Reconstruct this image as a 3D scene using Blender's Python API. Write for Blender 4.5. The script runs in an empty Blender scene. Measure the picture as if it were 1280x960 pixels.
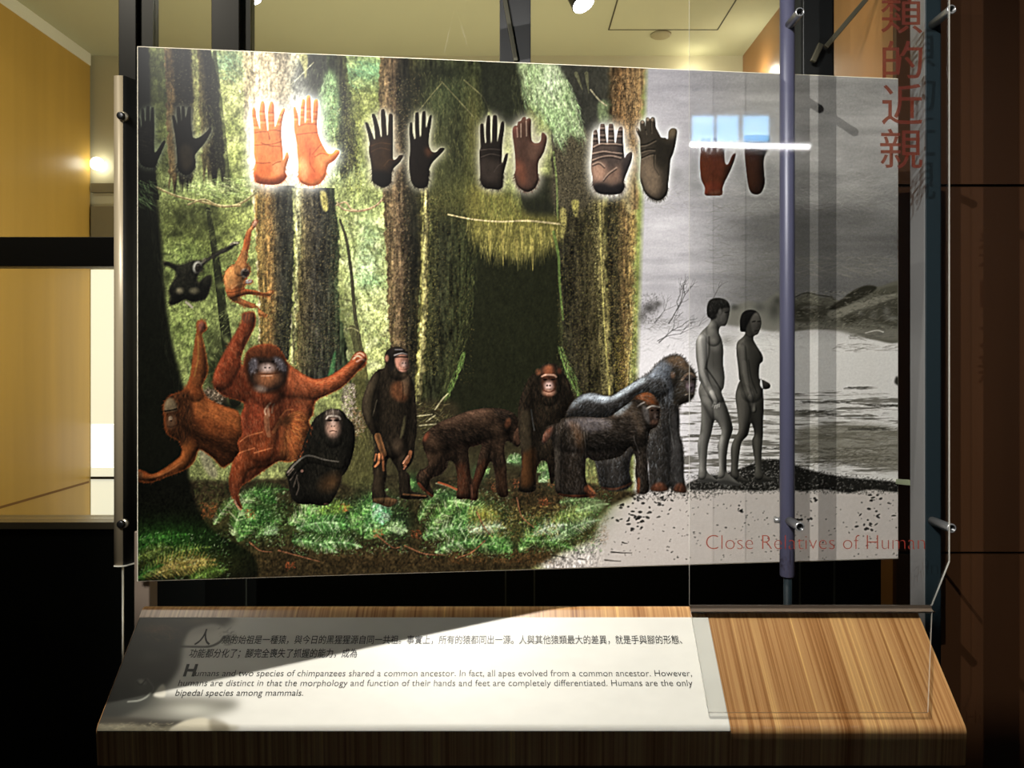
import bpy, bmesh, math, random
import numpy as np
from mathutils import Vector, Matrix

sc = bpy.context.scene
COL = sc.collection
EYE = 1.45                      # height of the camera above the floor
FPX = 960.0                     # focal length in pixels of the 1280 px wide frame
HOR = 450.0                     # height of the horizon in the frame

# ------------------------------------------------------------------ camera
cam_d = bpy.data.cameras.new('camera'); cam = bpy.data.objects.new('camera', cam_d); COL.objects.link(cam)
cam.location = (0, 0, EYE); cam.rotation_euler = (math.pi / 2, 0, 0)
cam_d.sensor_width = 36; cam_d.lens = 36 * FPX / 1280; cam_d.shift_y = -(480 - HOR) / 1280; cam_d.clip_start = .02
sc.camera = cam
# ------------------------------------------------------------------ world, view
w = bpy.data.worlds.new('world'); sc.world = w; w.use_nodes = True
w.node_tree.nodes['Background'].inputs[0].default_value = (.8, .9, 1, 1); w.node_tree.nodes['Background'].inputs[1].default_value = .006
vs = sc.view_settings; vs.view_transform = 'Standard'; vs.look = 'None'; vs.gamma = 1; vs.exposure = 0; vs.use_curve_mapping = False
sc.cycles.use_denoising = True; sc.cycles.max_bounces = 10; sc.cycles.transparent_max_bounces = 24; sc.cycles.sample_clamp_indirect = 4
# ------------------------------------------------------------------ lamps: gallery spots and corridor wall lamps, plus added fill points
def spot(name, loc, aim, power, angle, blend, radius, col):
    d = bpy.data.lights.new(name, 'SPOT'); o = bpy.data.objects.new(name, d); COL.objects.link(o)
    d.energy = power; d.spot_size = math.radians(angle); d.spot_blend = blend; d.shadow_soft_size = radius; d.color = col
    o.location = loc; o.rotation_euler = (Vector(aim) - Vector(loc)).to_track_quat('-Z', 'Y').to_euler()
    return o
def point(name, loc, power, radius, col):
    d = bpy.data.lights.new(name, 'POINT'); o = bpy.data.objects.new(name, d); COL.objects.link(o)
    d.energy = power; d.shadow_soft_size = radius; d.color = col; o.location = loc; return o
spot('picture_spotlight', (-.65, -.80, 2.83), (.40, 1.73, 1.36), 400, 64, .86, .006, (1, .97, .93))
spot('picture_spotlight', (-1.25, -.80, 3.19), (.62, 1.73, 1.36), 560, 62, .9, .006, (1, .97, .93))
DESK_LAMP = (-.25, 1.2, 3.0)
spot('desk_spotlight', DESK_LAMP, (.05, 1.37, .90), 262, 70, .5, .0008, (1, .96, .89))
point('corridor_fill', (-.75, 2.95, 1.75), 24, .12, (1, .91, .70))  # fill point added behind the panel to brighten the corridor, no fixture
point('corridor_fill', (.35, 3.0, 1.75), 21, .12, (1, .92, .72))  # second added corridor fill, also hidden by the panel
point('corridor_wall_lamp', (1.03, 3.35, 2.705), 1.6, .03, (1, .94, .8))
point('corridor_wall_lamp', (.86, 3.6, 2.80), .7, .03, (1, .92, .75))
point('gallery_fill', (-1.55, 1.27, 3.24), 39, .08, (1, .92, .76))  # added fill that lifts the dim part of the desk, no fixture

# ------------------------------------------------------------------ helpers
def P(px, py, d): return Vector(((px - 640) / FPX * d, d, EYE - (py - HOR) / FPX * d))
def mat(name, col, rough=.5, metal=0., spec=.5, noise=None, emit=None, es=0.):
    m = bpy.data.materials.new(name); m.use_nodes = True; nt = m.node_tree; b = nt.nodes['Principled BSDF']
    c = [((v / 255) / 12.92 if v / 255 <= .04045 else ((v / 255 + .055) / 1.055) ** 2.4) for v in col]
    b.inputs['Base Color'].default_value = (*c, 1); b.inputs['Roughness'].default_value = rough
    b.inputs['Metallic'].default_value = metal; b.inputs['Specular IOR Level'].default_value = spec
    if noise:
        sx, sy, sz, amt = noise
        tc = nt.nodes.new('ShaderNodeTexCoord'); mp = nt.nodes.new('ShaderNodeMapping'); mp.inputs['Scale'].default_value = (sx, sy, sz)
        n = nt.nodes.new('ShaderNodeTexNoise'); n.inputs['Scale'].default_value = 1; n.inputs['Detail'].default_value = 5
        r = nt.nodes.new('ShaderNodeMapRange'); r.inputs['From Min'].default_value = .3; r.inputs['From Max'].default_value = .7
        r.inputs['To Min'].default_value = 1 - amt; r.inputs['To Max'].default_value = 1 + amt
        mx = nt.nodes.new('ShaderNodeVectorMath'); mx.operation = 'SCALE'; mx.inputs[0].default_value = c
        nt.links.new(tc.outputs['Object'], mp.inputs[0]); nt.links.new(mp.outputs[0], n.inputs['Vector']); nt.links.new(n.outputs['Fac'], r.inputs['Value'])
        nt.links.new(r.outputs[0], mx.inputs['Scale']); nt.links.new(mx.outputs[0], b.inputs['Base Color'])
    if emit:
        b.inputs['Emission Color'].default_value = (*emit, 1); b.inputs['Emission Strength'].default_value = es
    return m
def clear_mat(name, tint=(.93, .95, .95), ior=1.45, rough=.02, refl=1.):
    """thin clear sheet: lets light straight through and mirrors a little, more at grazing angles"""
    m = bpy.data.materials.new(name); m.use_nodes = True; nt = m.node_tree; nt.nodes.clear()
    out = nt.nodes.new('ShaderNodeOutputMaterial'); t = nt.nodes.new('ShaderNodeBsdfTransparent'); t.inputs[0].default_value = (*tint, 1)
    g = nt.nodes.new('ShaderNodeBsdfGlossy'); g.inputs['Roughness'].default_value = rough; g.inputs[0].default_value = (refl, refl, refl, 1)
    lw = nt.nodes.new('ShaderNodeLayerWeight'); lw.inputs[0].default_value = .5
    pw = nt.nodes.new('ShaderNodeMath'); pw.operation = 'POWER'; pw.inputs[1].default_value = 5; nt.links.new(lw.outputs['Facing'], pw.inputs[0])
    r0 = ((ior - 1) / (ior + 1)) ** 2
    f = nt.nodes.new('ShaderNodeMath'); f.operation = 'MULTIPLY_ADD'; f.inputs[1].default_value = 1 - r0; f.inputs[2].default_value = r0; nt.links.new(pw.outputs[0], f.inputs[0])
    x = nt.nodes.new('ShaderNodeMixShader')
    nt.links.new(f.outputs[0], x.inputs[0]); nt.links.new(t.outputs[0], x.inputs[1]); nt.links.new(g.outputs[0], x.inputs[2]); nt.links.new(x.outputs[0], out.inputs[0])
    return m
def color_mat(name, rough, gain=1., spec=.5, coat=0., coat_rough=.1):
    """print: the ink colours come from the mesh's own colour layer"""
    m = bpy.data.materials.new(name); m.use_nodes = True; nt = m.node_tree; b = nt.nodes['Principled BSDF']
    a = nt.nodes.new('ShaderNodeVertexColor'); a.layer_name = 'ink'
    s = nt.nodes.new('ShaderNodeVectorMath'); s.operation = 'SCALE'; s.inputs['Scale'].default_value = gain
    nt.links.new(a.outputs[0], s.inputs[0]); nt.links.new(s.outputs[0], b.inputs['Base Color'])
    b.inputs['Roughness'].default_value = rough; b.inputs['Specular IOR Level'].default_value = spec
    b.inputs['Coat Weight'].default_value = coat; b.inputs['Coat Roughness'].default_value = coat_rough
    return m
def tag(o, label=None, cat=None, group=None, kind=None):
    if label: o['label'] = label
    if cat: o['category'] = cat
    if group: o['group'] = group
    if kind: o['kind'] = kind
    return o
def obj(name, bm, m, parent=None, sm=False, bevel=0.):
    me = bpy.data.meshes.new(name); bmesh.ops.recalc_face_normals(bm, faces=bm.faces); bm.to_mesh(me); bm.free()
    for x in (m if isinstance(m, (list, tuple)) else [m]): me.materials.append(x)
    if sm:
        for p in me.polygons: p.use_smooth = True
    o = bpy.data.objects.new(name, me); COL.objects.link(o)
    if parent: o.parent = parent; o.matrix_parent_inverse = parent.matrix_world.inverted()
    if bevel:
        b = o.modifiers.new('bevel', 'BEVEL'); b.width = bevel; b.segments = 2; b.limit_method = 'ANGLE'
    return o
def empty(name, loc):
    o = bpy.data.objects.new(name, None); COL.objects.link(o); o.location = loc; o.empty_display_size = .05
    bpy.context.view_layer.update(); return o
def box(bm, a, b, mi=0):
    x0, y0, z0 = a; x1, y1, z1 = b
    v = [bm.verts.new(p) for p in ((x0, y0, z0), (x1, y0, z0), (x1, y1, z0), (x0, y1, z0), (x0, y0, z1), (x1, y0, z1), (x1, y1, z1), (x0, y1, z1))]
    for f in ((0, 3, 2, 1), (4, 5, 6, 7), (0, 1, 5, 4), (1, 2, 6, 5), (2, 3, 7, 6), (3, 0, 4, 7)):
        bm.faces.new([v[i] for i in f]).material_index = mi
    return bm
def tube(bm, a, b, r, n=24, r2=None, cap=True, mi=0):
    a, b = Vector(a), Vector(b); q = (b - a).to_track_quat('Z', 'Y'); r2 = r if r2 is None else r2
    A = [bm.verts.new(a + q @ Vector((r * math.cos(t), r * math.sin(t), 0))) for t in [2 * math.pi * i / n for i in range(n)]]
    B = [bm.verts.new(b + q @ Vector((r2 * math.cos(t), r2 * math.sin(t), 0))) for t in [2 * math.pi * i / n for i in range(n)]]
    for i in range(n):
        f = bm.faces.new((A[i], A[(i + 1) % n], B[(i + 1) % n], B[i])); f.smooth = True; f.material_index = mi
    if cap:
        bm.faces.new(A[::-1]).material_index = mi; bm.faces.new(B).material_index = mi
    return bm
def lathe(bm, a, axis, prof, n=28, mi=None):
    """prof: [(along, radius)..]"""
    a = Vector(a); q = Vector(axis).to_track_quat('Z', 'Y'); rings = []
    for h, r in prof:
        rings.append([bm.verts.new(a + q @ Vector((r * math.cos(2 * math.pi * i / n), r * math.sin(2 * math.pi * i / n), h))) for i in range(n)])
    for k in range(len(rings) - 1):
        for i in range(n):
            f = bm.faces.new((rings[k][i], rings[k][(i + 1) % n], rings[k + 1][(i + 1) % n], rings[k + 1][i])); f.material_index = mi[k] if mi else 0
    bm.faces.new(rings[0][::-1]).material_index = mi[0] if mi else 0; bm.faces.new(rings[-1]).material_index = mi[-1] if mi else 0
    return bm
def prism(bm, prof, x0, x1, mi=0):
    """prof: [(y,z)..] closed, drawn out along x"""
    A = [bm.verts.new((x0, y, z)) for y, z in prof]; B = [bm.verts.new((x1, y, z)) for y, z in prof]; n = len(prof)
    for i in range(n): bm.faces.new((A[i], A[(i + 1) % n], B[(i + 1) % n], B[i])).material_index = mi
    bm.faces.new(A[::-1]).material_index = mi; bm.faces.new(B).material_index = mi
    return bm
def poly_slab(bm, pts, off, mi=0, mi_edge=None):
    """flat outline (3D points) given a thickness vector"""
    off = Vector(off); A = [bm.verts.new(p) for p in pts]; B = [bm.verts.new(Vector(p) + off) for p in pts]; n = len(pts)
    bm.faces.new(A).material_index = mi; bm.faces.new(B[::-1]).material_index = mi
    for i in range(n): bm.faces.new((A[i], B[i], B[(i + 1) % n], A[(i + 1) % n])).material_index = mi if mi_edge is None else mi_edge
    return bm
def S(o, kind='structure'): o['kind'] = kind; return o
PRINT_GAIN = .74
# ------------------------------------------------------------------ painter for the printed picture on the panel
# The picture is printed matter; its colours are worked out here and stored as the colour of the print.
class Canvas:
    def __init__(s, x0, y0, x1, y1, k):
        s.x0, s.y0, s.k = x0, y0, k
        s.w, s.h = int((x1 - x0) * k), int((y1 - y0) * k)
        s.a = np.zeros((s.h, s.w, 3), np.float32)
        s.lab = np.zeros((s.h, s.w), np.int16)
        s.X = (np.arange(s.w, dtype=np.float32) + .5) / k + x0
        s.Y = (np.arange(s.h, dtype=np.float32) + .5) / k + y0

RS = np.random.RandomState(7)

def vnoise(h, w, sx, sy, octv=3, seed=0):
    """value noise 0..1; sx, sy cell size in cells of the array"""
    r = np.random.RandomState(seed)
    out = np.zeros((h, w), np.float32); amp = 1.; tot = 0.
    for o in range(octv):
        gx, gy = int(w / sx) + 3, int(h / sy) + 3
        g = r.rand(gy, gx).astype(np.float32)
        x = np.arange(w) / sx; y = np.arange(h) / sy
        xi = x.astype(int); yi = y.astype(int)
        fx = (x - xi); fy = (y - yi)
        fx = fx * fx * (3 - 2 * fx); fy = fy * fy * (3 - 2 * fy)
        fx = fx.astype(np.float32); fy = fy.astype(np.float32)[:, None]
        r0 = g[yi]; r1 = g[yi + 1]
        gg = r0 + (r1 - r0) * fy
        v = gg[:, xi] + (gg[:, xi + 1] - gg[:, xi]) * fx
        out += v * amp; tot += amp; amp *= .55
        sx = max(sx / 2, 1.); sy = max(sy / 2, 1.)
    return out / tot

def blur(m, r):
    r = int(round(r))
    if r < 1: return m
    for _ in range(2):
        for ax in (0, 1):
            p = [(0, 0)] * m.ndim; p[ax] = (r + 1, r)
            c = np.cumsum(np.pad(m, p, mode='edge'), axis=ax, dtype=np.float64)
            n = m.shape[ax]
            hi = np.take(c, np.arange(2 * r + 1, 2 * r + 1 + n), axis=ax)
            lo = np.take(c, np.arange(0, n), axis=ax)
            m = ((hi - lo) / (2 * r + 1)).astype(np.float32)
    return m

def smooth(pts, n=5, closed=True):
    p = np.array(pts, float)
    if len(p) < 3: return p
    if closed:
        a, b, c, d = np.roll(p, 1, 0), p, np.roll(p, -1, 0), np.roll(p, -2, 0)
    else:
        q = np.vstack([2 * p[0] - p[1], p, 2 * p[-1] - p[-2]])
        a, b, c, d = q[:-3], q[1:-2], q[2:-1], q[3:]
    t = (np.arange(n) / n)[None, :, None]
    a, b, c, d = [v[:, None, :] for v in (a, b, c, d)]
    r = .5 * (2 * b + (c - a) * t + (2 * a - 5 * b + 4 * c - d) * t * t + (3 * b - a - 3 * c + d) * t ** 3)
    r = r.reshape(-1, 2)
    return r if closed else np.vstack([r, p[-1:]])

def cp(x0, y0, s, flat):
    """pairs in a magnified detail -> picture coordinates"""
    v = np.array(flat, float).reshape(-1, 2)
    return np.stack([x0 + v[:, 0] / s, y0 + v[:, 1] / s], 1)

def bbox(cv, p, pad):
    x0 = max(0, int((p[:, 0].min() - cv.x0 - pad) * cv.k)); x1 = min(cv.w, int((p[:, 0].max() - cv.x0 + pad) * cv.k) + 2)
    y0 = max(0, int((p[:, 1].min() - cv.y0 - pad) * cv.k)); y1 = min(cv.h, int((p[:, 1].max() - cv.y0 + pad) * cv.k) + 2)
    return x0, y0, max(x1, x0 + 1), max(y1, y0 + 1)

def pmask(cv, pts, sm=True, soft=0., pad=2):
    """anti-aliased mask of a closed outline -> (mask, slices)"""
    p = smooth(pts) if sm else np.array(pts, float)
    x0, y0, x1, y1 = bbox(cv, p, pad + soft * 2.5)
    w, h = x1 - x0, y1 - y0
    ss = 3
    acc = np.zeros((h * ss, w + 2), np.float32)
    A = p; B = np.roll(p, -1, 0)
    ys = cv.y0 + (y0 + (np.arange(h * ss) + .5) / ss) / cv.k
    for i in range(len(ys)):
        y = ys[i]
        c = ((A[:, 1] <= y) & (B[:, 1] > y)) | ((B[:, 1] <= y) & (A[:, 1] > y))
        if not c.any(): continue
        a, b = A[c], B[c]
        xs = np.sort(a[:, 0] + (y - a[:, 1]) / (b[:, 1] - a[:, 1]) * (b[:, 0] - a[:, 0]))
        xs = np.clip((xs - cv.x0) * cv.k - x0, 0, w)
        row = acc[i]
        for l, r in zip(xs[0::2], xs[1::2]):
            li, ri = int(l), int(r)
            if li == ri: row[li] += r - l
            else:
                row[li] += li + 1 - l; row[li + 1:ri] += 1; row[ri] += r - ri
    m = np.clip(acc[:, :w].reshape(h, ss, w).mean(1), 0, 1)
    if soft: m = blur(m, soft * cv.k * .6)
    return m, (slice(y0, y1), slice(x0, x1))

def mix(cv, sl, m, col):
    a = cv.a[sl]; cv.a[sl] = a + (np.asarray(col, np.float32) / 255. - a) * m[..., None]

def fill(cv, pts, col, soft=0., al=1., sm=True, clip=None):
    m, sl = pmask(cv, pts, sm, soft)
    m = m * al
    if clip is not None: m = m * clip[sl]
    mix(cv, sl, m, col)

def blob(cv, cx, cy, rx, ry, col, al=1., rot=0., clip=None, p=1.):
    R = max(rx, ry) * 2.3
    x0, y0, x1, y1 = bbox(cv, np.array([[cx, cy]]), R)
    dx = cv.X[x0:x1][None] - cx; dy = cv.Y[y0:y1][:, None] - cy
    c, s = math.cos(rot), math.sin(rot)
    d = ((dx * c + dy * s) / rx) ** 2 + ((dy * c - dx * s) / ry) ** 2
    m = np.exp(-d ** p) * al
    sl = (slice(y0, y1), slice(x0, x1))
    if clip is not None: m = m * clip[sl]
    mix(cv, sl, m.astype(np.float32), col)

def disc(cv, cx, cy, rx, ry, col, al=1., rot=0., clip=None, edge=.25):
    x0, y0, x1, y1 = bbox(cv, np.array([[cx, cy]]), max(rx, ry) * 1.5 + 2)
    dx = cv.X[x0:x1][None] - cx; dy = cv.Y[y0:y1][:, None] - cy
    c, s = math.cos(rot), math.sin(rot)
    d = np.sqrt(((dx * c + dy * s) / rx) ** 2 + ((dy * c - dx * s) / ry) ** 2)
    m = np.clip((1 + edge - d) / (2 * edge), 0, 1) * al
    sl = (slice(y0, y1), slice(x0, x1))
    if clip is not None: m = m * clip[sl]
    mix(cv, sl, m.astype(np.float32), col)

def line(cv, pts, w, col, al=1., sm=True, clip=None, soft=.6):
    """stroke; w a number or (start, end) width in picture pixels"""
    p = smooth(pts, 6, False) if sm and len(pts) > 2 else np.array(pts, float)
    w0, w1 = (w, w) if np.isscalar(w) else w
    x0, y0, x1, y1 = bbox(cv, p, max(w0, w1) + 2)
    gx = cv.X[x0:x1][None]; gy = cv.Y[y0:y1][:, None]
    m = np.zeros((y1 - y0, x1 - x0), np.float32)
    n = len(p) - 1
    for i in range(n):
        a, b = p[i], p[i + 1]
        wa = w0 + (w1 - w0) * i / n; wb = w0 + (w1 - w0) * (i + 1) / n
        d = b - a; L = float(d @ d) + 1e-9
        t = np.clip(((gx - a[0]) * d[0] + (gy - a[1]) * d[1]) / L, 0, 1)
        r = np.hypot(gx - a[0] - t * d[0], gy - a[1] - t * d[1])
        hw = (wa + (wb - wa) * t) / 2
        m = np.maximum(m, np.clip((hw + soft / 2 - r) / soft, 0, 1))
    m *= al
    sl = (slice(y0, y1), slice(x0, x1))
    if clip is not None: m = m * clip[sl]
    mix(cv, sl, m, col)

def splat(cv, x, y, col, al, clip=None):
    """many soft points at once (n), colours (n,3) 0..255"""
    fx = (x - cv.x0) * cv.k - .5; fy = (y - cv.y0) * cv.k - .5
    ix = np.floor(fx).astype(int); iy = np.floor(fy).astype(int)
    for oy in (0, 1):
        for ox in (0, 1):
            X, Y = ix + ox, iy + oy
            ok = (X >= 0) & (X < cv.w) & (Y >= 0) & (Y < cv.h)
            wgt = (1 - np.abs(fx - X)) * (1 - np.abs(fy - Y)) * al
            X, Y = np.clip(X, 0, cv.w - 1), np.clip(Y, 0, cv.h - 1)
            if clip is not None: wgt = wgt * clip[Y, X]
            wgt = np.where(ok, wgt, 0)[:, None]
            cv.a[Y, X] += (col / 255. - cv.a[Y, X]) * wgt

def hairs(cv, pts, n, ang, ln, cols, al=.5, spread=.25, clip=None, bend=0., sm=True, seed=1, pos=None):
    """n short strokes inside an outline. ang: angle (radians, picture y down) or function(x,y)->angle"""
    r = np.random.RandomState(seed)
    if pos is None:
        p = smooth(pts) if sm else np.array(pts, float)
        m, sl = pmask(cv, p, False)
        yy, xx = np.nonzero(m > .5)
        if len(xx) == 0: return
        k = r.randint(0, len(xx), n)
        x = cv.X[xx[k] + sl[1].start] + r.rand(n) - .5; y = cv.Y[yy[k] + sl[0].start] + r.rand(n) - .5
    else:
        x, y = pos; n = len(x)
    a = (ang(x, y) if callable(ang) else np.full(n, ang)) + r.randn(n) * spread
    L = ln * (.6 + .8 * r.rand(n))
    c = np.array(cols, float)[r.randint(0, len(cols), n)] * (.85 + .3 * r.rand(n))[:, None]
    steps = max(2, int(ln * cv.k * 1.3))
    al_ = al * (.5 + .5 * r.rand(n))
    for i in range(steps):
        t = i / (steps - 1)
        splat(cv, x, y, c, al_ * (1 - .6 * t), clip)
        x = x + np.cos(a) * L / steps; y = y + np.sin(a) * L / steps
        a = a + bend / steps

def region(x0, y0, x1, y1): return [(x0, y0), (x1, y0), (x1, y1), (x0, y1)]

def trunk(cv, L, R, stops, soft=2., seed=1, grain=(3, 26), amt=.5, al=1., fade=0):
    """L, R: outlines [(x,y)..] of the two sides; stops [(u, colour)..] across the trunk"""
    L = np.array(L, float); R = np.array(R, float)
    ya, yb = min(L[0, 1], R[0, 1]), max(L[-1, 1], R[-1, 1])
    xa = min(L[:, 0].min(), R[:, 0].min()); xb = max(L[:, 0].max(), R[:, 0].max())
    x0, y0, x1, y1 = bbox(cv, np.array([[xa, ya], [xb, yb]]), 4)
    X = cv.X[x0:x1][None]; Y = cv.Y[y0:y1]
    jit = (vnoise(y1 - y0, 2, 6 * cv.k, 6 * cv.k, 2, seed + 5) - .5) * 5
    xl = (np.interp(Y, L[:, 1], L[:, 0]) + jit[:, 0])[:, None]; xr = (np.interp(Y, R[:, 1], R[:, 0]) + jit[:, 1])[:, None]
    u = np.clip((X - xl) / np.maximum(xr - xl, 1), 0, 1)
    us = [s[0] for s in stops]; cs = np.array([s[1] for s in stops], float)
    col = np.stack([np.interp(u, us, cs[:, i]) for i in range(3)], -1)
    nz = vnoise(y1 - y0, x1 - x0, grain[0] * cv.k, grain[1] * cv.k, 4, seed)
    nz2 = vnoise(y1 - y0, x1 - x0, 3 * cv.k, 4 * cv.k, 3, seed + 1)
    col = col * (1 + amt * 2 * (nz - .5) + amt * 1.2 * (nz2 - .5))[..., None]
    m = np.clip((X - xl) / soft + .5, 0, 1) * np.clip((xr - X) / soft + .5, 0, 1)
    m = m * ((Y >= ya) & (Y <= yb))[:, None] * al
    if fade:
        fn = vnoise(1, x1 - x0, 4 * cv.k, 4, 2, seed + 3)[0][None]
        m = m * np.clip((yb - fade * 1.2 * fn - Y[:, None]) / (fade * .5), 0, 1)
    a = cv.a[y0:y1, x0:x1]
    cv.a[y0:y1, x0:x1] = a + (np.clip(col, 0, 255).astype(np.float32) / 255 - a) * m[..., None].astype(np.float32)

def speckle(cv, pts, n, cols, al=.6, seed=3, ln=1.5, clip=None, sm=True):
    hairs(cv, pts, n, lambda x, y: np.random.RandomState(seed + 9).rand(len(x)) * 6.28, ln, cols, al, 0, clip, 0, sm, seed)

def frond(cv, base, tip, sag, wid, cols, seed=1, n=26, al=.85, up=1.):
    """a fern frond: curved midrib with leaflets on both sides"""
    r = np.random.RandomState(seed)
    b, t = np.array(base, float), np.array(tip, float)
    d = t - b; nrm = np.array([d[1], -d[0]]); nrm /= np.hypot(*nrm) + 1e-9
    if nrm[1] > 0: nrm = -nrm
    mid = (b + t) / 2 + nrm * sag
    s = np.linspace(0, 1, n)[:, None]
    q = (1 - s) ** 2 * b + 2 * s * (1 - s) * mid + s * s * t
    tg = np.gradient(q, axis=0); tg /= np.hypot(tg[:, 0], tg[:, 1])[:, None] + 1e-9
    nn = np.stack([-tg[:, 1], tg[:, 0]], 1)
    cols = np.array(cols, float)
    for side in (-1, 1):
        for i in range(n):
            f = math.sin(math.pi * min(1, (.12 + .95 * i / n))) ** .7 * wid * (.85 + .3 * r.rand())
            e = q[i] + nn[i] * side * f + tg[i] * f * .55
            c = cols[r.randint(len(cols))] * (.8 + .4 * r.rand())
            line(cv, [q[i], e], (max(1.4, wid * .26), .6), np.clip(c, 0, 255), al, False)
    line(cv, q[::3], (1.1, .6), np.clip(cols.max(0) * 1.05, 0, 255), al * .8)

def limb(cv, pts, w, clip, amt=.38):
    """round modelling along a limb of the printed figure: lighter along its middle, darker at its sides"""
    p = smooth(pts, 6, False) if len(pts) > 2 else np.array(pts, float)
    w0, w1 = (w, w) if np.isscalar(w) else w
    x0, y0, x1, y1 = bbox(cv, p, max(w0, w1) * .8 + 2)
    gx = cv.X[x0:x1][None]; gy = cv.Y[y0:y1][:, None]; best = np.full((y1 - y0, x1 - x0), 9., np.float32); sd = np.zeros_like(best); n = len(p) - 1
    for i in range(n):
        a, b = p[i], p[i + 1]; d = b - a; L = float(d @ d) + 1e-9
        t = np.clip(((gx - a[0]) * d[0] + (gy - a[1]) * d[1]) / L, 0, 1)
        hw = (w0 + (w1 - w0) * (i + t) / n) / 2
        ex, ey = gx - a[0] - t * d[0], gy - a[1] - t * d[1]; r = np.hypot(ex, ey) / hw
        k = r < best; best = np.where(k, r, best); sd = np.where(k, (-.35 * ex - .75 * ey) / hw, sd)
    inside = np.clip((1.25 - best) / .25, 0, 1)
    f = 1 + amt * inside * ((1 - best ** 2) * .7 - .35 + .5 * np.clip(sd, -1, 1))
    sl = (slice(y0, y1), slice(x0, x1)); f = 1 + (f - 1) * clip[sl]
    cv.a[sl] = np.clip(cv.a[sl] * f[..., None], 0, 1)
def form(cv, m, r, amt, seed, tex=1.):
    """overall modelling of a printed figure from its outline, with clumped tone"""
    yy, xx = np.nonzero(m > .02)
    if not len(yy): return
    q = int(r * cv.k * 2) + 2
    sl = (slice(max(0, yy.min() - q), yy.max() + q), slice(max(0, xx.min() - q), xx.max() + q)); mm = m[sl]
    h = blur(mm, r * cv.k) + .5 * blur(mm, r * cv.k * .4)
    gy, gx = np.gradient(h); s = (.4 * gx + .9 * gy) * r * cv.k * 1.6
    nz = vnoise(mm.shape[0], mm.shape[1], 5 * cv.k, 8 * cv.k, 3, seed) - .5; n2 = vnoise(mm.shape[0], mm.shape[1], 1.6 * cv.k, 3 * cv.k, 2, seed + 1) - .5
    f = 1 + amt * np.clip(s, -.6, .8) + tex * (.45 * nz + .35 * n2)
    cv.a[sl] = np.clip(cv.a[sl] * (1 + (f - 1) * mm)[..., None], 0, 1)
def fringe(cv, pts, n, ln, cols, ang, seed, al=.6):
    """hair standing out past an outline"""
    q = smooth(pts, 6); r = np.random.RandomState(seed); k = r.randint(0, len(q), n); q = q[k] + r.randn(n, 2) * .6
    c = np.array(pts, float).mean(0)
    def a(x, y):
        o = np.arctan2(y - c[1], x - c[0]); return o + np.sin(ang - o) * .7
    hairs(cv, None, n, a, ln, cols, al, .35, None, 0, True, seed, (q[:, 0], q[:, 1]))
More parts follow.
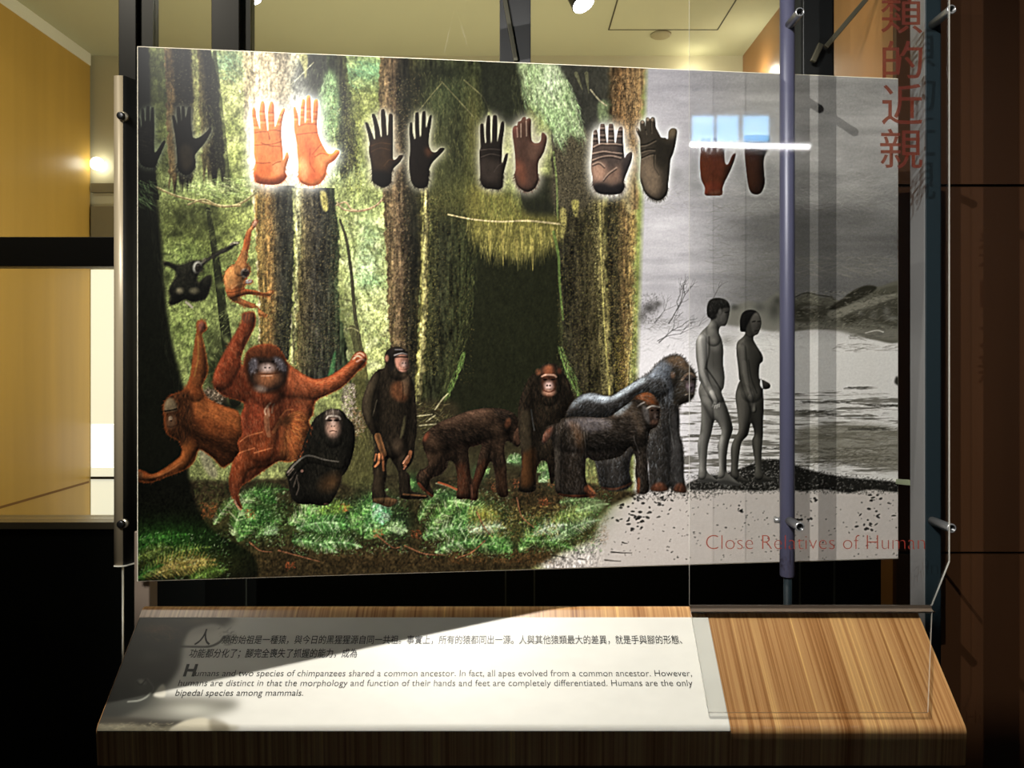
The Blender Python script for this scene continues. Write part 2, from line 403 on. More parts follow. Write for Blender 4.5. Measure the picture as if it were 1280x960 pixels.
# ------------------------------------------------------------------ the printed picture
PARTS = {}          # label id -> (name, label)
def paint_print():
    cv = Canvas(164, 52, 1132, 736, 1.4)
    H, W = cv.h, cv.w
    GX = cv.X[None]; GY = cv.Y[:, None]
    # ---------- pale forest light behind the trunks
    cv.a[:] = np.array([122, 130, 72], np.float32) / 255
    for x, y, rx, ry, c, a in [
        (285, 110, 40, 60, (172, 178, 108), .9), (285, 78, 26, 16, (120, 156, 112), .9), (290, 180, 30, 60, (165, 178, 90), .9),
        (200, 150, 26, 80, (88, 98, 48), .9), (240, 130, 10, 90, (110, 105, 60), .8), (260, 235, 60, 18, (150, 170, 105), .9),
        (235, 290, 45, 50, (98, 112, 48), .9), (240, 285, 34, 22, (66, 72, 30), .8), (255, 330, 40, 30, (110, 140, 65), .8),
        (280, 300, 40, 60, (128, 140, 60), .7), (235, 415, 40, 50, (112, 132, 60), .9), (300, 370, 40, 60, (135, 150, 80), .8),
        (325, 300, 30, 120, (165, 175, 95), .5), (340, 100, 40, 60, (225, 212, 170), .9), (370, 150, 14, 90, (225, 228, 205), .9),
        (455, 90, 32, 20, (92, 140, 100), .95), (440, 78, 12, 10, (140, 160, 100), .8), (455, 150, 30, 50, (128, 138, 66), .9),
        (440, 230, 36, 40, (150, 165, 95), .9), (430, 215, 22, 14, (185, 215, 160), .8), (450, 330, 40, 60, (165, 175, 105), .9),
        (462, 300, 16, 40, (150, 185, 130), .8), (458, 335, 14, 20, (170, 205, 165), .7), (470, 390, 22, 50, (195, 205, 135), .8),
        (475, 255, 30, 20, (165, 180, 100), .8), (466, 352, 20, 10, (110, 160, 105), .7), (478, 420, 12, 45, (185, 195, 110), .8)]:
        blob(cv, x, y, rx, ry, c, a)
    nz = vnoise(H, W, 14 * 1.4, 10 * 1.4, 4, 11) - .5
    nz2 = vnoise(H, W, 3, 3, 2, 12) - .5
    cv.a *= (1 + nz * .75 + nz2 * .35)[..., None]
    # leafy brush strokes
    G1 = [(190, 200, 120), (150, 170, 80), (100, 125, 50), (60, 75, 30), (205, 205, 140)]
    hairs(cv, region(185, 60, 500, 480), 5200, lambda x, y: .7 + .8 * np.sin(x * .11 + y * .05), 7, G1, .35, .6, seed=21, sm=False)
    hairs(cv, region(187, 75, 210, 240), 260, 1.2, 9, [(95, 105, 55), (50, 58, 25), (30, 34, 18)], .6, .7, seed=22, sm=False)
    hairs(cv, region(262, 85, 312, 245), 420, .5, 11, [(190, 200, 115), (125, 145, 60), (90, 110, 45)], .5, .5, seed=23, sm=False)
    hairs(cv, region(262, 62, 312, 100), 160, .6, 12, [(110, 165, 130), (140, 185, 140), (85, 130, 90)], .5, .3, seed=24, sm=False)
    hairs(cv, region(432, 76, 478, 108), 160, .7, 12, [(80, 140, 100), (120, 170, 115), (60, 105, 70)], .5, .3, seed=25, sm=False)
    hairs(cv, region(430, 110, 478, 240), 420, .9, 9, [(160, 170, 80), (105, 115, 45), (80, 88, 35)], .5, .7, seed=26, sm=False)
    hairs(cv, region(425, 255, 490, 430), 500, .4, 9, [(200, 212, 140), (225, 230, 165), (120, 150, 75), (150, 195, 140)], .45, .6, seed=27, sm=False)
    hairs(cv, region(205, 245, 300, 300), 400, .9, 8, [(70, 78, 30), (48, 52, 22), (130, 140, 65)], .5, .8, seed=28, sm=False)
    hairs(cv, region(205, 380, 262, 480), 300, 2.2, 8, [(120, 140, 65), (75, 95, 40), (150, 165, 85)], .5, .6, seed=29, sm=False)
    for x, y, rx, ry, c, a in [(255, 350, 34, 26, (52, 60, 28), .7), (272, 460, 22, 44, (24, 27, 15), .95), (262, 300, 20, 30, (60, 66, 28), .6), (230, 270, 30, 18, (48, 52, 24), .7), (300, 440, 14, 30, (78, 88, 40), .5),
                               (196, 110, 14, 40, (30, 34, 18), .7), (196, 200, 14, 30, (60, 68, 34), .6), (444, 190, 10, 50, (74, 80, 36), .5), (430, 420, 12, 50, (60, 64, 34), .7)]:
        blob(cv, x, y, rx, ry, c, a)
    line(cv, [(260, 262), (268, 310), (276, 370), (284, 430), (294, 500)], (6, 16), (26, 28, 17), .92)
    line(cv, [(268, 66), (276, 140), (286, 240)], (5, 8), (40, 42, 24), .7)
    hairs(cv, region(205, 245, 320, 480), 900, 1.9, 9, [(40, 46, 20), (28, 32, 15), (150, 168, 84), (176, 190, 110)], .5, .7, seed=30, sm=False)
    hairs(cv, region(430, 100, 488, 470), 700, .6, 9, [(70, 80, 36), (210, 216, 150), (100, 112, 56)], .45, .7, seed=301, sm=False)
    rl = np.random.RandomState(61)
    for x0, y0, x1, y1, n, dk_, lt_ in ((204, 240, 320, 480, 150, (34, 40, 18), (150, 164, 88)), (186, 70, 210, 245, 40, (26, 30, 15), (104, 114, 60)), (262, 90, 314, 250, 70, (70, 82, 34), (196, 200, 130)), (428, 100, 480, 245, 60, (64, 72, 30), (176, 184, 110)), (425, 255, 490, 470, 90, (84, 96, 48), (222, 226, 168)), (215, 255, 290, 300, 50, (30, 34, 15), (96, 104, 50))):
        for _ in range(n):
            x, y = x0 + rl.rand() * (x1 - x0), y0 + rl.rand() * (y1 - y0); c = dk_ if rl.rand() < .5 else lt_
            blob(cv, x, y, 2 + rl.rand() * 7, 1.5 + rl.rand() * 4, c, .25 + .4 * rl.rand(), rl.rand() * 3)
    # ---------- trunks of the upper left
    dk = [(0, (36, 30, 18)), (.2, (20, 18, 12)), (.7, (13, 12, 9)), (1, (30, 30, 16))]
    trunk(cv, [(206, 50), (208, 140), (212, 250)], [(240, 50), (242, 140), (240, 250)], [(0, (92, 74, 44)), (.22, (80, 62, 36)), (.36, (20, 17, 11)), (.85, (13, 12, 9)), (1, (48, 44, 24))], seed=31, fade=26)
    trunk(cv, [(166, 54), (166, 160), (166, 250)], [(186, 54), (187, 150), (199, 250)], [(0, (14, 15, 10)), (.8, (15, 17, 11)), (1, (26, 28, 16))], seed=32)
    trunk(cv, [(246, 50), (250, 140), (254, 242)], [(262, 50), (274, 110), (284, 242)], [(0, (96, 88, 50)), (.25, (52, 46, 28)), (.45, (16, 15, 11)), (1, (30, 32, 18))], seed=33, fade=26)
    speckle(cv, region(206, 62, 285, 240), 840, [(130, 120, 80), (90, 84, 50), (150, 150, 110)], .4, 34, 2, sm=False)
    hairs(cv, [(250, 130), (264, 128), (268, 175), (252, 185)], 120, 1.4, 8, [(95, 100, 55), (120, 110, 66)], .5, .3, seed=35)
    # tan mossy trunk, upper middle left, paled with painted-in lamp glow
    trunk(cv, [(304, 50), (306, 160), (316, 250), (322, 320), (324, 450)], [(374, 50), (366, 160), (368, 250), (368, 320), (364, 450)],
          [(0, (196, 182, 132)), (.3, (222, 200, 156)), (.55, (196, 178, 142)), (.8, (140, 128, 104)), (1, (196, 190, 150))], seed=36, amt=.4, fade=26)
    trunk(cv, [(318, 232), (320, 300), (325, 380), (326, 450)], [(368, 232), (369, 300), (366, 380), (362, 450)],
          [(0, (112, 90, 42)), (.35, (118, 86, 44)), (.52, (58, 50, 34)), (.7, (38, 38, 32)), (1, (34, 36, 26))], seed=37, amt=.7)
    speckle(cv, region(322, 240, 345, 400), 840, [(160, 128, 66), (94, 64, 30), (176, 160, 90)], .5, 38, 2.5, sm=False)
    speckle(cv, region(322, 380, 366, 440), 640, [(96, 92, 44), (40, 44, 22), (120, 112, 60)], .5, 39, 2.5, sm=False)
    # dark opening behind the second red hand, hanging tuft
    fill(cv, [(366, 92), (395, 56), (418, 54), (420, 100), (405, 125), (400, 150), (380, 128), (368, 122)], (40, 42, 38), 5, .95)
    hairs(cv, region(366, 72, 412, 120), 160, 1.6, 7, [(70, 84, 52), (26, 28, 22), (105, 112, 80)], .5, .4, seed=40, sm=False)
    fill(cv, [(374, 70), (384, 70), (382, 98), (379, 86)], (178, 176, 100), 1, .9)
    line(cv, [(352, 116), (372, 98), (392, 78)], 1.2, (170, 168, 130), .8)
    # green hanging moss with the dark trunk beside it
    trunk(cv, [(406, 50), (414, 110), (420, 170), (420, 240)], [(430, 50), (438, 110), (446, 170), (448, 240)],
          [(0, (56, 66, 40)), (.3, (38, 42, 30)), (.7, (48, 48, 30)), (1, (70, 78, 38))], seed=41, amt=.7, fade=26)
    fill(cv, [(412, 88), (420, 100), (424, 140), (418, 170), (404, 172), (398, 140), (402, 112)], (118, 158, 98), 6, .9)
    hairs(cv, [(408, 88), (420, 98), (424, 150), (416, 200), (402, 190), (398, 130)], 300, 1.6, 11, [(150, 188, 125), (90, 130, 74), (185, 205, 160)], .5, .25, seed=42)
    speckle(cv, region(412, 120, 450, 238), 840, [(150, 150, 70), (110, 116, 60), (30, 32, 22), (180, 176, 110)], .5, 43, 3, sm=False)
    hairs(cv, region(432, 140, 452, 238), 130, 1.3, 9, [(150, 152, 60), (120, 128, 52)], .5, .4, seed=44, sm=False)
    # bright mossy ridge and the dark speckled trunk
    trunk(cv, [(366, 235), (367, 300), (366, 380), (362, 455)], [(378, 235), (378, 300), (374, 380), (368, 455)], [(0, (130, 136, 66)), (.4, (168, 166, 108)), (1, (100, 95, 56))], seed=45, amt=.75)
    trunk(cv, [(376, 235), (376, 300), (373, 380), (367, 480)], [(418, 235), (424, 300), (424, 380), (440, 480)],
          [(0, (92, 82, 44)), (.14, (66, 58, 38)), (.4, (44, 42, 36)), (.75, (36, 38, 30)), (1, (44, 56, 32))], seed=46, amt=.8)
    speckle(cv, region(374, 245, 424, 440), 2600, [(112, 92, 58), (150, 124, 78), (80, 74, 50), (22, 22, 18), (98, 98, 80)], .5, 47, 2, sm=False)
    speckle(cv, region(368, 400, 422, 470), 1000, [(60, 74, 40), (100, 112, 60), (30, 36, 22)], .5, 48, 2, sm=False)
    fill(cv, [(400, 240), (408, 242), (410, 262), (404, 262)], (170, 158, 80), 1.5, .9)
    fill(cv, [(408, 480), (416, 445), (420, 440), (418, 462), (412, 482)], (58, 110, 60), 1.5, .85)
    # twig, vine, thin stem
    line(cv, [(425, 275), (433, 300), (439, 340), (444, 395), (451, 435), (457, 470)], (3, 6), (56, 54, 36), .95)
    line(cv, [(440, 410), (448, 440), (456, 480), (462, 500)], (8, 14), (58, 56, 34), .8)
    hairs(cv, region(436, 400, 455, 470), 120, 1.4, 8, [(120, 118, 66), (90, 92, 52)], .45, .3, seed=49, sm=False)
    for p in ([(420, 257), (432, 253), (440, 262), (455, 263), (470, 257), (480, 247)], [(421, 253), (430, 262), (446, 264), (462, 261)]):
        line(cv, p, (1.6, 2.8), (150, 122, 84), .9); line(cv, [(x, y - 1) for x, y in p], .9, (205, 184, 140), .7)
    line(cv, [(425, 270), (438, 278), (448, 282)], 1.2, (185, 190, 130), .7)
    line(cv, [(424, 373), (440, 376), (452, 372)], 1.5, (72, 74, 44), .6); line(cv, [(430, 412), (440, 410), (448, 414)], 1.4, (150, 146, 96), .7)
    # vines of the upper left
    for p in ([(166, 222), (190, 232), (220, 245), (250, 252), (285, 258), (305, 252), (320, 240)], [(235, 256), (255, 250), (275, 258), (300, 257)]):
        line(cv, p, (1.8, 3.2), (120, 104, 62), .95); line(cv, [(x, y - 1.2) for x, y in p], 1.1, (196, 186, 126), .7)
    hairs(cv, [(232, 228), (300, 222), (318, 236), (300, 250), (260, 246), (236, 240)], 260, .3, 9, [(165, 190, 110), (120, 150, 75), (200, 210, 150)], .6, .3, seed=50)
    # ---------- brown trunk and the one beside the standing ape
    trunk(cv, [(474, 50), (473, 160), (479, 240), (482, 320), (488, 440), (490, 540)], [(512, 50), (520, 160), (528, 240), (527, 320), (522, 440), (520, 540)],
          [(0, (98, 82, 50)), (.22, (100, 80, 54)), (.42, (76, 60, 42)), (.6, (34, 30, 22)), (.85, (28, 28, 20)), (1, (58, 54, 28))], seed=51, amt=.65)
    speckle(cv, region(478, 100, 512, 440), 1800, [(140, 106, 66), (82, 54, 32), (130, 124, 64), (190, 170, 130)], .42, 52, 2.5, sm=False)
    speckle(cv, region(484, 360, 522, 470), 840, [(110, 90, 44), (52, 48, 26), (30, 32, 20)], .5, 53, 2.5, sm=False)
    # olive dark mass between, upper centre
    trunk(cv, [(510, 50), (520, 160), (528, 250), (527, 330), (523, 430), (520, 520)], [(612, 50), (610, 160), (604, 250), (596, 330), (592, 430), (560, 520)],
          [(0, (66, 62, 30)), (.12, (46, 48, 26)), (.35, (36, 38, 24)), (.7, (40, 44, 24)), (1, (30, 34, 20))], seed=54, amt=.8)
    for x, y, rx, ry, c, a in [(545, 130, 28, 30, (56, 64, 36), .8), (565, 110, 22, 26, (58, 70, 40), .7), (550, 200, 22, 50, (72, 76, 40), .7),
                               (592, 170, 12, 60, (94, 90, 42), .7), (570, 180, 10, 60, (34, 36, 22), .8), (520, 110, 14, 30, (26, 26, 20), .8),
                               (555, 92, 30, 12, (24, 26, 18), .8), (595, 240, 26, 24, (86, 86, 38), .8), (560, 250, 30, 20, (74, 74, 34), .7)]:
        blob(cv, x, y, rx, ry, c, a)
    hairs(cv, region(524, 90, 604, 250), 1100, 1.5, 10, [(84, 88, 46), (44, 48, 26), (110, 108, 58), (26, 28, 18)], .42, .35, seed=55, sm=False)
    hairs(cv, region(532, 255, 590, 460), 800, 1.5, 5, [(62, 58, 30), (28, 28, 18), (88, 78, 40)], .42, .6, seed=56, sm=False)
    for p in ([(552, 102), (572, 124), (592, 146)], [(580, 100), (604, 122), (612, 140)], [(524, 138), (540, 118), (552, 104)]):
        line(cv, p, 1.3, (104, 100, 62), .7)
    # bright moss edge to the right of the standing ape
    trunk(cv, [(526, 235), (527, 300), (526, 380), (521, 460), (518, 505)], [(536, 235), (536, 300), (534, 380), (530, 460), (526, 505)], [(0, (112, 106, 52)), (.45, (140, 134, 80)), (1, (78, 72, 42))], seed=57, amt=.9)
    speckle(cv, region(528, 245, 548, 470), 840, [(150, 140, 62), (96, 84, 40), (190, 180, 90)], .4, 58, 2.5, sm=False)
    # ---------- big hollow tree: the dark cave
    fill(cv, [(612, 60), (662, 60), (660, 140), (648, 158), (630, 156), (612, 140), (600, 110)], (28, 30, 22), 5, .97)
    fill(cv, [(585, 300), (640, 288), (694, 300), (702, 340), (704, 420), (712, 470), (722, 540), (640, 560), (545, 560), (556, 500), (572, 440), (586, 380), (592, 330)], (27, 29, 17), 6, 1)
    fill(cv, [(596, 250), (640, 240), (650, 262), (698, 250), (700, 300), (596, 300)], (44, 46, 26), 6, .9)
    fill(cv, [(648, 232), (694, 220), (698, 270), (660, 272)], (27, 28, 20), 5, .95)
    hairs(cv, region(600, 300, 700, 520), 700, 1.5, 9, [(36, 38, 22), (20, 22, 13)], .4, .3, seed=59, sm=False)
    # root flare left and right of the cave
    hairs(cv, [(584, 300), (596, 300), (590, 400), (560, 500), (548, 500), (574, 420)], 360, 1.75, 9, [(66, 74, 36), (44, 50, 26), (92, 96, 50)], .5, .2, seed=60)
    hairs(cv, [(578, 440), (582, 444), (566, 486), (556, 500), (566, 470)], 130, 1.9, 8, [(90, 130, 52), (120, 150, 70)], .6, .2, seed=61)
    # ---------- trunk on the right with golden moss
    trunk(cv, [(690, 60), (690, 200), (692, 280), (700, 340), (704, 420), (712, 500), (730, 560)], [(760, 60), (758, 200), (756, 280), (758, 340), (762, 420), (768, 500), (780, 560)],
          [(0, (34, 33, 23)), (.3, (40, 36, 25)), (.6, (44, 40, 25)), (.8, (60, 54, 32)), (1, (116, 107, 62))], seed=62, amt=.8)
    trunk(cv, [(756, 230), (754, 280), (756, 340), (761, 420), (766, 520)], [(798, 230), (796, 280), (793, 340), (792, 420), (782, 520)],
          [(0, (98, 90, 48)), (.12, (38, 36, 23)), (.4, (44, 40, 25)), (.65, (92, 72, 42)), (.88, (128, 106, 60)), (1, (140, 132, 78))], seed=63, amt=.7, soft=4)
    speckle(cv, region(696, 250, 758, 500), 3400, [(100, 88, 42), (150, 132, 66), (36, 34, 20), (80, 90, 40), (58, 44, 26)], .5, 64, 2, sm=False)
    speckle(cv, region(760, 250, 796, 480), 1800, [(150, 120, 60), (190, 170, 80), (60, 52, 26), (120, 84, 44)], .5, 65, 2.2, sm=False)
    speckle(cv, [(736, 250), (752, 250), (758, 400), (764, 495), (752, 495), (748, 400)], 1400, [(172, 162, 92), (140, 130, 66), (200, 190, 124)], .5, 66, 2, sm=False)
    line(cv, [(750, 255), (751, 300), (753, 360), (757, 430), (762, 492)], (1.6, 2.4), (190, 178, 92), .6)
    speckle(cv, region(768, 420, 790, 490), 520, [(190, 170, 60), (150, 130, 50)], .5, 67, 2.2, sm=False)
    # upper part: dark mass, green hanging moss, brown stump
    fill(cv, [(696, 70), (760, 70), (762, 150), (756, 170), (730, 168), (712, 140), (700, 120)], (44, 44, 38), 6, .95)
    fill(cv, [(700, 165), (752, 175), (744, 250), (700, 262), (688, 230)], (66, 60, 44), 7, .9)
    speckle(cv, region(692, 168, 738, 268), 1400, [(96, 86, 60), (44, 40, 30), (120, 110, 78)], .45, 68, 2, sm=False)
    fill(cv, [(650, 74), (690, 76), (712, 110), (724, 150), (731, 172), (716, 166), (704, 178), (698, 186), (690, 160), (676, 140), (660, 130), (652, 105)], (122, 140, 98), 4, .95)
    blob(cv, 688, 104, 12, 22, (196, 205, 182), .75); blob(cv, 694, 148, 16, 16, (126, 154, 102), .7)
    hairs(cv, [(656, 86), (692, 86), (716, 112), (732, 174), (712, 168), (700, 186), (680, 150), (654, 128)], 900, 1.25, 11,
          [(160, 190, 130), (96, 130, 76), (190, 205, 165), (120, 165, 96)], .5, .25, seed=69)
    hairs(cv, region(640, 86, 664, 140), 150, 1.4, 9, [(80, 84, 50), (50, 54, 32)], .5, .3, seed=70, sm=False)
    fill(cv, [(748, 128), (759, 128), (759, 152), (749, 152)], (122, 146, 92), 2, .6)
    for p in ([(720, 92), (728, 112)], [(733, 92), (736, 116)]): line(cv, p, (5, 1), (110, 110, 72), .5, False)
    line(cv, [(738, 112), (748, 124), (758, 132)], 1.6, (150, 140, 110), .8)
    line(cv, [(692, 190), (696, 230), (697, 275)], 2.4, (104, 120, 62), .8)
    trunk(cv, [(758, 60), (762, 140), (774, 200), (788, 262)], [(808, 60), (803, 140), (797, 200), (798, 262)],
          [(0, (46, 38, 26)), (.3, (92, 66, 38)), (.6, (112, 86, 54)), (1, (126, 106, 74))], seed=71, amt=.65, soft=6)
    hairs(cv, region(766, 94, 800, 200), 360, 1.6, 7, [(164, 122, 72), (90, 62, 36), (190, 156, 106)], .45, .3, seed=72, sm=False)
    fill(cv, [(772, 168), (790, 200), (792, 262), (782, 262), (776, 220)], (184, 172, 120), 4, .5)
    # hanging branch in front of the cave
    fill(cv, [(584, 240), (604, 232), (640, 246), (660, 268), (700, 272), (700, 296), (670, 318), (640, 322), (612, 312), (590, 296)], (104, 98, 42), 7, .85)
    hairs(cv, [(586, 262), (640, 268), (700, 276), (700, 300), (660, 322), (610, 318), (588, 300)], 650, 1.57, 15, [(150, 138, 62), (104, 98, 42), (176, 164, 86), (74, 74, 34)], .5, .14, seed=73)
    hairs(cv, region(600, 236, 652, 270), 260, 1.5, 12, [(110, 116, 48), (76, 86, 36), (140, 136, 64)], .5, .2, seed=74, sm=False)
    for x, y0, y1 in ((612, 290, 326), (628, 290, 332), (652, 285, 316), (665, 300, 338), (676, 285, 312), (690, 285, 308), (645, 300, 325)):
        line(cv, [(x, y0), (x + 1, y1)], (5, .8), (140, 128, 60), .7, False)
    line(cv, [(560, 268), (590, 274), (625, 277), (660, 276), (700, 280)], (1.6, 2.4), (176, 160, 110), .95)
    fill(cv, [(700, 262), (707, 262), (708, 280), (702, 298)], (150, 140, 72), 1, .85); fill(cv, [(714, 252), (724, 252), (720, 272)], (150, 142, 66), 1, .85)
    line(cv, [(692, 290), (698, 320), (700, 360), (704, 400)], (4, 2), (88, 116, 50), .7)
    # green moss line falling to the front ape's shoulder
    line(cv, [(700, 440), (708, 465), (716, 482), (724, 494)], (1.5, 4), (84, 112, 54), .7)
    hairs(cv, [(698, 436), (706, 440), (728, 494), (716, 496)], 160, 1.3, 8, [(120, 165, 70), (76, 112, 40), (150, 185, 100)], .6, .3, seed=75)
    # ---------- grey scene on the right
    gm = np.clip((GX - (802 - 6 * (GY - 300) / 200)) / 7 + .5, 0, 1)
    gm[cv.Y > 640] = 0
    ys = [52, 95, 140, 200, 250, 270, 300, 330, 355, 375, 400, 412, 430, 480, 600, 736]
    lft = [150, 150, 160, 166, 172, 178, 184, 184, 178, 172, 178, 196, 214, 218, 205, 200]
    rgt = [130, 142, 154, 154, 132, 108, 96, 102, 98, 104, 130, 196, 218, 216, 212, 208]
    f = np.clip((GX - 840) / 130, 0, 1); f = f * f * (3 - 2 * f)
    gl = np.interp(GY, ys, lft); gr = np.interp(GY, ys, rgt)
    g = gl + (gr - gl) * f
    cl = vnoise(H, W, 60 * 1.4, 14 * 1.4, 5, 81) - .5
    g = g * (1 + cl * .34 * np.clip((410 - GY) / 60, 0, 1)) + (vnoise(H, W, 1.6, 1.6, 1, 82) - .5) * 9
    gcol = np.stack([g, g * .985, g * .955], -1).astype(np.float32) / 255
    gcol[..., 2] += (.03 * (1 - f) * np.ones_like(g)).astype(np.float32)
    cv.a += (gcol - cv.a) * gm[..., None].astype(np.float32)
    right = np.clip(gm, 0, 1)
    # cloud bands and mist
    hairs(cv, region(800, 215, 1124, 262), 900, .05, 18, [(150, 148, 142), (176, 174, 168), (120, 118, 110)], .22, .5, right, seed=83, sm=False)
    hairs(cv, region(975, 320, 1124, 345), 300, .1, 16, [(140, 136, 124), (110, 108, 96)], .3, .3, right, seed=84, sm=False)
    hairs(cv, region(880, 255, 1124, 380), 900, .05, 20, [(84, 84, 72), (112, 110, 98), (98, 98, 86)], .22, .3, right, seed=85, sm=False)
    for x, y, rx, ry in ((846, 218, 10, 12), (868, 212, 10, 14), (926, 215, 10, 14), (960, 222, 10, 14), (872, 232, 20, 8)):
        blob(cv, x, y, rx, ry, (120, 120, 118), .55, clip=right)
    hairs(cv, region(905, 222, 1030, 262), 120, .1, 14, [(176, 174, 164), (190, 188, 180)], .14, .3, right, seed=86, sm=False)
    hairs(cv, region(1035, 232, 1085, 258), 120, -.2, 12, [(160, 158, 146), (170, 168, 156)], .14, .4, right, seed=86, sm=False)
    # shrub, bare tree
    blob(cv, 812, 385, 9, 6, (60, 58, 56), .9, clip=right); blob(cv, 800, 395, 8, 8, (80, 78, 74), .8, clip=right); blob(cv, 822, 380, 6, 4, (70, 68, 66), .8, clip=right)
    speckle(cv, region(794, 368, 824, 404), 220, [(50, 48, 46), (84, 82, 78)], .55, 87, 3, right, sm=False)
    hairs(cv, region(792, 396, 850, 412), 130, .05, 8, [(104, 102, 98), (130, 128, 124)], .45, .4, right, seed=88, sm=False)
    rt = np.random.RandomState(5)
    def twig(x, y, a, L, w, d):
        e = (x + math.cos(a) * L, y + math.sin(a) * L)
        line(cv, [(x, y), ((x + e[0]) / 2 + rt.randn() * 1.2, (y + e[1]) / 2 + rt.randn() * 1.2), e], (w, w * .6), (70, 68, 66), .3 + .4 * min(1, w), True, right)
        if d:
            for k in range(2 + (rt.rand() < .5)): twig(e[0], e[1], a + (rt.rand() - .5) * 1.5, L * (.55 + .3 * rt.rand()), w * .65, d - 1)
            twig((x + e[0]) / 2, (y + e[1]) / 2, a + (rt.rand() - .5) * 2, L * .5, w * .5, 0)
    twig(824, 428, -.75, 22, 1.6, 3); twig(836, 404, -1.05, 24, 1.8, 3); twig(822, 426, -.3, 30, 1.1, 2); twig(846, 388, -1.1, 22, 1.5, 2)
    twig(818, 404, -.9, 20, 1., 2); twig(890, 376, -1.1, 18, .9, 1)
    hairs(cv, region(792, 404, 880, 440), 260, -.35, 8, [(150, 148, 146), (176, 175, 174)], .35, .5, right, seed=89, sm=False)
    # hills and rocks
    fill(cv, [(905, 398), (915, 385), (935, 376), (950, 380), (962, 372), (975, 368), (980, 412), (940, 410), (905, 405)], (112, 110, 100), 2, .9, clip=right)
    for x, y, rx, ry, c in ((918, 384, 6, 4, 66), (950, 384, 8, 6, 78), (968, 388, 8, 12, 60), (972, 376, 5, 6, 58)): blob(cv, x, y, rx, ry, (c, c, c - 6), .85, clip=right)
    fill(cv, [(984, 412), (990, 380), (1006, 367), (1016, 366), (1026, 371), (1040, 372), (1052, 376), (1064, 364), (1084, 357), (1100, 358), (1128, 355), (1128, 424), (1090, 424), (1060, 414), (1020, 411)], (92, 90, 78), 1, .97, clip=right)
    fill(cv, [(986, 384), (1004, 378), (1024, 380), (1036, 386), (1028, 398), (1006, 404), (988, 400)], (62, 60, 50), 2, .85, clip=right)
    fill(cv, [(1036, 386), (1052, 374), (1066, 364), (1082, 357), (1096, 359), (1088, 367), (1066, 378), (1050, 387)], (40, 38, 31), 1, .95, clip=right)
    fill(cv, [(1090, 368), (1104, 360), (1128, 356), (1128, 364), (1110, 368)], (74, 72, 60), 1, .9, clip=right)
    fill(cv, [(1034, 392), (1046, 386), (1062, 381), (1082, 375), (1104, 370), (1128, 366), (1128, 371), (1106, 377), (1084, 384), (1064, 390), (1052, 396), (1040, 398)], (136, 132, 118), 1.6, .6, clip=right)
    fill(cv, [(1050, 398), (1066, 391), (1086, 386), (1104, 378), (1128, 372), (1128, 406), (1100, 404), (1076, 400), (1060, 406)], (58, 56, 46), 2, .85, clip=right)
    for x, y, rx, ry, c in ((1092, 394, 5, 6, 96), (1076, 392, 4, 3, 100), (1108, 390, 5, 7, 104), (1066, 400, 5, 3, 44), (1000, 389, 6, 5, 46), (1018, 391, 6, 4, 44), (1012, 384, 10, 2, 96), (1116, 398, 8, 3, 120)):
        blob(cv, x, y, rx, ry, (c, c - 2, c - 10), .8, clip=right)
    fill(cv, [(984, 404), (1020, 404), (1060, 410), (1100, 412), (1128, 412), (1128, 424), (1080, 422), (1040, 413), (990, 411)], (116, 113, 102), 2, .8, clip=right)
    line(cv, [(992, 372), (1008, 366), (1024, 369), (1040, 371)], 1.6, (50, 48, 40), .7, clip=right)
    hairs(cv, region(990, 364, 1126, 412), 900, -.15, 5, [(60, 58, 48), (124, 120, 106), (150, 146, 130), (40, 38, 32)], .45, .35, right, seed=90, sm=False)
    line(cv, [(1082, 416), (1096, 413), (1104, 415)], 1.4, (196, 192, 180), .7, clip=right)
    blob(cv, 908, 426, 10, 6, (140, 138, 130), .7, clip=right)
    hairs(cv, region(1060, 415, 1118, 424), 120, .05, 8, [(110, 106, 96), (90, 88, 78)], .5, .2, right, seed=91, sm=False)
    hairs(cv, region(1036, 430, 1124, 440), 60, -.08, 12, [(130, 126, 116), (110, 106, 98)], .5, .1, right, seed=92, sm=False)
    hairs(cv, region(860, 412, 1000, 440), 200, .1, 10, [(165, 163, 160), (225, 224, 222)], .4, .4, right, seed=93, sm=False)
    # shore water: streaks
    nzw = vnoise(H, W, 46 * 1.4, 2.6 * 1.4, 4, 94)
    wet = np.clip((GY - 484) / 8, 0, 1) * np.clip((604 - GY) / 12, 0, 1) * np.clip((GX - 846) / 10, 0, 1)
    thr = np.interp(GY, [484, 500, 520, 540, 560, 580, 600], [.66, .56, .52, .5, .5, .52, .58]) + .06 * np.clip((940 - GX) / 60, 0, 1)
    dkm = np.clip((nzw - thr) / .1, 0, 1) * wet * .8
    cv.a += (np.array([92, 89, 80], np.float32) / 255 - cv.a) * (dkm * right)[..., None].astype(np.float32)
    fill(cv, [(1000, 536), (1060, 530), (1124, 540), (1124, 588), (1060, 576), (1004, 570), (995, 556)], (112, 108, 94), 6, .75, clip=right)
    hairs(cv, region(996, 534, 1124, 584), 700, -.05, 10, [(84, 80, 68), (140, 136, 120), (104, 100, 88)], .4, .3, right, seed=95, sm=False)
    hairs(cv, region(1006, 560, 1110, 582), 300, -.1, 6, [(58, 55, 45), (76, 72, 60)], .5, .3, right, seed=96, sm=False)
    hairs(cv, region(862, 490, 1124, 600), 700, .03, 14, [(70, 68, 60), (110, 107, 98), (215, 213, 206)], .35, .1, right, seed=97, sm=False)
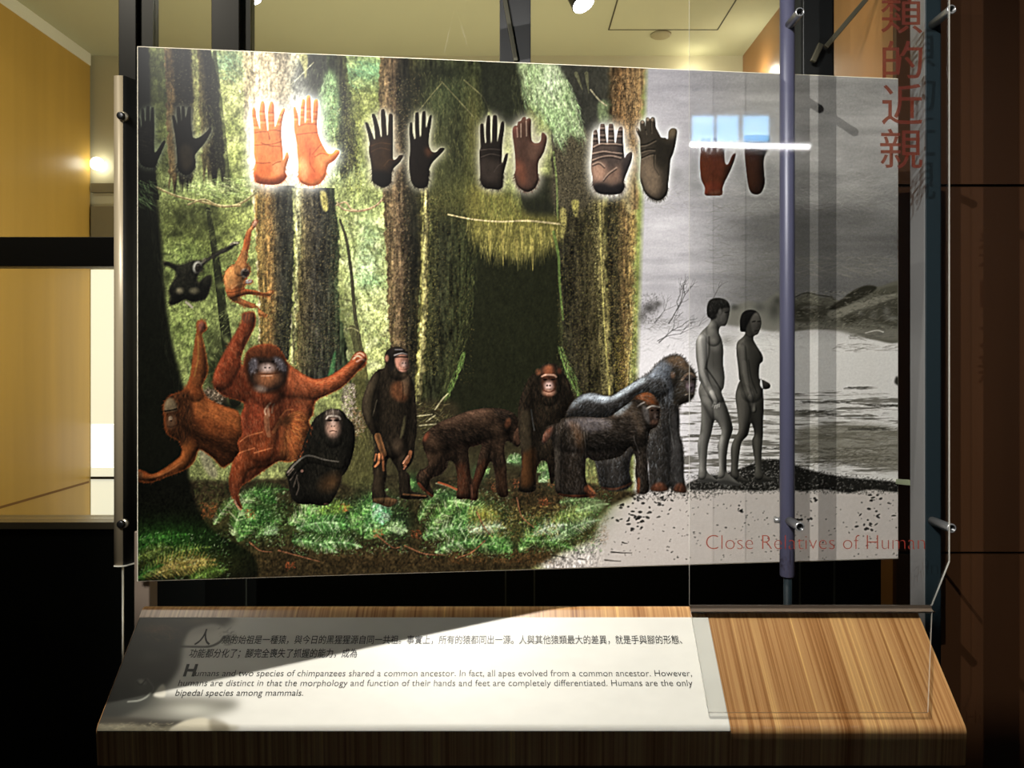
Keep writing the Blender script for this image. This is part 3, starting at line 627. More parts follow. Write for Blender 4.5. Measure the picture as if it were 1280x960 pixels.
    for x0, x1, y in ((1054, 1088, 485), (1000, 1060, 503), (990, 1040, 514), (1058, 1110, 536), (858, 880, 545), (895, 920, 546), (998, 1046, 518), (1080, 1124, 507), (868, 905, 566), (940, 976, 560)):
        hairs(cv, region(x0, y - 1.5, x1, y + 1.5), int((x1 - x0) * 1.3), .02, 8, [(48, 46, 40), (64, 62, 54)], .6, .06, right, seed=int(x0), sm=False)
    hairs(cv, region(965, 470, 985, 490), 1, 0, 1, [(0, 0, 0)], 0, seed=1, sm=False)
    fill(cv, [(1118, 478), (1121, 470), (1124, 476), (1124, 482)], (40, 38, 32), 1, .9)
    # pale ground
    pm, sl = pmask(cv, [(846, 606), (1132, 606), (1132, 742), (720, 742), (668, 704), (700, 690), (742, 672), (748, 648), (764, 632), (796, 618)], False, 9)
    mix(cv, sl, pm, (192, 184, 176))
    ground = np.zeros((H, W), np.float32); ground[sl] = pm
    # pebble band
    band = [(858, 606), (880, 596), (905, 592), (930, 584), (952, 576), (975, 575), (1000, 584), (1030, 592), (1060, 597), (1095, 600), (1124, 604), (1124, 615), (1090, 612), (1060, 616), (1030, 612), (1005, 614), (980, 612), (950, 614), (900, 612), (868, 613)]
    fill(cv, band, (24, 23, 20), 1.5, .95)
    speckle(cv, [(856, 594), (905, 590), (952, 573), (976, 573), (1030, 590), (1124, 600), (1124, 618), (1000, 617), (860, 617)], 2600, [(24, 23, 20), (18, 17, 15), (60, 58, 52), (176, 172, 164), (16, 16, 14), (20, 20, 18)], .75, 98, 2.2, sm=False)
    speckle(cv, region(856, 588, 990, 616), 480, [(205, 201, 194), (150, 146, 138)], .6, 99, 2.4, sm=False)
    speckle(cv, [(776, 616), (860, 607), (900, 610), (900, 622), (800, 626)], 300, [(28, 26, 24), (70, 66, 62), (20, 20, 18)], .75, 100, 3.2, sm=False)
    rp = np.random.RandomState(3)
    for cx, cy, n, sx, sy in ((780, 632, 5, 3, 3), (792, 652, 20, 9, 5), (806, 643, 10, 9, 4), (820, 634, 6, 10, 4), (795, 623, 8, 5, 3), (830, 618, 12, 9, 4), (1018, 624, 4, 5, 1.5), (1098, 628, 8, 8, 4), (925, 636, 4, 2, 2), (1004, 649, 6, 7, 2), (1096, 654, 16, 18, 8)):
        for _ in range(n):
            disc(cv, cx + rp.randn() * sx, cy + rp.randn() * sy, 1.2 + rp.rand() * 1.8, .8 + rp.rand() * 1., (34, 32, 30), .8, rp.randn() * .4)
    for _ in range(260):
        x, y = 700 + rp.rand() * 424, 622 + rp.rand() * 78
        c = 40 + rp.rand() * 90
        disc(cv, x, y, .6 + rp.rand() * 1.1, .5 + rp.rand() * .5, (c, c * .96, c * .92), .65 * float(ground[min(H - 1, int((y - 52) * 1.4)), min(W - 1, int((x - 164) * 1.4))]), rp.randn() * .5)
    for x0, x1, y in ((686, 700, 694), (723, 733, 698), (756, 776, 700), (700, 712, 696), (764, 790, 690), (778, 784, 678)):
        line(cv, [(x0, y), ((x0 + x1) / 2, y + 1), (x1, y + 1.4)], (2, .8), (46, 42, 38), .8)
    # pale glow along the right edge of the last trunk
    hairs(cv, region(782, 380, 796, 490), 160, 1.57, 4, [(206, 196, 120), (225, 218, 170)], .4, .8, seed=101, sm=False)
    # ---------- forest floor
    gm2 = [(164, 600), (300, 600), (380, 596), (470, 592), (560, 596), (660, 590), (750, 606), (800, 616), (764, 632), (748, 648), (742, 672), (700, 690), (664, 712), (160, 742)]
    fill(cv, gm2, (44, 36, 22), 4, 1, sm=False)
    fill(cv, [(452, 520), (560, 500), (590, 540), (680, 560), (700, 600), (440, 606), (430, 560)], (44, 38, 24), 6, .9)
    fm, fs = pmask(cv, gm2, False, 4)
    nzf = vnoise(H, W, 7, 5, 4, 102)[fs] - .5
    cv.a[fs] *= 1 + (nzf * 1.1 * fm)[..., None]
    speckle(cv, region(560, 596, 760, 680), 3000, [(90, 66, 34), (120, 92, 50), (64, 44, 24), (36, 28, 16), (130, 76, 44)], .5, 103, 4, sm=False)
    speckle(cv, region(300, 684, 700, 706), 2000, [(74, 56, 34), (100, 74, 42), (44, 34, 22)], .4, 104, 4, sm=False)
    speckle(cv, region(560, 688, 690, 704), 600, [(120, 76, 40), (96, 62, 34)], .4, 105, 4, sm=False)
    # undergrowth behind the standing ape: stumps, bark, sticks
    fill(cv, [(440, 470), (456, 474), (460, 540), (470, 600), (428, 604), (438, 560)], (70, 68, 34), 4, .9)
    hairs(cv, region(436, 530, 470, 606), 260, 1.5, 9, [(100, 98, 50), (64, 60, 32), (120, 116, 70)], .5, .3, seed=106, sm=False)
    fill(cv, [(452, 472), (444, 464), (452, 440), (460, 470)], (110, 104, 50), 2, .6)
    speckle(cv, [(428, 488), (442, 480), (444, 500), (440, 520), (430, 524)], 440, [(176, 152, 150), (110, 88, 86), (205, 186, 184), (60, 46, 44)], .65, 107, 4)
    speckle(cv, [(440, 512), (452, 514), (458, 530), (450, 545), (440, 540)], 300, [(150, 104, 66), (196, 176, 160), (80, 56, 40)], .6, 108, 4)
    hairs(cv, region(520, 505, 560, 560), 240, -.3, 10, [(120, 116, 60), (84, 66, 36), (150, 138, 92), (44, 40, 26)], .55, .5, seed=109, sm=False)
    for p in ([(544, 512), (552, 500), (560, 492)], [(522, 520), (540, 518)], [(524, 532), (545, 530)], [(533, 527), (544, 519)], [(545, 604), (560, 608), (572, 614)]):
        line(cv, p, 1.6, (170, 160, 120), .7)
    hairs(cv, region(700, 575, 800, 616), 300, 1.2, 7, [(110, 84, 40), (150, 120, 62), (60, 44, 26), (96, 104, 50)], .5, .6, seed=110, sm=False)
    # ---------- the black trunk of the left edge
    fill(cv, [(160, 50), (184, 50), (190, 150), (196, 240), (202, 300), (206, 360), (214, 420), (228, 478), (242, 520), (236, 590), (250, 640), (270, 665), (320, 698), (300, 742), (160, 742), (160, 300)], (11, 12, 8), 3, .97)
    hairs(cv, [(186, 245), (200, 250), (214, 430), (226, 480), (205, 440)], 120, 1.5, 14, [(34, 36, 24), (24, 26, 18)], .5, .15, seed=111)
    hairs(cv, region(168, 225, 190, 255), 70, .8, 14, [(60, 84, 48), (90, 116, 70)], .6, .3, seed=112, sm=False)
    # undergrowth beneath the orangutans
    hairs(cv, [(238, 560), (262, 560), (292, 590), (292, 630), (262, 640), (244, 620)], 420, 1.2, 7, [(70, 84, 36), (40, 52, 22), (110, 116, 62), (20, 24, 12)], .55, .8, seed=113)
    fill(cv, [(248, 562), (256, 560), (272, 590), (266, 598), (254, 584)], (122, 116, 90), 2, .85)
    speckle(cv, region(252, 628, 272, 648), 120, [(160, 84, 44), (110, 60, 34)], .7, 114, 4, sm=False)
    fill(cv, [(252, 490), (280, 486), (284, 510), (262, 514)], (44, 36, 26), 3, .9)
    speckle(cv, [(252, 490), (270, 486), (280, 496), (276, 510), (258, 504)], 260, [(150, 122, 100), (84, 62, 48), (190, 166, 140)], .6, 115, 4)
    blob(cv, 292, 508, 18, 8, (14, 14, 9), .95)
    # ---------- ferns
    FG = [(74, 124, 54), (106, 152, 76), (48, 86, 38), (142, 176, 108)]
    FL = [(110, 160, 80), (150, 190, 110), (80, 130, 56), (186, 206, 150)]
    FW = [(176, 190, 160), (205, 212, 190), (130, 160, 116)]
    FB = [(84, 132, 66), (122, 164, 100), (54, 96, 46), (170, 194, 146)]
    FD = [(40, 84, 30), (30, 62, 24), (64, 110, 44)]
    FY = [(140, 122, 62), (112, 100, 48), (164, 144, 82)]
    for x, y, rx, ry, c in ((325, 645, 30, 26, (38, 74, 30)), (410, 655, 40, 22, (40, 78, 34)), (468, 640, 28, 24, (52, 96, 48)), (590, 650, 40, 26, (50, 84, 40)), (620, 680, 24, 12, (30, 54, 26)),
                            (690, 665, 40, 18, (56, 84, 42)), (735, 640, 26, 16, (84, 100, 58)), (210, 675, 60, 22, (32, 66, 22)), (225, 705, 60, 16, (70, 78, 32)), (500, 655, 18, 20, (26, 40, 24)),
                            (560, 620, 20, 10, (60, 100, 50)), (515, 605, 10, 12, (44, 90, 40)), (690, 592, 12, 14, (70, 112, 64)), (645, 575, 10, 6, (84, 132, 78)), (600, 592, 10, 10, (56, 92, 52))):
        blob(cv, x, y, rx, ry, c, .85)
    for a in [((300, 622), (360, 612), 10, 9, FD, 1), ((268, 655), (300, 618), 6, 7, FL, 2), ((292, 668), (318, 610), 8, 13, [(120, 160, 90), (176, 196, 140), (84, 132, 60)], 3), ((318, 616), (345, 628), 5, 10, FD, 4),
              ((298, 676), (322, 640), 4, 12, FG, 5), ((320, 672), (352, 650), 5, 6, FG, 6), ((330, 668), (348, 662), 4, 7, [(150, 170, 130), (110, 140, 90)], 7),
              ((362, 655), (412, 632), 8, 12, FL, 8), ((372, 660), (440, 658), 12, 14, FB, 9), ((366, 676), (420, 690), 8, 11, FB, 10), ((400, 680), (452, 684), 8, 10, FB, 11), ((395, 640), (440, 634), 6, 10, [(120, 150, 60), (90, 124, 48)], 12),
              ((376, 628), (398, 648), 4, 9, FL, 13), ((452, 668), (438, 640), 5, 8, FG, 14), ((440, 660), (484, 612), 10, 12, FG, 15), ((458, 662), (482, 640), 4, 14, FB, 16), ((470, 618), (478, 655), 4, 13, [(150, 190, 160), (184, 212, 186), (90, 150, 104)], 17),
              ((478, 668), (505, 652), 3, 7, FG, 18), ((456, 672), (480, 660), 3, 9, FG, 19), ((484, 660), (508, 664), 4, 8, [(140, 170, 110), (176, 196, 150)], 20),
              ((534, 668), (578, 622), 10, 12, FL, 21), ((530, 672), (600, 664), 14, 13, FB, 22), ((545, 690), (600, 676), 8, 11, FB, 23), ((560, 626), (620, 646), 8, 10, FL, 24), ((566, 652), (600, 640), 5, 9, FG, 25),
              ((524, 650), (550, 612), 5, 8, FG, 26), ((584, 680), (636, 690), 8, 11, FG, 27), ((586, 664), (632, 660), 8, 10, FW, 28), ((612, 670), (640, 690), 5, 9, FG, 29),
              ((650, 690), (676, 658), 6, 9, FG, 30), ((668, 668), (708, 656), 7, 10, FW, 31), ((690, 676), (748, 650), 9, 11, [(140, 160, 120), (170, 184, 150), (110, 140, 96)], 32), ((660, 676), (720, 688), 8, 8, FG, 33),
              ((690, 652), (740, 640), 6, 10, [(120, 140, 66), (150, 164, 96), (96, 118, 56)], 34), ((700, 628), (750, 626), 5, 8, [(120, 150, 90), (90, 124, 70)], 35), ((720, 640), (760, 630), 5, 8, [(150, 170, 120), (120, 146, 96)], 36),
              ((672, 590), (692, 578), 4, 7, FG, 37), ((674, 602), (694, 594), 4, 8, FB, 38), ((634, 578), (652, 572), 4, 6, FB, 39), ((596, 596), (612, 586), 3, 6, FG, 40), ((505, 612), (520, 602), 3, 6, FG, 41),
              ((168, 690), (232, 668), 10, 10, FD, 42), ((168, 700), (215, 684), 6, 9, [(110, 120, 60), (84, 100, 44)], 43), ((186, 712), (262, 684), 14, 9, [(96, 120, 50), (120, 140, 66)], 44), ((180, 720), (268, 700), 12, 16, FY, 45),
              ((196, 716), (270, 706), 6, 12, FY, 46), ((168, 726), (204, 706), 5, 8, FD, 47), ((236, 728), (284, 712), 8, 10, [(86, 116, 44), (110, 134, 62)], 48), ((170, 676), (210, 672), 4, 8, FD, 49)]:
        frond(cv, *a[:5], seed=a[5], n=22, al=.62)
    for c, n, x0, y0, x1, y1, s in ([(200, 215, 170), 200, 300, 610, 360, 680, 1], [(205, 220, 190), 300, 366, 620, 505, 692, 2], [(205, 220, 180), 340, 524, 612, 640, 696, 3], [(196, 206, 176), 180, 650, 640, 748, 690, 4], [(140, 170, 90), 160, 168, 660, 290, 728, 5]):
        hairs(cv, region(x0, y0, x1, y1), n, -.6, 3.2, [c, (120, 160, 90), (30, 50, 22)], .6, .9, seed=120 + s, sm=False)
    fs_ = (slice(int((600 - 52) * 1.4), H), slice(0, int((766 - 164) * 1.4))); cv.a[fs_] = .6 * cv.a[fs_] + .4 * blur(cv.a[fs_], 1)
    for (x0, y0, x1, y1, n, a0) in ((296, 612, 360, 684, 420, -.4), (364, 622, 510, 694, 900, -.3), (524, 612, 640, 698, 800, -.4), (648, 640, 752, 692, 500, -.5), (700, 612, 764, 640, 160, -.3), (168, 664, 286, 728, 420, -.3)):
        hairs(cv, region(x0, y0, x1, y1), n, a0, 3.5, [(60, 112, 50), (96, 150, 74), (150, 186, 118), (24, 44, 20), (16, 26, 14), (190, 206, 164)], .6, .8, seed=int(x0), sm=False)
    speckle(cv, region(585, 632, 700, 672), 1000, [(150, 130, 60), (110, 90, 44), (170, 150, 90), (60, 46, 26)], .5, 126, 4, sm=False)
    disc(cv, 605, 644, 13, 9, (132, 114, 48), .6, 0, None, .8)
    for p in ([(596, 640), (606, 660), (616, 672)], [(646, 622), (652, 645), (668, 660)], [(470, 668), (490, 684), (500, 684)], [(506, 682), (530, 692), (556, 694)], [(312, 678), (325, 688), (340, 690)], [(348, 688), (370, 694), (400, 702)], [(606, 676), (590, 690), (570, 698)]):
        line(cv, p, (1.8, .9), (128, 84, 58), .8)
    for x, y in ((431, 634), (312, 642), (472, 666), (362, 708), (690, 604), (700, 612), (648, 604), (620, 610), (680, 628), (520, 668)):
        speckle(cv, region(x - 6, y - 5, x + 6, y + 5), 44, [(176, 84, 46), (140, 70, 40), (110, 50, 30)], .7, int(x), 3, sm=False)
    # calmer greens; pale gap between the two light trunks, lamp glow painted in
    ds = (np.clip((800 - GX) / 14, 0, 1) * np.clip((640 - GY) / 30, 0, 1) * .22)[..., None]
    g_ = cv.a.mean(-1, keepdims=True) * np.array([1.04, 1.0, .86], np.float32); cv.a += ((g_ - cv.a) * ds).astype(np.float32)
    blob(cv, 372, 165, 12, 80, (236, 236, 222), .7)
    # fine light-and-dark detail of leaves and bark
    fg = np.clip((802 - GX) / 14, 0, 1) * np.clip((622 - GY) / 20, 0, 1)
    n1 = vnoise(H, W, 2.2, 3.2, 2, 201) - .5; n2 = vnoise(H, W, 5, 9, 3, 202) - .5
    lum = cv.a.mean(-1)
    k = (1 + fg * (n1 * .6 + n2 * .7) * np.clip(.35 + lum * 1.4, 0, 1))
    cv.a *= k[..., None].astype(np.float32)
    fl = np.clip((GY - 600) / 20, 0, 1) * np.clip((760 - GX) / 30, 0, 1)
    cv.a *= (1 + fl * (n1 * .9 + n2 * .6))[..., None].astype(np.float32)
    # bright flecks on the sunlit bark
    rf = np.random.RandomState(77)
    for (x0, y0, x1, y1, n, c) in ((205, 60, 285, 245, 500, (150, 146, 110)), (322, 240, 424, 460, 1500, (168, 150, 100)), (476, 90, 525, 470, 800, (150, 126, 84)), (530, 240, 592, 480, 900, (112, 100, 56)), (692, 170, 740, 270, 500, (130, 118, 86)), (700, 260, 758, 500, 1400, (122, 110, 66)), (760, 250, 794, 490, 800, (150, 132, 84)), (766, 95, 800, 200, 400, (180, 150, 104)), (405, 100, 450, 240, 500, (160, 160, 100))):
        x = x0 + rf.rand(n) * (x1 - x0); y = y0 + rf.rand(n) * (y1 - y0); cc = np.array(c, float) * (.6 + .7 * rf.rand(n))[:, None]
        splat(cv, x, y, np.clip(cc, 0, 255), .2 + .4 * rf.rand(n)); splat(cv, x + .5, y + .6, np.clip(cc * .8, 0, 255), .2 + .3 * rf.rand(n))
        x = x0 + rf.rand(n) * (x1 - x0); y = y0 + rf.rand(n) * (y1 - y0); splat(cv, x, y, np.zeros((n, 3)) + 14, .4 + .4 * rf.rand(n)); splat(cv, x, y + .8, np.zeros((n, 3)) + 14, .4 + .3 * rf.rand(n))
    # ================================================================= figures
    def figure(name, label, pts, base, sm=True, soft=.8, ident=None, cut=()):
        m, sl = pmask(cv, pts, sm)
        for q in cut:
            mq, sq = pmask(cv, q, sm); full = np.zeros((H, W), np.float32); full[sq] = mq; m = m * (1 - full[sl])
        if soft > 1: mm = blur(m, soft * .7)
        else: mm = m
        mix(cv, sl, mm, base)
        k = ident or len(PARTS) + 1
        PARTS.setdefault(k, (name, label))
        L = cv.lab[sl]; L[m > .5] = k; FIG[k] = [None, name, np.array(pts, float)]
        clip = np.zeros((H, W), np.float32); clip[sl] = mm; FIG[k][0] = clip
        return clip, k
    FIG = {}
    def fur(pts, n, ang, ln, cols, al=.5, spread=.25, clip=None, bend=0, seed=1): hairs(cv, pts, n, ang, ln, cols, al, spread, clip, bend, True, seed)
    # ---- hands and feet with printed halos; lamp light painted into halo tone and spread
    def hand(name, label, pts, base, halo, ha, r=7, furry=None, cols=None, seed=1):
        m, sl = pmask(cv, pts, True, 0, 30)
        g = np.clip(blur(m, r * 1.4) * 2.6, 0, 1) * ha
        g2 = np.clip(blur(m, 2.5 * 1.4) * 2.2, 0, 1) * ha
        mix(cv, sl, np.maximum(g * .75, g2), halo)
        if furry is not None:
            xs, ys, a0 = furry
            hairs(cv, None, len(xs), a0, 5, [base], .9, .35, None, 0, True, seed, (np.array(xs), np.array(ys)))
        return figure(name, label, pts, base)
    def edge_tufts(pts, y0, n, seed):
        """points along the lower border of an outline, with outward directions"""
        q = smooth(pts, 8); c = q.mean(0); q = q[q[:, 1] > y0]
        k = np.random.RandomState(seed).randint(0, len(q), n); q = q[k]
        a = np.arctan2(q[:, 1] - c[1] + 6, q[:, 0] - c[0])
        return q[:, 0] - 2 * np.cos(a), q[:, 1] - 2 * np.sin(a), (lambda x, y, a=a: a)
    g1 = cp(165, 110, 8, [52,430, 48,300,62,285,80,310,95,395, 92,220,108,205,122,230,130,320,136,322,142,195,158,178,176,195,180,320,186,320,190,205,205,195,220,215,224,430,222,560,228,640,250,625,300,545,325,525,334,545,300,630,270,700,240,770,215,795,160,795,100,775,70,720,62,600])
    hand('printed_hand', 'dark printed hand at the far left of the row', g1, (13, 13, 11), (120, 128, 108), .5, 4, edge_tufts(g1, 202, 60, 1))
    hairs(cv, cp(165, 110, 8, [70,430,215,430,215,600,80,650]), 70, .2, 6, [(40, 38, 32), (30, 28, 24)], .5, .3, seed=131)
    g2 = cp(165, 110, 8, [400,290,412,270,430,290,455,370,448,290,446,200,465,185,482,200,492,318,497,310,495,195,508,180,525,195,534,290,542,275,560,195,580,185,592,200,590,330,600,430,610,490,650,500,700,475,750,430,780,392,797,410,770,480,720,560,660,630,630,680,640,740,625,800,590,850,540,872,490,850,455,800,450,700,440,560,425,450])
    c, _ = hand('printed_foot', 'dark printed foot at the far left of the row', g2, (14, 13, 11), (128, 132, 112), .55, 4, edge_tufts(g2, 205, 90, 2))
    fill(cv, cp(165, 110, 8, [480,640,520,560,600,600,620,700,600,780,550,835,510,800]), (44, 38, 28), 3, .7, clip=c)
    # orangutan hand and foot
    s = 960 / 140
    g3 = cp(300, 110, s, [120,420,112,300,103,215,108,175,120,165,133,190,140,250,160,320,172,352,170,290,165,220,172,150,185,115,203,115,215,150,216,220,228,300,236,362,243,355,240,270,240,190,255,130,270,115,288,130,294,200,296,300,302,332,320,280,345,210,365,175,382,172,385,195,365,270,355,360,358,440,368,560,370,620,385,580,395,555,412,555,418,600,400,660,388,720,400,760,370,800,330,825,260,830,190,825,140,810,125,780,115,720,130,640,120,560,120,480])
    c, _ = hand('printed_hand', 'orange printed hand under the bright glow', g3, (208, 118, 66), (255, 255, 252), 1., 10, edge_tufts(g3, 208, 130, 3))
    P = lambda *f: cp(300, 110, s, f)
    fill(cv, P(120,700,150,740,200,775,280,780,360,740,395,700,400,800,300,835,150,825), (120, 46, 22), 3, .8, clip=c)
    fill(cv, P(270,650,330,630,380,640,385,720,330,750,285,720), (226, 148, 96), 3, .7, clip=c)
    fill(cv, P(130,640,250,640,270,720,200,760,140,720), (196, 92, 46), 3, .6, clip=c)
    for p in (P(130,490,200,485,280,480,350,460), P(180,470,260,495,340,500), P(130,640,200,645,260,640), P(280,660,310,640,350,630), P(130,385,180,375,240,375), P(245,365,300,362,350,370), P(240,380,255,440)):
        line(cv, p, 1.2, (140, 66, 34), .7, clip=c)
    for x0, x1, yy in ((105, 140, 240), (118, 165, 320), (168, 214, 200), (175, 225, 275), (240, 290, 210), (242, 292, 280), (325, 365, 290), (340, 378, 230)):
        line(cv, P(x0, yy, x1, yy), 1.1, (152, 78, 44), .6, False, c); line(cv, P(x0, yy + 22, x1, yy + 22), 2.4, (232, 164, 116), .5, False, c)
    g4 = cp(300, 110, s, [465,360,462,250,455,180,470,160,485,190,500,250,505,312,512,312,520,180,530,110,545,95,560,110,555,200,555,280,562,292,568,200,568,90,585,62,605,80,610,180,615,280,622,292,625,200,632,115,650,95,670,110,670,200,660,300,668,380,690,450,720,510,750,555,790,560,820,530,848,535,850,565,810,620,760,655,745,700,730,760,690,815,640,838,590,838,540,820,510,790,500,720,500,640,490,560,485,470])
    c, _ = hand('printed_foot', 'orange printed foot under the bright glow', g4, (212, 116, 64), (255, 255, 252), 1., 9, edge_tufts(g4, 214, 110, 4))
    fill(cv, P(560,480,650,500,640,620,650,700,690,760,620,800,560,760,590,640), (186, 84, 50), 5, .7, clip=c)
    fill(cv, P(500,620,560,600,590,700,560,800,520,760), (232, 160, 108), 4, .7, clip=c)
    fill(cv, P(650,590,700,565,760,590,740,650,690,690,660,650), (224, 140, 84), 3, .7, clip=c)
    for p in (P(620,570,680,500,700,480), P(640,590,700,560,760,575), P(600,520,600,640,640,720), P(490,400,560,390,660,380), P(500,330,560,310,660,310)):
        line(cv, p, 1.4, (150, 70, 40), .6, clip=c)
    for x0, x1, yy in ((515, 556, 230), (568, 612, 180), (570, 615, 250), (628, 668, 205), (625, 665, 265), (460, 495, 250), (520, 556, 170)):
        line(cv, P(x0, yy, x1, yy), 1.1, (152, 76, 44), .6, False, c); line(cv, P(x0, yy + 20, x1, yy + 20), 2.2, (234, 166, 118), .5, False, c)
    fill(cv, P(500,720,520,790,570,825,640,835,720,790,745,720,760,760,640,850,520,840), (140, 56, 34), 2.5, .8, clip=c)
    # chimpanzee
    P = lambda *f: cp(445, 120, 8, f)
    g5 = P(135,470,115,370,92,275,105,262,125,280,160,370,182,428,190,420,180,300,158,200,165,178,185,180,205,220,230,310,248,402,256,392,252,290,248,160,265,130,288,140,298,220,305,330,312,392,320,372,322,280,328,190,348,175,368,195,368,300,370,430,368,560,372,632,400,632,430,595,465,588,472,605,440,660,380,720,360,760,355,830,330,890,270,915,210,890,165,850,160,780,150,680,132,580,130,520)
    c, _ = hand('printed_hand', 'dark brown printed hand right of the orange pair', g5, (26, 19, 14), (196, 190, 168), .8, 6, edge_tufts(g5, 212, 110, 5))
    fill(cv, P(140,470,250,430,340,440,350,600,330,720,200,740,150,620), (48, 34, 22), 5, .8, clip=c)
    for p in (P(150,560,240,520,340,540), P(150,500,240,470,350,480), P(280,700,330,640,380,640)): line(cv, p, 1.2, (66, 46, 30), .6, clip=c)
    fill(cv, P(160,760,350,780,330,900,260,920,180,880), (12, 11, 10), 3, .8, clip=c)
    g6 = P(540,480,532,380,535,290,550,262,565,280,568,360,585,428,595,412,590,300,592,180,610,162,628,175,632,280,640,402,650,382,655,280,662,170,680,150,697,165,698,290,705,315,720,250,735,200,755,190,760,210,748,300,735,380,730,480,755,550,800,560,840,522,880,520,882,540,830,600,770,660,735,730,730,800,720,880,690,915,640,925,600,915,560,870,535,760,530,640,540,560)
    c, _ = hand('printed_foot', 'dark brown printed foot right of the orange pair', g6, (20, 16, 13), (192, 186, 162), .8, 6, edge_tufts(g6, 212, 110, 6))
    fill(cv, P(690,520,740,520,760,570,720,610,690,570), (66, 42, 28), 3, .8, clip=c)
    # bonobo
    P = lambda *f: cp(585, 130, 8, f)
    g7 = P(125,430,120,300,122,210,145,195,158,215,162,300,172,382,182,377,178,280,185,150,200,115,220,120,225,200,228,372,236,372,240,260,248,130,268,110,290,125,294,220,292,367,300,352,318,250,330,190,348,172,362,190,360,280,345,380,340,470,338,580,350,575,370,510,395,490,400,510,385,590,365,660,350,740,345,820,310,855,240,850,170,840,130,790,120,680,115,560,112,480)
    c, _ = hand('printed_hand', 'charcoal printed hand in front of the hollow tree', g7, (26, 22, 19), (182, 176, 156), .8, 6, edge_tufts(g7, 215, 110, 7))
    fill(cv, P(130,560,260,560,330,620,300,760,200,780,140,720), (46, 39, 34), 5, .8, clip=c)
    for p in (P(130,460,230,450,330,460), P(130,530,230,500,330,520), P(260,680,300,620,350,590)): line(cv, p, 1.2, (62, 54, 48), .6, clip=c)
    g8 = P(460,420,445,320,445,250,470,215,490,215,500,180,530,165,545,135,575,130,585,160,590,150,615,140,632,165,630,240,635,340,650,380,690,392,725,370,735,300,750,285,780,310,790,350,770,450,740,520,705,580,700,680,705,760,670,840,600,880,540,860,490,810,465,720,475,640,470,540)
    c, _ = hand('printed_foot', 'reddish brown printed foot in front of the hollow tree', g8, (62, 44, 36), (190, 182, 164), .85, 7, edge_tufts(g8, 215, 120, 8))
    fill(cv, P(480,560,560,600,580,760,560,820,500,740), (96, 58, 42), 5, .8, clip=c)
    fill(cv, P(470,700,490,800,560,850,640,840,690,760,720,760,660,880,540,890,460,780), (30, 23, 18), 2.5, .85, clip=c)
    for p in (P(490,240,494,330), P(530,200,530,330), P(583,170,585,320)): line(cv, p, 1.4, (160, 138, 120), .6, clip=c)
    fill(cv, P(455,330,455,220,490,230,490,330), (80, 48, 42), 2, .6, clip=c); fill(cv, P(600,400,700,410,700,520,620,560), (84, 62, 50), 5, .7, clip=c)
    # gorilla
    s = 960 / 130; P = lambda *f: cp(730, 135, s, f)
    g9 = P(78,360,82,260,88,215,108,200,125,215,135,322,145,327,146,220,150,155,172,145,192,155,200,230,212,322,220,312,225,200,230,150,250,143,270,155,280,240,285,322,295,312,310,220,325,180,350,172,360,200,362,300,368,400,375,460,395,430,430,405,447,420,440,480,415,550,380,640,365,690,375,720,350,780,290,800,200,800,120,780,85,720,78,640,65,560,70,470)
    c, _ = hand('printed_hand', 'broad grey-brown printed hand with creased palm', g9, (66, 56, 50), (238, 236, 226), .95, 7, edge_tufts(g9, 226, 140, 9))
    fill(cv, P(75,560,130,500,200,530,210,600,170,680,100,680), (164, 128, 106), 6, .9, clip=c)
    fill(cv, P(200,620,270,560,340,540,360,600,320,690,220,700), (124, 98, 82), 6, .8, clip=c)
    fill(cv, P(80,720,150,690,260,720,360,690,380,760,300,820,100,800), (26, 24, 24), 3, .9, clip=c)
    fill(cv, P(370,480,420,400,455,410,430,540,380,640,340,640), (44, 40, 40), 3, .7, clip=c)
    fill(cv, P(300,320,360,300,370,470,330,450), (40, 37, 37), 4, .7, clip=c)
    for x0, x1, yy in ((85, 132, 285), (88, 130, 235), (150, 195, 185), (148, 205, 250), (150, 210, 295), (228, 270, 195), (225, 280, 260), (225, 285, 300), (315, 360, 200), (305, 362, 260)):
        line(cv, P(x0, yy, x1, yy), 1.8, (118, 104, 94), .7, False, c); line(cv, P(x0, yy + 22, x1, yy + 22), 1.4, (32, 28, 26), .8, False, c)
    for p in (P(85,360,150,330,210,330,280,330,350,340), P(80,420,180,400,260,410,350,420), P(80,480,160,450,250,440,340,460), P(180,660,230,600,300,550), P(80,520,140,500,190,540)):
        line(cv, p, 1.6, (146, 124, 108), .7, clip=c); line(cv, [(x, y + 2.2) for x, y in p], 1.3, (40, 33, 30), .7, clip=c)
    g10 = P(515,290,490,230,478,200,490,182,510,195,522,215,516,160,520,125,540,112,560,125,566,170,570,100,590,85,612,100,625,85,650,90,660,130,665,180,690,230,712,270,750,275,775,285,780,220,805,190,840,188,860,215,850,300,830,400,800,480,790,580,780,680,770,780,735,830,690,855,640,845,590,815,550,760,520,660,520,560,525,470,520,380)
    c, _ = hand('printed_foot', 'black-brown printed foot on the grey sky', g10, (46, 41, 34), (216, 216, 212), .7, 5, edge_tufts(g10, 236, 110, 10))
    fill(cv, P(540,480,640,420,680,520,700,640,700,760,640,820,570,760,530,620), (112, 96, 78), 7, .85, clip=c)
    fill(cv, P(660,260,780,300,820,400,760,520,690,560,640,460), (30, 27, 22), 7, .85, clip=c)
    fill(cv, P(520,640,560,760,620,820,700,840,770,760,790,800,700,870,560,830,510,700), (24, 22, 18), 2, .9, clip=c)
    for p in (P(520,340,580,330,660,290), P(525,400,590,380,650,380), P(530,460,600,430,640,420), P(650,420,650,540,690,620), P(566,200,575,230), P(618,120,622,220)):
        line(cv, p, 1.4, (20, 18, 15), .7, clip=c); line(cv, [(x + .8, y + 2) for x, y in p], 1.2, (104, 92, 76), .5, clip=c)
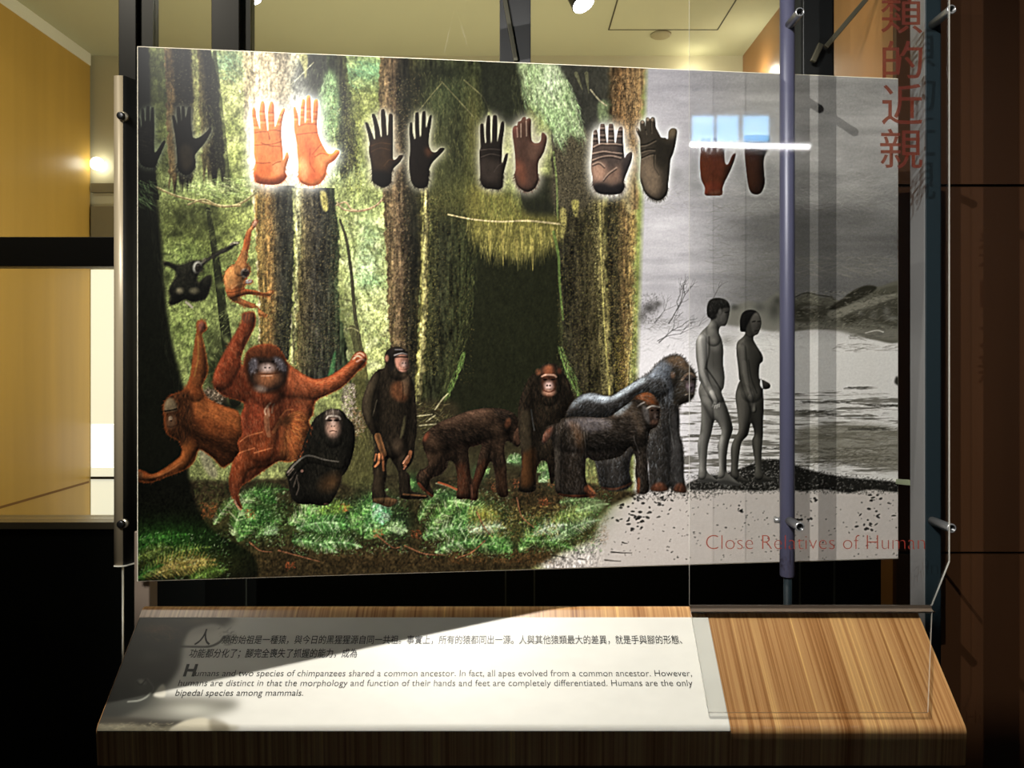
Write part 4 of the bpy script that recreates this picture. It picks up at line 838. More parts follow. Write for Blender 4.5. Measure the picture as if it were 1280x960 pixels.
    for x, y in ((590, 105), (632, 110), (540, 130), (490, 200)): disc(cv, *cp(730, 135, s, [x, y])[0], 1.8, 2.2, (110, 98, 84), .7, 0, c)
    disc(cv, *cp(730, 135, s, [818, 235])[0], 4.5, 6, (92, 80, 62), .7, .3, c, .6)
    # human
    s = 960 / 180; P = lambda *f: cp(850, 90, s, f)
    g11 = P(133,620,135,540,138,450,150,440,165,445,166,522,176,522,176,445,205,445,207,522,215,522,218,450,245,445,248,522,256,522,258,470,285,470,295,520,300,600,320,615,345,560,365,540,373,550,355,610,330,670,300,730,285,770,280,818,225,825,168,820,165,770,140,710)
    c, _ = hand('printed_hand', 'brown human printed hand below the white reflection', g11, (98, 54, 32), (214, 212, 208), .35, 3)
    fill(cv, P(140,600,200,560,280,570,290,700,240,720,160,720), (122, 60, 38), 6, .8, clip=c); fill(cv, P(160,740,290,740,285,830,165,830), (146, 66, 44), 3, .8, clip=c)
    fill(cv, P(200,800,290,790,285,830,200,830), (206, 160, 120), 2, .4, clip=c); fill(cv, P(310,620,375,540,350,640,300,720), (58, 32, 22), 3, .7, clip=c)
    g12 = P(430,490,425,440,450,420,560,420,600,430,595,500,575,540,560,580,560,660,565,740,545,800,510,818,470,800,450,730,440,640,432,560)
    c, _ = hand('printed_foot', 'brown human printed foot below the white reflection', g12, (66, 40, 28), (196, 194, 188), .3, 3)
    fill(cv, P(440,540,510,560,500,760,460,760), (84, 50, 34), 5, .8, clip=c); fill(cv, P(540,540,600,520,570,760,540,800), (34, 22, 17), 4, .8, clip=c)
    # ---- gibbons
    P = lambda *f: cp(190, 270, 6, f)
    gb = P(85,345,130,345,180,365,230,360,280,340,340,330,375,345,400,325,450,290,530,245,590,215,630,195,648,200,615,230,560,265,480,300,420,340,385,370,378,400,352,430,335,470,350,500,380,470,430,440,447,480,430,560,400,620,340,640,290,640,250,625,200,650,150,668,125,650,140,610,125,560,150,500,180,450,170,410,130,380,90,370)
    c, _ = figure('printed_gibbon', 'black gibbon with a white face ring swinging between trunks', gb, (17, 17, 13), soft=1.5)
    fur(gb, 700, 1.3, 4, [(34, 32, 26), (10, 10, 8)], .5, .8, c, seed=141)
    fill(cv, P(400,330,450,300,540,250,560,262,470,310,400,350), (40, 38, 32), 1.5, .7, clip=c)
    disc(cv, *P(340, 383)[0], 5.4, 7.2, (128, 126, 116), .9, .3); disc(cv, *P(345, 388)[0], 3.7, 5.9, (28, 24, 20), .95, .25); line(cv, P(338,372,352,372), 1, (120, 116, 108), .6, False)
    disc(cv, *P(388, 335)[0], 2.2, 4, (110, 106, 92), .6, .6)
    for x, y, rx, ry in ((208, 562, 4.4, 3.6), (318, 562, 5.4, 3.6)): disc(cv, *P(x, y)[0], rx, ry, (112, 104, 80), .75, 0, None, .6)
    line(cv, P(255,645,280,665,300,685), 3, (150, 142, 122), .85); line(cv, P(590,212,625,198,645,204), 2.6, (140, 134, 112), .85)
    g = P(540,480,550,420,590,375,622,358,650,300,675,250,690,190,708,120,745,75,765,35,790,40,778,80,748,110,737,180,724,250,716,315,706,352,728,375,738,400,735,430,710,470,690,492,740,475,757,490,740,507,700,515,700,545,760,555,840,575,890,558,912,568,880,602,840,602,760,592,700,592,660,612,720,640,780,668,820,710,862,740,830,752,798,740,796,690,740,692,680,672,610,640,570,605,555,565)
    c, _ = figure('printed_gibbon', 'golden brown gibbon hanging by one long arm', g, (142, 88, 42))
    fur(g, 1200, lambda x, y: 1.3 + .4 * np.sin(y * .1), 5, [(178, 120, 64), (110, 62, 28), (150, 92, 44)], .5, .4, c, seed=142)
    fill(cv, P(560,560,620,520,700,545,840,580,840,602,700,592,600,620), (122, 56, 22), 2, .8, clip=c); fill(cv, P(620,640,720,645,790,690,800,740,740,695,660,670), (146, 78, 36), 2, .7, clip=c)
    fill(cv, P(690,190,735,110,740,180,722,250,690,250), (160, 70, 26), 2, .8, clip=c); fill(cv, P(560,500,580,420,640,380,610,480,600,560), (164, 112, 58), 3, .6, clip=c)
    line(cv, P(600,540,650,510,700,500), 2.4, (170, 112, 62), .8, clip=c); line(cv, P(560,575,620,570,690,548), 1.4, (84, 40, 18), .8, clip=c)
    disc(cv, *P(697, 428)[0], 5.2, 5.5, (160, 148, 134), .92); disc(cv, *P(701, 426)[0], 4.3, 4.0, (58, 40, 28), .97); disc(cv, *P(704, 440)[0], 2.3, 2.6, (40, 28, 22), .9); disc(cv, *P(691, 420)[0], 1, .9, (20, 14, 10), .9); disc(cv, *P(709, 420)[0], 1, .9, (20, 14, 10), .9); line(cv, P(688,410,700,414,714,410), 1, (150, 132, 116), .7)
    disc(cv, *P(725, 490)[0], 4.6, 2.8, (186, 180, 172), .9, -.2); disc(cv, *P(770, 55)[0], 3, 4.6, (176, 132, 104), .8, .4)
    # ---- orangutan on the left (behind)
    og2 = [(246, 403), (252, 400), (257, 404), (258, 412), (252, 418), (255, 432), (258, 448), (260, 462), (256, 474), (252, 484), (256, 494), (264, 501), (280, 508), (296, 514), (302, 526), (304, 545), (302, 562), (295, 574), (286, 580), (278, 584), (268, 574), (258, 566), (248, 562), (243, 576), (232, 586), (215, 593), (197, 600), (185, 603), (174, 601), (168, 594), (171, 587), (180, 589), (190, 593), (205, 586), (219, 576), (227, 568), (227, 556), (221, 549), (211, 544), (206, 535), (205, 520), (204, 508), (208, 499), (216, 493), (226, 490), (233, 482), (238, 470), (240, 455), (242, 440), (244, 425), (246, 414)]
    c, _ = figure('printed_orangutan', 'orangutan at the left edge reaching down to the dark trunk', og2, (126, 58, 22), soft=1.4)
    fill(cv, [(206, 498), (226, 490), (238, 492), (242, 520), (240, 552), (226, 560), (212, 545)], (46, 26, 14), 5, .95, clip=c)
    fill(cv, [(240, 520), (262, 545), (300, 548), (302, 575), (270, 584), (244, 566)], (62, 30, 14), 6, .9, clip=c)
    fill(cv, [(242, 500), (258, 500), (296, 518), (300, 534), (262, 524), (246, 520)], (176, 90, 36), 5, .85, clip=c)
    fur(og2, 2600, lambda x, y: np.where(x > 240, .45, 1.5), 8, [(160, 80, 34), (104, 44, 16), (72, 32, 12), (176, 98, 46)], .32, .3, c, seed=143)
    fill(cv, [(227, 555), (240, 552), (246, 566), (236, 582), (210, 594), (182, 601), (178, 596), (205, 586)], (140, 72, 28), 3, .7, clip=c)
    line(cv, [(182, 599), (205, 592), (228, 578)], 2.2, (190, 108, 52), .5, clip=c); disc(cv, 174, 594, 5, 5, (84, 54, 30), .7, 0, c)
    fill(cv, [(206, 503), (212, 497), (219, 502), (221, 512), (214, 514), (206, 514)], (128, 108, 76), 2, .95, clip=c)
    line(cv, [(206, 514), (213, 513), (221, 511)], 1.8, (26, 18, 12), .9, clip=c); disc(cv, 214, 527, 5.5, 8, (132, 90, 58), .85, .1, c, .5); disc(cv, 213, 523, 2.4, 3, (196, 160, 124), .8, 0, c)
    disc(cv, 214, 526, 1.4, 1.2, (50, 30, 20), .9, 0, c); line(cv, [(209, 533), (215, 534), (221, 531)], 1, (60, 34, 20), .8, clip=c)
    disc(cv, 252, 408, 4.4, 6, (120, 70, 58), .8, 0, c, .5); fill(cv, [(244, 418), (254, 418), (257, 450), (250, 480), (240, 476), (243, 440)], (122, 64, 28), 3, .6, clip=c)
    line(cv, [(247, 420), (248, 445), (243, 470)], 2, (150, 104, 40), .5, clip=c)
    # ---- big male orangutan
    og = [(303, 393), (309, 390), (318, 391), (319, 405), (313, 419), (306, 433), (301, 448), (303, 458), (306, 448), (310, 438), (320, 432), (333, 430), (345, 433), (353, 442), (360, 454), (370, 462), (382, 470), (395, 474), (410, 471), (425, 462), (437, 452), (441, 445), (447, 440), (455, 441), (458, 448), (456, 457), (447, 464), (436, 476), (424, 486), (410, 493), (396, 500), (392, 508), (391, 518), (386, 526), (389, 538), (384, 552), (379, 562), (372, 573), (361, 577), (350, 576), (340, 581), (327, 590), (313, 600), (302, 607), (298, 616), (300, 628), (303, 636), (297, 632), (290, 620), (287, 608), (287, 596), (292, 575), (299, 565), (297, 553), (303, 541), (301, 522), (306, 506), (298, 500), (286, 497), (276, 492), (267, 482), (267, 469), (274, 452), (286, 430), (296, 413), (302, 402)]
    c, _ = figure('printed_orangutan', 'large orange male orangutan with wide cheek pads and arms spread', og, (112, 46, 22), soft=1.6)
    fill(cv, [(355, 455), (395, 474), (425, 462), (456, 442), (456, 458), (424, 486), (396, 500), (386, 524), (366, 500)], (158, 74, 36), 4, .8, clip=c)
    fill(cv, [(268, 470), (290, 432), (308, 400), (316, 404), (300, 440), (300, 480), (290, 494)], (116, 42, 18), 4, .8, clip=c)
    fill(cv, [(300, 470), (330, 490), (300, 540), (296, 500)], (96, 34, 14), 6, .8, clip=c)
    fill(cv, [(300, 545), (340, 540), (345, 575), (300, 600), (288, 600)], (112, 46, 18), 5, .8, clip=c)
    fill(cv, [(362, 516), (386, 522), (388, 540), (372, 572), (350, 576), (352, 545)], (170, 86, 36), 4, .85, clip=c)
    fill(cv, [(302, 505), (326, 500), (330, 530), (305, 545)], (142, 52, 26), 4, .7, clip=c)
    def oa(x, y): return np.where(x > 365, .75 + (x - 365) * .004, np.where(x < 300, 1.2, 1.45)) - np.where((x > 390) & (y < 500), 1.1, 0)
    fur(og, 5200, oa, 7, [(158, 80, 44), (124, 52, 26), (84, 34, 15), (58, 24, 12), (176, 108, 68)], .36, .3, c, seed=144)
    fur([(362, 516), (386, 522), (388, 540), (372, 572), (352, 575), (356, 545)], 300, lambda x, y: np.arctan2(y - 525, x - 348) , 10, [(226, 138, 62), (200, 104, 40), (140, 62, 22)], .5, .2, c, seed=145)
    hd = [(306, 455), (310, 440), (322, 433), (336, 431), (350, 436), (358, 452), (360, 468), (354, 484), (342, 492), (330, 492), (318, 488), (310, 476)]
    fill(cv, hd, (64, 30, 14), 2.5, .95, clip=c); fur([(308, 448), (318, 433), (336, 430), (352, 438), (356, 448), (334, 446), (314, 452)], 200, lambda x, y: np.arctan2(y - 470, x - 334), 7, [(110, 54, 26), (60, 28, 14)], .5, .3, c, seed=146)
    fill(cv, [(312, 452), (320, 446), (334, 447), (350, 447), (358, 458), (357, 472), (350, 484), (336, 490), (322, 486), (312, 474)], (38, 26, 20), 2.5, .95, clip=c)
    fill(cv, [(312, 452), (319, 448), (322, 454), (319, 463), (312, 466)], (98, 92, 98), 2.2, .8, clip=c); fill(cv, [(342, 446), (352, 449), (358, 459), (357, 465), (350, 462), (345, 454)], (96, 90, 96), 2.2, .8, clip=c)
    hairs(cv, [(311, 450), (322, 448), (320, 466), (312, 468)], 40, .8, 3, [(176, 172, 180), (70, 64, 68)], .6, .6, c, seed=147); hairs(cv, [(341, 446), (358, 455), (357, 467), (346, 458)], 46, 2.2, 3, [(170, 166, 174), (66, 60, 64)], .6, .6, c, seed=148)
    disc(cv, 335, 473, 14, 9, (158, 92, 52), .9, 0, c, .5); disc(cv, 334, 460, 9, 5.4, (184, 156, 144), .9, 0, c, .5); disc(cv, 331.5, 459.5, 1.3, .9, (40, 26, 22), .9, .3); disc(cv, 337, 459.5, 1.3, .9, (40, 26, 22), .9, -.3)
    line(cv, [(323, 468), (330, 467), (340, 467), (349, 466)], 1.2, (60, 30, 18), .9, clip=c); line(cv, [(327, 470), (340, 469.5)], 1.2, (206, 160, 130), .6, False, c)
    disc(cv, 325, 486, 7, 4, (124, 104, 90), .7, .15, c, .6); disc(cv, 326, 452, 2, 1.2, (20, 14, 10), .9, 0, c); disc(cv, 341, 452, 2, 1.2, (20, 14, 10), .9, 0, c)
    # its hands and the held foot
    for p, w, cc in (([(336, 520), (335, 508), (338, 504)], 3, (160, 110, 80)), ([(334, 522), (331, 514), (334, 508)], 2.6, (188, 140, 106)), ([(340, 516), (341, 508), (343, 505)], 2.4, (130, 84, 58)), ([(333, 522), (334, 534), (336, 544)], 7, (140, 84, 52)), ([(342, 540), (349, 528), (351, 522)], 5, (150, 80, 40))):
        line(cv, p, (w, w * .8), cc, .85, clip=c)
    disc(cv, 358, 526, 9, 5.5, (86, 46, 22), .9, -.5, c, .4); line(cv, [(350, 522), (358, 513), (366, 512)], 2, (176, 92, 46), .7, clip=c); line(cv, [(350, 534), (352, 550), (354, 560)], 5, (176, 84, 38), .6, clip=c)
    for p in ([(441, 449), (447, 445), (452, 447)], [(444, 444), (450, 441), (456, 445)], [(446, 452), (452, 449), (457, 451)]): line(cv, p, 2.2, (206, 142, 112), .8, clip=c)
    for p in ([(306, 394), (305, 400)], [(310, 392), (309, 400)], [(314, 392), (313, 400)]): line(cv, p, 2, (58, 34, 22), .9, False, c)
    fill(cv, [(304, 392), (318, 391), (318, 402), (304, 404)], (70, 40, 26), 1.5, .6, clip=c); line(cv, [(293, 625), (298, 634), (301, 637)], 2, (190, 140, 110), .8)
    for p in ([(318, 560), (300, 566), (293, 572)], [(340, 560), (318, 566)], [(328, 540), (310, 545), (300, 552)]): line(cv, p, 1.6, (190, 104, 56), .6, clip=c)
    # ---- seated bonobo
    P = lambda *f: cp(270, 510, 1280 / 180, f)
    bo = P(850,140,880,90,930,50,1000,12,1080,8,1140,40,1170,90,1220,140,1238,240,1228,360,1200,470,1160,560,1120,610,1100,690,1060,780,1012,850,940,868,850,855,760,855,690,825,655,740,640,640,620,590,650,530,700,470,750,400,780,310,820,200)
    c, _ = figure('printed_bonobo', 'black bonobo sitting with one forearm resting on a knee', bo, (15, 14, 11), soft=1)
    fur(bo, 2600, lambda x, y: 1.5 + (x - 410) * .006, 7, [(30, 28, 23), (8, 8, 6), (22, 20, 16)], .5, .3, c, seed=149)
    line(cv, P(640,570,700,500,790,430,860,428,960,458,1090,478), (2.6, 1.6), (64, 60, 54), .7, clip=c)
    for p in (P(640,600,690,540), P(660,640,710,570), P(690,700,720,600), P(715,770,735,700,720,620), P(630,580,670,540)): line(cv, p, 1.5, (70, 62, 54), .7, clip=c)
    disc(cv, *P(1020, 660)[0], 13, 9, (58, 40, 24), .75, -.5, c, .7); disc(cv, *P(765, 560)[0], 1.8, 1.8, (150, 110, 96), .7, 0, c)
    disc(cv, *P(1042, 150)[0], 10, 15, (58, 46, 40), .9, 0, c, .5); disc(cv, *P(1040, 185)[0], 7.2, 8.4, (138, 108, 92), .9, 0, c, .6)
    line(cv, P(980,95,1000,72,1045,70,1090,78,1105,98), 2, (104, 96, 88), .8, clip=c); disc(cv, *P(1042, 130)[0], 3.2, 4.6, (120, 102, 92), .7, 0, c, .6)
    disc(cv, *P(1010, 110)[0], 3.4, 1.6, (16, 12, 10), .95); disc(cv, *P(1072, 110)[0], 3.4, 1.6, (16, 12, 10), .95)
    disc(cv, *P(1028, 162)[0], .9, .9, (16, 12, 10), .9); disc(cv, *P(1050, 162)[0], .9, .9, (16, 12, 10), .9); line(cv, P(1010,208,1040,202,1070,208), 1.1, (50, 34, 28), .9)
    line(cv, P(1036,10,1042,60), 1.6, (90, 82, 74), .6); fur(P(980,12,1090,10,1100,60,985,60), 60, 1.57, 5, [(66, 60, 54), (34, 30, 26)], .5, .3, c, seed=150)
    line(cv, P(960,855,985,850,1000,860), 1.5, (140, 100, 80), .7, clip=c)
    # ---- standing chimpanzee
    sc = [(481, 446), (483, 439), (490, 434), (498, 433), (506, 437), (510, 444), (511, 453), (512, 459), (509, 464), (512, 469), (516, 478), (519, 492), (520, 508), (521, 522), (521, 540), (519, 552), (518, 562), (517, 572), (513, 581), (507, 588), (512, 594), (513, 606), (514, 613), (522, 616), (534, 619), (533, 623), (515, 624), (502, 623), (499, 614), (499, 600), (497, 588), (491, 578), (487, 572), (483, 580), (483, 595), (481, 606), (482, 616), (488, 622), (497, 625), (493, 630), (485, 634), (474, 630), (466, 627), (465, 612), (467, 598), (466, 588), (467, 578), (468, 568), (469, 556), (466, 545), (460, 534), (455, 523), (452, 510), (454, 496), (459, 482), (465, 470), (473, 462), (481, 459)]
    c, _ = figure('printed_chimpanzee', 'dark chimpanzee standing upright with arms hanging', sc, (24, 20, 15), soft=1)
    fur(sc, 3000, lambda x, y: 1.55, 7, [(44, 37, 28), (14, 12, 10), (34, 28, 21)], .5, .25, c, seed=151)
    fill(cv, [(458, 488), (468, 470), (474, 472), (468, 500), (462, 530), (455, 515)], (50, 43, 32), 3, .7, clip=c)
    fill(cv, [(467, 490), (476, 492), (472, 560), (468, 540), (464, 520)], (14, 12, 9), 2, .5, clip=c)
    fill(cv, [(489, 482), (498, 476), (510, 480), (511, 496), (505, 502), (496, 500), (489, 494)], (104, 62, 38), 3.5, .65, clip=c); fill(cv, [(502, 470), (508, 466), (512, 476), (509, 494), (504, 490)], (110, 88, 66), 2.5, .6, clip=c)
    line(cv, [(503, 478), (504, 490), (503, 500)], 1.4, (40, 26, 18), .7, clip=c)
    fill(cv, [(484, 450), (484, 440), (492, 434), (502, 434), (509, 440), (508, 446), (494, 450), (492, 462), (486, 462)], (19, 17, 15), 1, .95, clip=c)
    fill(cv, [(494, 447), (502, 443), (510, 445), (511, 453), (512, 459), (509, 464), (503, 465), (497, 461), (494, 454)], (158, 112, 94), 1, .95, clip=c); disc(cv, 505.5, 455, 3.8, 3.4, (196, 162, 150), .8, 0, c, .6)
    line(cv, [(494, 446.5), (502, 446), (510, 446.5)], 2, (34, 26, 22), .95, clip=c); line(cv, [(493, 444), (502, 441.5), (509, 443)], 1.6, (120, 112, 108), .8, clip=c); disc(cv, 503.4, 454, .9, 1, (26, 18, 16), .9); disc(cv, 507, 454, .9, 1, (26, 18, 16), .9)
    line(cv, [(498, 461), (504, 462.5), (511, 460)], .9, (76, 46, 38), .8, clip=c); disc(cv, 483.5, 448, 2.4, 4, (140, 98, 76), .85, 0, None, .4); line(cv, [(494, 437), (503, 437)], 1.2, (84, 80, 80), .5, False, c)
    for p, w, cc in (([(472, 545), (477, 560), (480, 568)], 8, (124, 84, 52)), ([(478, 568), (479, 578), (479.5, 588)], 3.2, (140, 86, 54)), ([(474, 568), (473, 578), (469, 583)], 3.2, (150, 96, 62)), ([(470, 568), (468, 576)], 2.4, (128, 80, 50)),
                     ([(513, 565), (511, 574), (506, 582)], 4.4, (148, 92, 60)), ([(510, 570), (506, 576), (504, 579)], 2.4, (196, 138, 106)), ([(507, 583), (505, 586)], 2.2, (170, 112, 84))):
        line(cv, p, (w, w * .85), cc, .85, clip=c)
    fill(cv, [(494, 548), (503, 550), (504, 575), (496, 570), (491, 560)], (62, 50, 38), 3, .6, clip=c); fill(cv, [(466, 624), (484, 622), (497, 625), (490, 633), (474, 631)], (112, 82, 52), 1.5, .8, clip=c)
    for x in (480, 484, 488, 492): line(cv, [(x, 625), (x - 1, 631)], 1, (50, 34, 22), .7, False, c)
    line(cv, [(504, 618), (518, 619), (532, 620)], 2, (104, 72, 46), .8, clip=c); fill(cv, [(468, 590), (481, 590), (480, 618), (468, 620)], (40, 33, 24), 3, .6, clip=c)
    line(cv, [(471, 500), (468, 512), (466, 520)], 1, (96, 88, 70), .5, clip=c)
    fill(cv, [(505, 522), (507, 522), (505, 540), (500, 548)], (88, 82, 56), 1.2, .8)
    # ---- walking chimpanzee
    P = lambda *f: cp(510, 490, 6, f)
    wc = P(110,350,150,290,240,225,330,190,430,150,540,125,640,120,720,130,790,160,830,210,842,262,862,322,850,380,820,412,775,380,735,372,722,440,738,560,742,680,752,770,700,790,662,740,656,640,634,540,612,528,572,620,532,720,522,800,490,812,440,802,375,800,365,760,370,650,356,560,330,520,302,520,290,572,240,622,172,652,165,700,195,760,180,788,140,762,80,702,62,640,90,590,150,550,140,480,115,420)
    cutw = P(455,425,500,408,552,395,534,470,505,590,482,660,462,560)
    c, _ = figure('printed_chimpanzee', 'brown chimpanzee walking on its knuckles', wc, (38, 27, 19), soft=1, cut=[cutw])
    fill(cv, P(250,225,430,155,560,130,640,150,600,240,450,230,300,260), (80, 56, 40), 5, .8, clip=c); fill(cv, P(430,160,560,130,600,160,500,190), (120, 84, 62), 4, .6, clip=c)
    fill(cv, P(130,420,170,340,250,400,260,480,200,560,150,500), (84, 58, 38), 5, .75, clip=c); fill(cv, P(620,260,720,280,720,420,640,480), (70, 50, 34), 5, .7, clip=c)
    fill(cv, P(360,560,450,560,450,800,370,800), (88, 42, 22), 5, .75, clip=c); fill(cv, P(480,680,560,520,600,530,530,720,520,810,470,810), (104, 48, 24), 4, .75, clip=c); fill(cv, P(660,600,735,560,745,780,690,790), (62, 36, 20), 4, .7, clip=c)
    fill(cv, P(300,400,560,360,620,300,560,395,420,412), (84, 48, 34), 4, .5, clip=c); fill(cv, P(260,300,560,290,600,340,440,380,300,380), (22, 17, 13), 5, .7, clip=c)
    fill(cv, P(640,130,740,140,800,170,780,230,700,220), (22, 19, 16), 4, .8, clip=c)
    fur(wc, 3200, lambda x, y: np.where(y < 565, .55, 1.5), 7, [(84, 60, 42), (26, 19, 14), (60, 42, 28), (120, 88, 64)], .36, .35, c, seed=152)
    fill(cv, P(110,350,140,300,160,320,130,370), (140, 66, 40), 2, .7, clip=c)
    disc(cv, *P(748, 235)[0], 3.6, 6, (150, 84, 50), .85, .3, c, .4); fill(cv, P(800,300,830,255,846,290,862,330,850,380,815,400,790,350), (138, 92, 64), 1.5, .85, clip=c); line(cv, P(800,290,820,260,842,258), 2, (40, 26, 18), .9, clip=c); line(cv, P(800,370,820,410,850,400), 1.4, (60, 36, 26), .8, clip=c)
    line(cv, P(80,690,130,745,180,785), 4, (150, 72, 40), .8, clip=c); line(cv, P(470,700,478,760,480,805), 3, (176, 104, 74), .6, clip=c); line(cv, P(120,590,170,650), 2, (100, 64, 40), .5, clip=c)
    line(cv, [(548, 603), (560, 607), (571, 612)], 2.4, (150, 76, 46), .8)
    # ---- facing chimpanzee
    P = lambda *f: cp(630, 440, 8, f)
    fc = [(672, 466), (676, 459), (683, 455), (690, 454), (697, 457), (702, 463), (709, 473), (714, 486), (718, 496), (719, 506), (712, 516), (703, 526), (698, 545), (696, 570), (694, 598), (688, 604), (684, 580), (676, 576), (670, 590), (670, 604), (669, 613), (660, 616), (649, 613), (650, 600), (652, 585), (652, 570), (650, 552), (648, 535), (647, 518), (649, 504), (653, 490), (659, 477), (666, 468)]
    c, _ = figure('printed_chimpanzee', 'dark chimpanzee facing forward in front of the cave', fc, (24, 20, 15), soft=1)
    fur(fc, 2400, 1.5, 7, [(44, 38, 29), (14, 12, 10), (60, 46, 34)], .45, .3, c, seed=153)
    fill(cv, [(652, 570), (668, 560), (669, 600), (652, 608)], (64, 40, 22), 4, .8, clip=c); fill(cv, [(650, 520), (664, 516), (664, 560), (652, 560)], (52, 45, 33), 4, .7, clip=c)
    line(cv, [(664, 512), (666, 528), (668, 538)], 1.5, (92, 92, 88), .7, clip=c)
    fill(cv, P(370,240,380,160,440,135,500,150,525,240,520,330,500,430,450,450,400,430,375,330), (62, 38, 27), 2, .95, clip=c); fill(cv, P(420,150,470,140,490,220,410,220), (120, 70, 46), 2.5, .8, clip=c)
    line(cv, P(380,245,410,230,450,228,500,232,522,250), 2.2, (176, 136, 114), .85, clip=c); disc(cv, *P(447, 335)[0], 5.4, 5.4, (190, 158, 148), .9, 0, c, .5)
    disc(cv, *P(432, 335)[0], 1.4, 1.1, (24, 16, 14), .95); disc(cv, *P(460, 335)[0], 1.4, 1.1, (24, 16, 14), .95); disc(cv, *P(450, 405)[0], 7.4, 3.6, (150, 112, 92), .85, 0, c, .5); line(cv, P(395,385,450,400,500,385), 1.3, (70, 36, 28), .9, clip=c)
    disc(cv, *P(410, 275)[0], 2.6, 1.4, (22, 15, 12), .9); disc(cv, *P(490, 275)[0], 2.6, 1.4, (22, 15, 12), .9); disc(cv, *P(340, 200)[0], 3, 3.6, (110, 66, 44), .8, 0, None, .5); disc(cv, *P(555, 190)[0], 2.6, 3.6, (92, 52, 36), .8, 0, None, .5)
    # ---- silverback
    P = lambda *f: cp(690, 430, 1280 / 190, f); P5 = lambda *f: cp(740, 480, 6.4, f)
    sb = np.vstack([P(115,645,125,570,160,500,210,450,280,415,360,410,430,430,500,435,560,400,640,350,720,300,790,260,830,230,870,180,930,130,990,95,1060,90,1110,120,1150,170,1190,220,1212,270,1212,330,1200,400,1195,440,1160,480,1110,500,1068,525),
                    P5(695,200,700,300,700,400,722,470,735,600,736,750,756,862,690,866,640,850,628,820,600,852,540,862,470,850,455,800,440,600,330,560,300,700,320,800,250,850,120,850,60,800,20,620), [(735, 560), (715, 540)]])
    c, _ = figure('printed_gorilla', 'large silverback gorilla with a pale grey back', sb, (30, 28, 26), soft=1.2)
    fill(cv, P(150,540,210,455,300,418,420,435,520,430,640,355,760,290,800,300,700,370,560,450,440,490,300,470,200,520), (124, 132, 138), 5, .9, clip=c)
    fill(cv, P(300,425,420,440,480,460,400,500,300,460), (150, 158, 166), 4, .5, clip=c); fill(cv, P(520,430,640,360,760,290,780,310,640,400,540,460), (140, 148, 152), 3, .6, clip=c)
    fill(cv, P(160,600,260,500,420,520,560,510,700,420,760,400,700,520,500,620,300,640), (26, 25, 24), 6, .85, clip=c)
    fill(cv, P(830,240,900,160,990,140,1010,200,990,290,900,300,800,300), (92, 98, 106), 5, .8, clip=c); fill(cv, P(950,130,1050,95,1110,125,1170,220,1150,240,1040,200,980,160), (70, 56, 42), 4, .9, clip=c)
    fill(cv, P(1000,260,1040,200,1140,230,1200,260,1205,400,1160,470,1060,520,1010,480), (42, 37, 30), 4, .95, clip=c); fill(cv, P(1110,270,1150,250,1205,260,1212,330,1200,380,1150,390,1120,330), (54, 46, 42), 2.5, .9, clip=c)
    line(cv, P(1095,300,1130,258,1170,250,1208,270), 3, (92, 76, 62), .85, clip=c); disc(cv, *P(1135, 298)[0], 2.6, 1.5, (18, 14, 12), .95); disc(cv, *P(1190, 298)[0], 2, 1.4, (18, 14, 12), .95)
    fill(cv, P(1130,340,1180,330,1205,350,1200,400,1150,400), (128, 108, 120), 2, .65, clip=c); disc(cv, *P(1172, 372)[0], 1.6, 2, (30, 24, 24), .8, 0, c); line(cv, P(1120,430,1150,420,1195,420), 1.3, (110, 98, 84), .8, clip=c); disc(cv, *P(1018, 262)[0], 3, 4, (96, 74, 58), .85, 0, c, .4)
    fill(cv, P(980,300,1010,320,1020,420,990,500), (84, 92, 104), 3, .6, clip=c)
    fur(sb, 4200, lambda x, y: np.where(y < 520, 2.6, 1.55), 6, [(64, 62, 58), (20, 19, 18), (44, 42, 40), (110, 114, 118)], .32, .5, c, seed=154)
    fur(P(760,380,840,300,1000,300,1000,500,800,440), 200, lambda x, y: np.where(x < 825, 2.5, 1.6), 9, [(120, 126, 132), (60, 60, 58)], .4, .4, c, seed=155)
    line(cv, P5(625,200,620,300,640,430,655,520), 1.4, (78, 78, 76), .6, clip=c); line(cv, P5(612,400,615,600,600,800), 2, (50, 48, 46), .5, clip=c)
    fill(cv, P5(630,300,700,220,700,420,735,600,730,800,660,800,640,600), (48, 47, 46), 4, .6, clip=c)
    for q in (P5(470,840,500,800,560,790,600,830,600,860,480,860), P5(650,850,680,800,730,800,760,860,690,870)): fill(cv, q, (104, 58, 38), 2.5, .7, clip=c)
    line(cv, P5(60,830,180,840,280,810,320,790), 3, (96, 58, 40), .6, clip=c)
    # ---- smaller gorilla in front
    sg = [(677, 551), (680, 540), (685, 533), (692, 530), (699, 528), (703, 523), (717, 521), (734, 521), (750, 522), (763, 520), (776, 511), (787, 503), (793, 496), (802, 491), (811, 490), (820, 497), (825, 509), (825, 517), (824, 526), (820, 534), (813, 538), (810, 550), (809, 567), (810, 590), (811, 614), (798, 617), (796, 605), (794, 590), (795, 577), (791, 562), (787, 559), (776, 570), (757, 575), (742, 576), (733, 573), (732, 596), (737, 612), (745, 619), (730, 622), (707, 621), (695, 615), (693, 597), (693, 572), (691, 556), (688, 548), (683, 553), (678, 556)]
    c, _ = figure('printed_gorilla', 'smaller brown gorilla with a rusty crown walking in front of the silverback', sg, (33, 28, 23), soft=1)
    fill(cv, [(706, 526), (735, 522), (758, 524), (764, 535), (740, 540), (716, 536)], (100, 94, 96), 4, .75, clip=c); fill(cv, [(710, 528), (722, 530), (730, 545), (731, 566), (722, 560), (716, 540)], (104, 74, 50), 3, .6, clip=c)
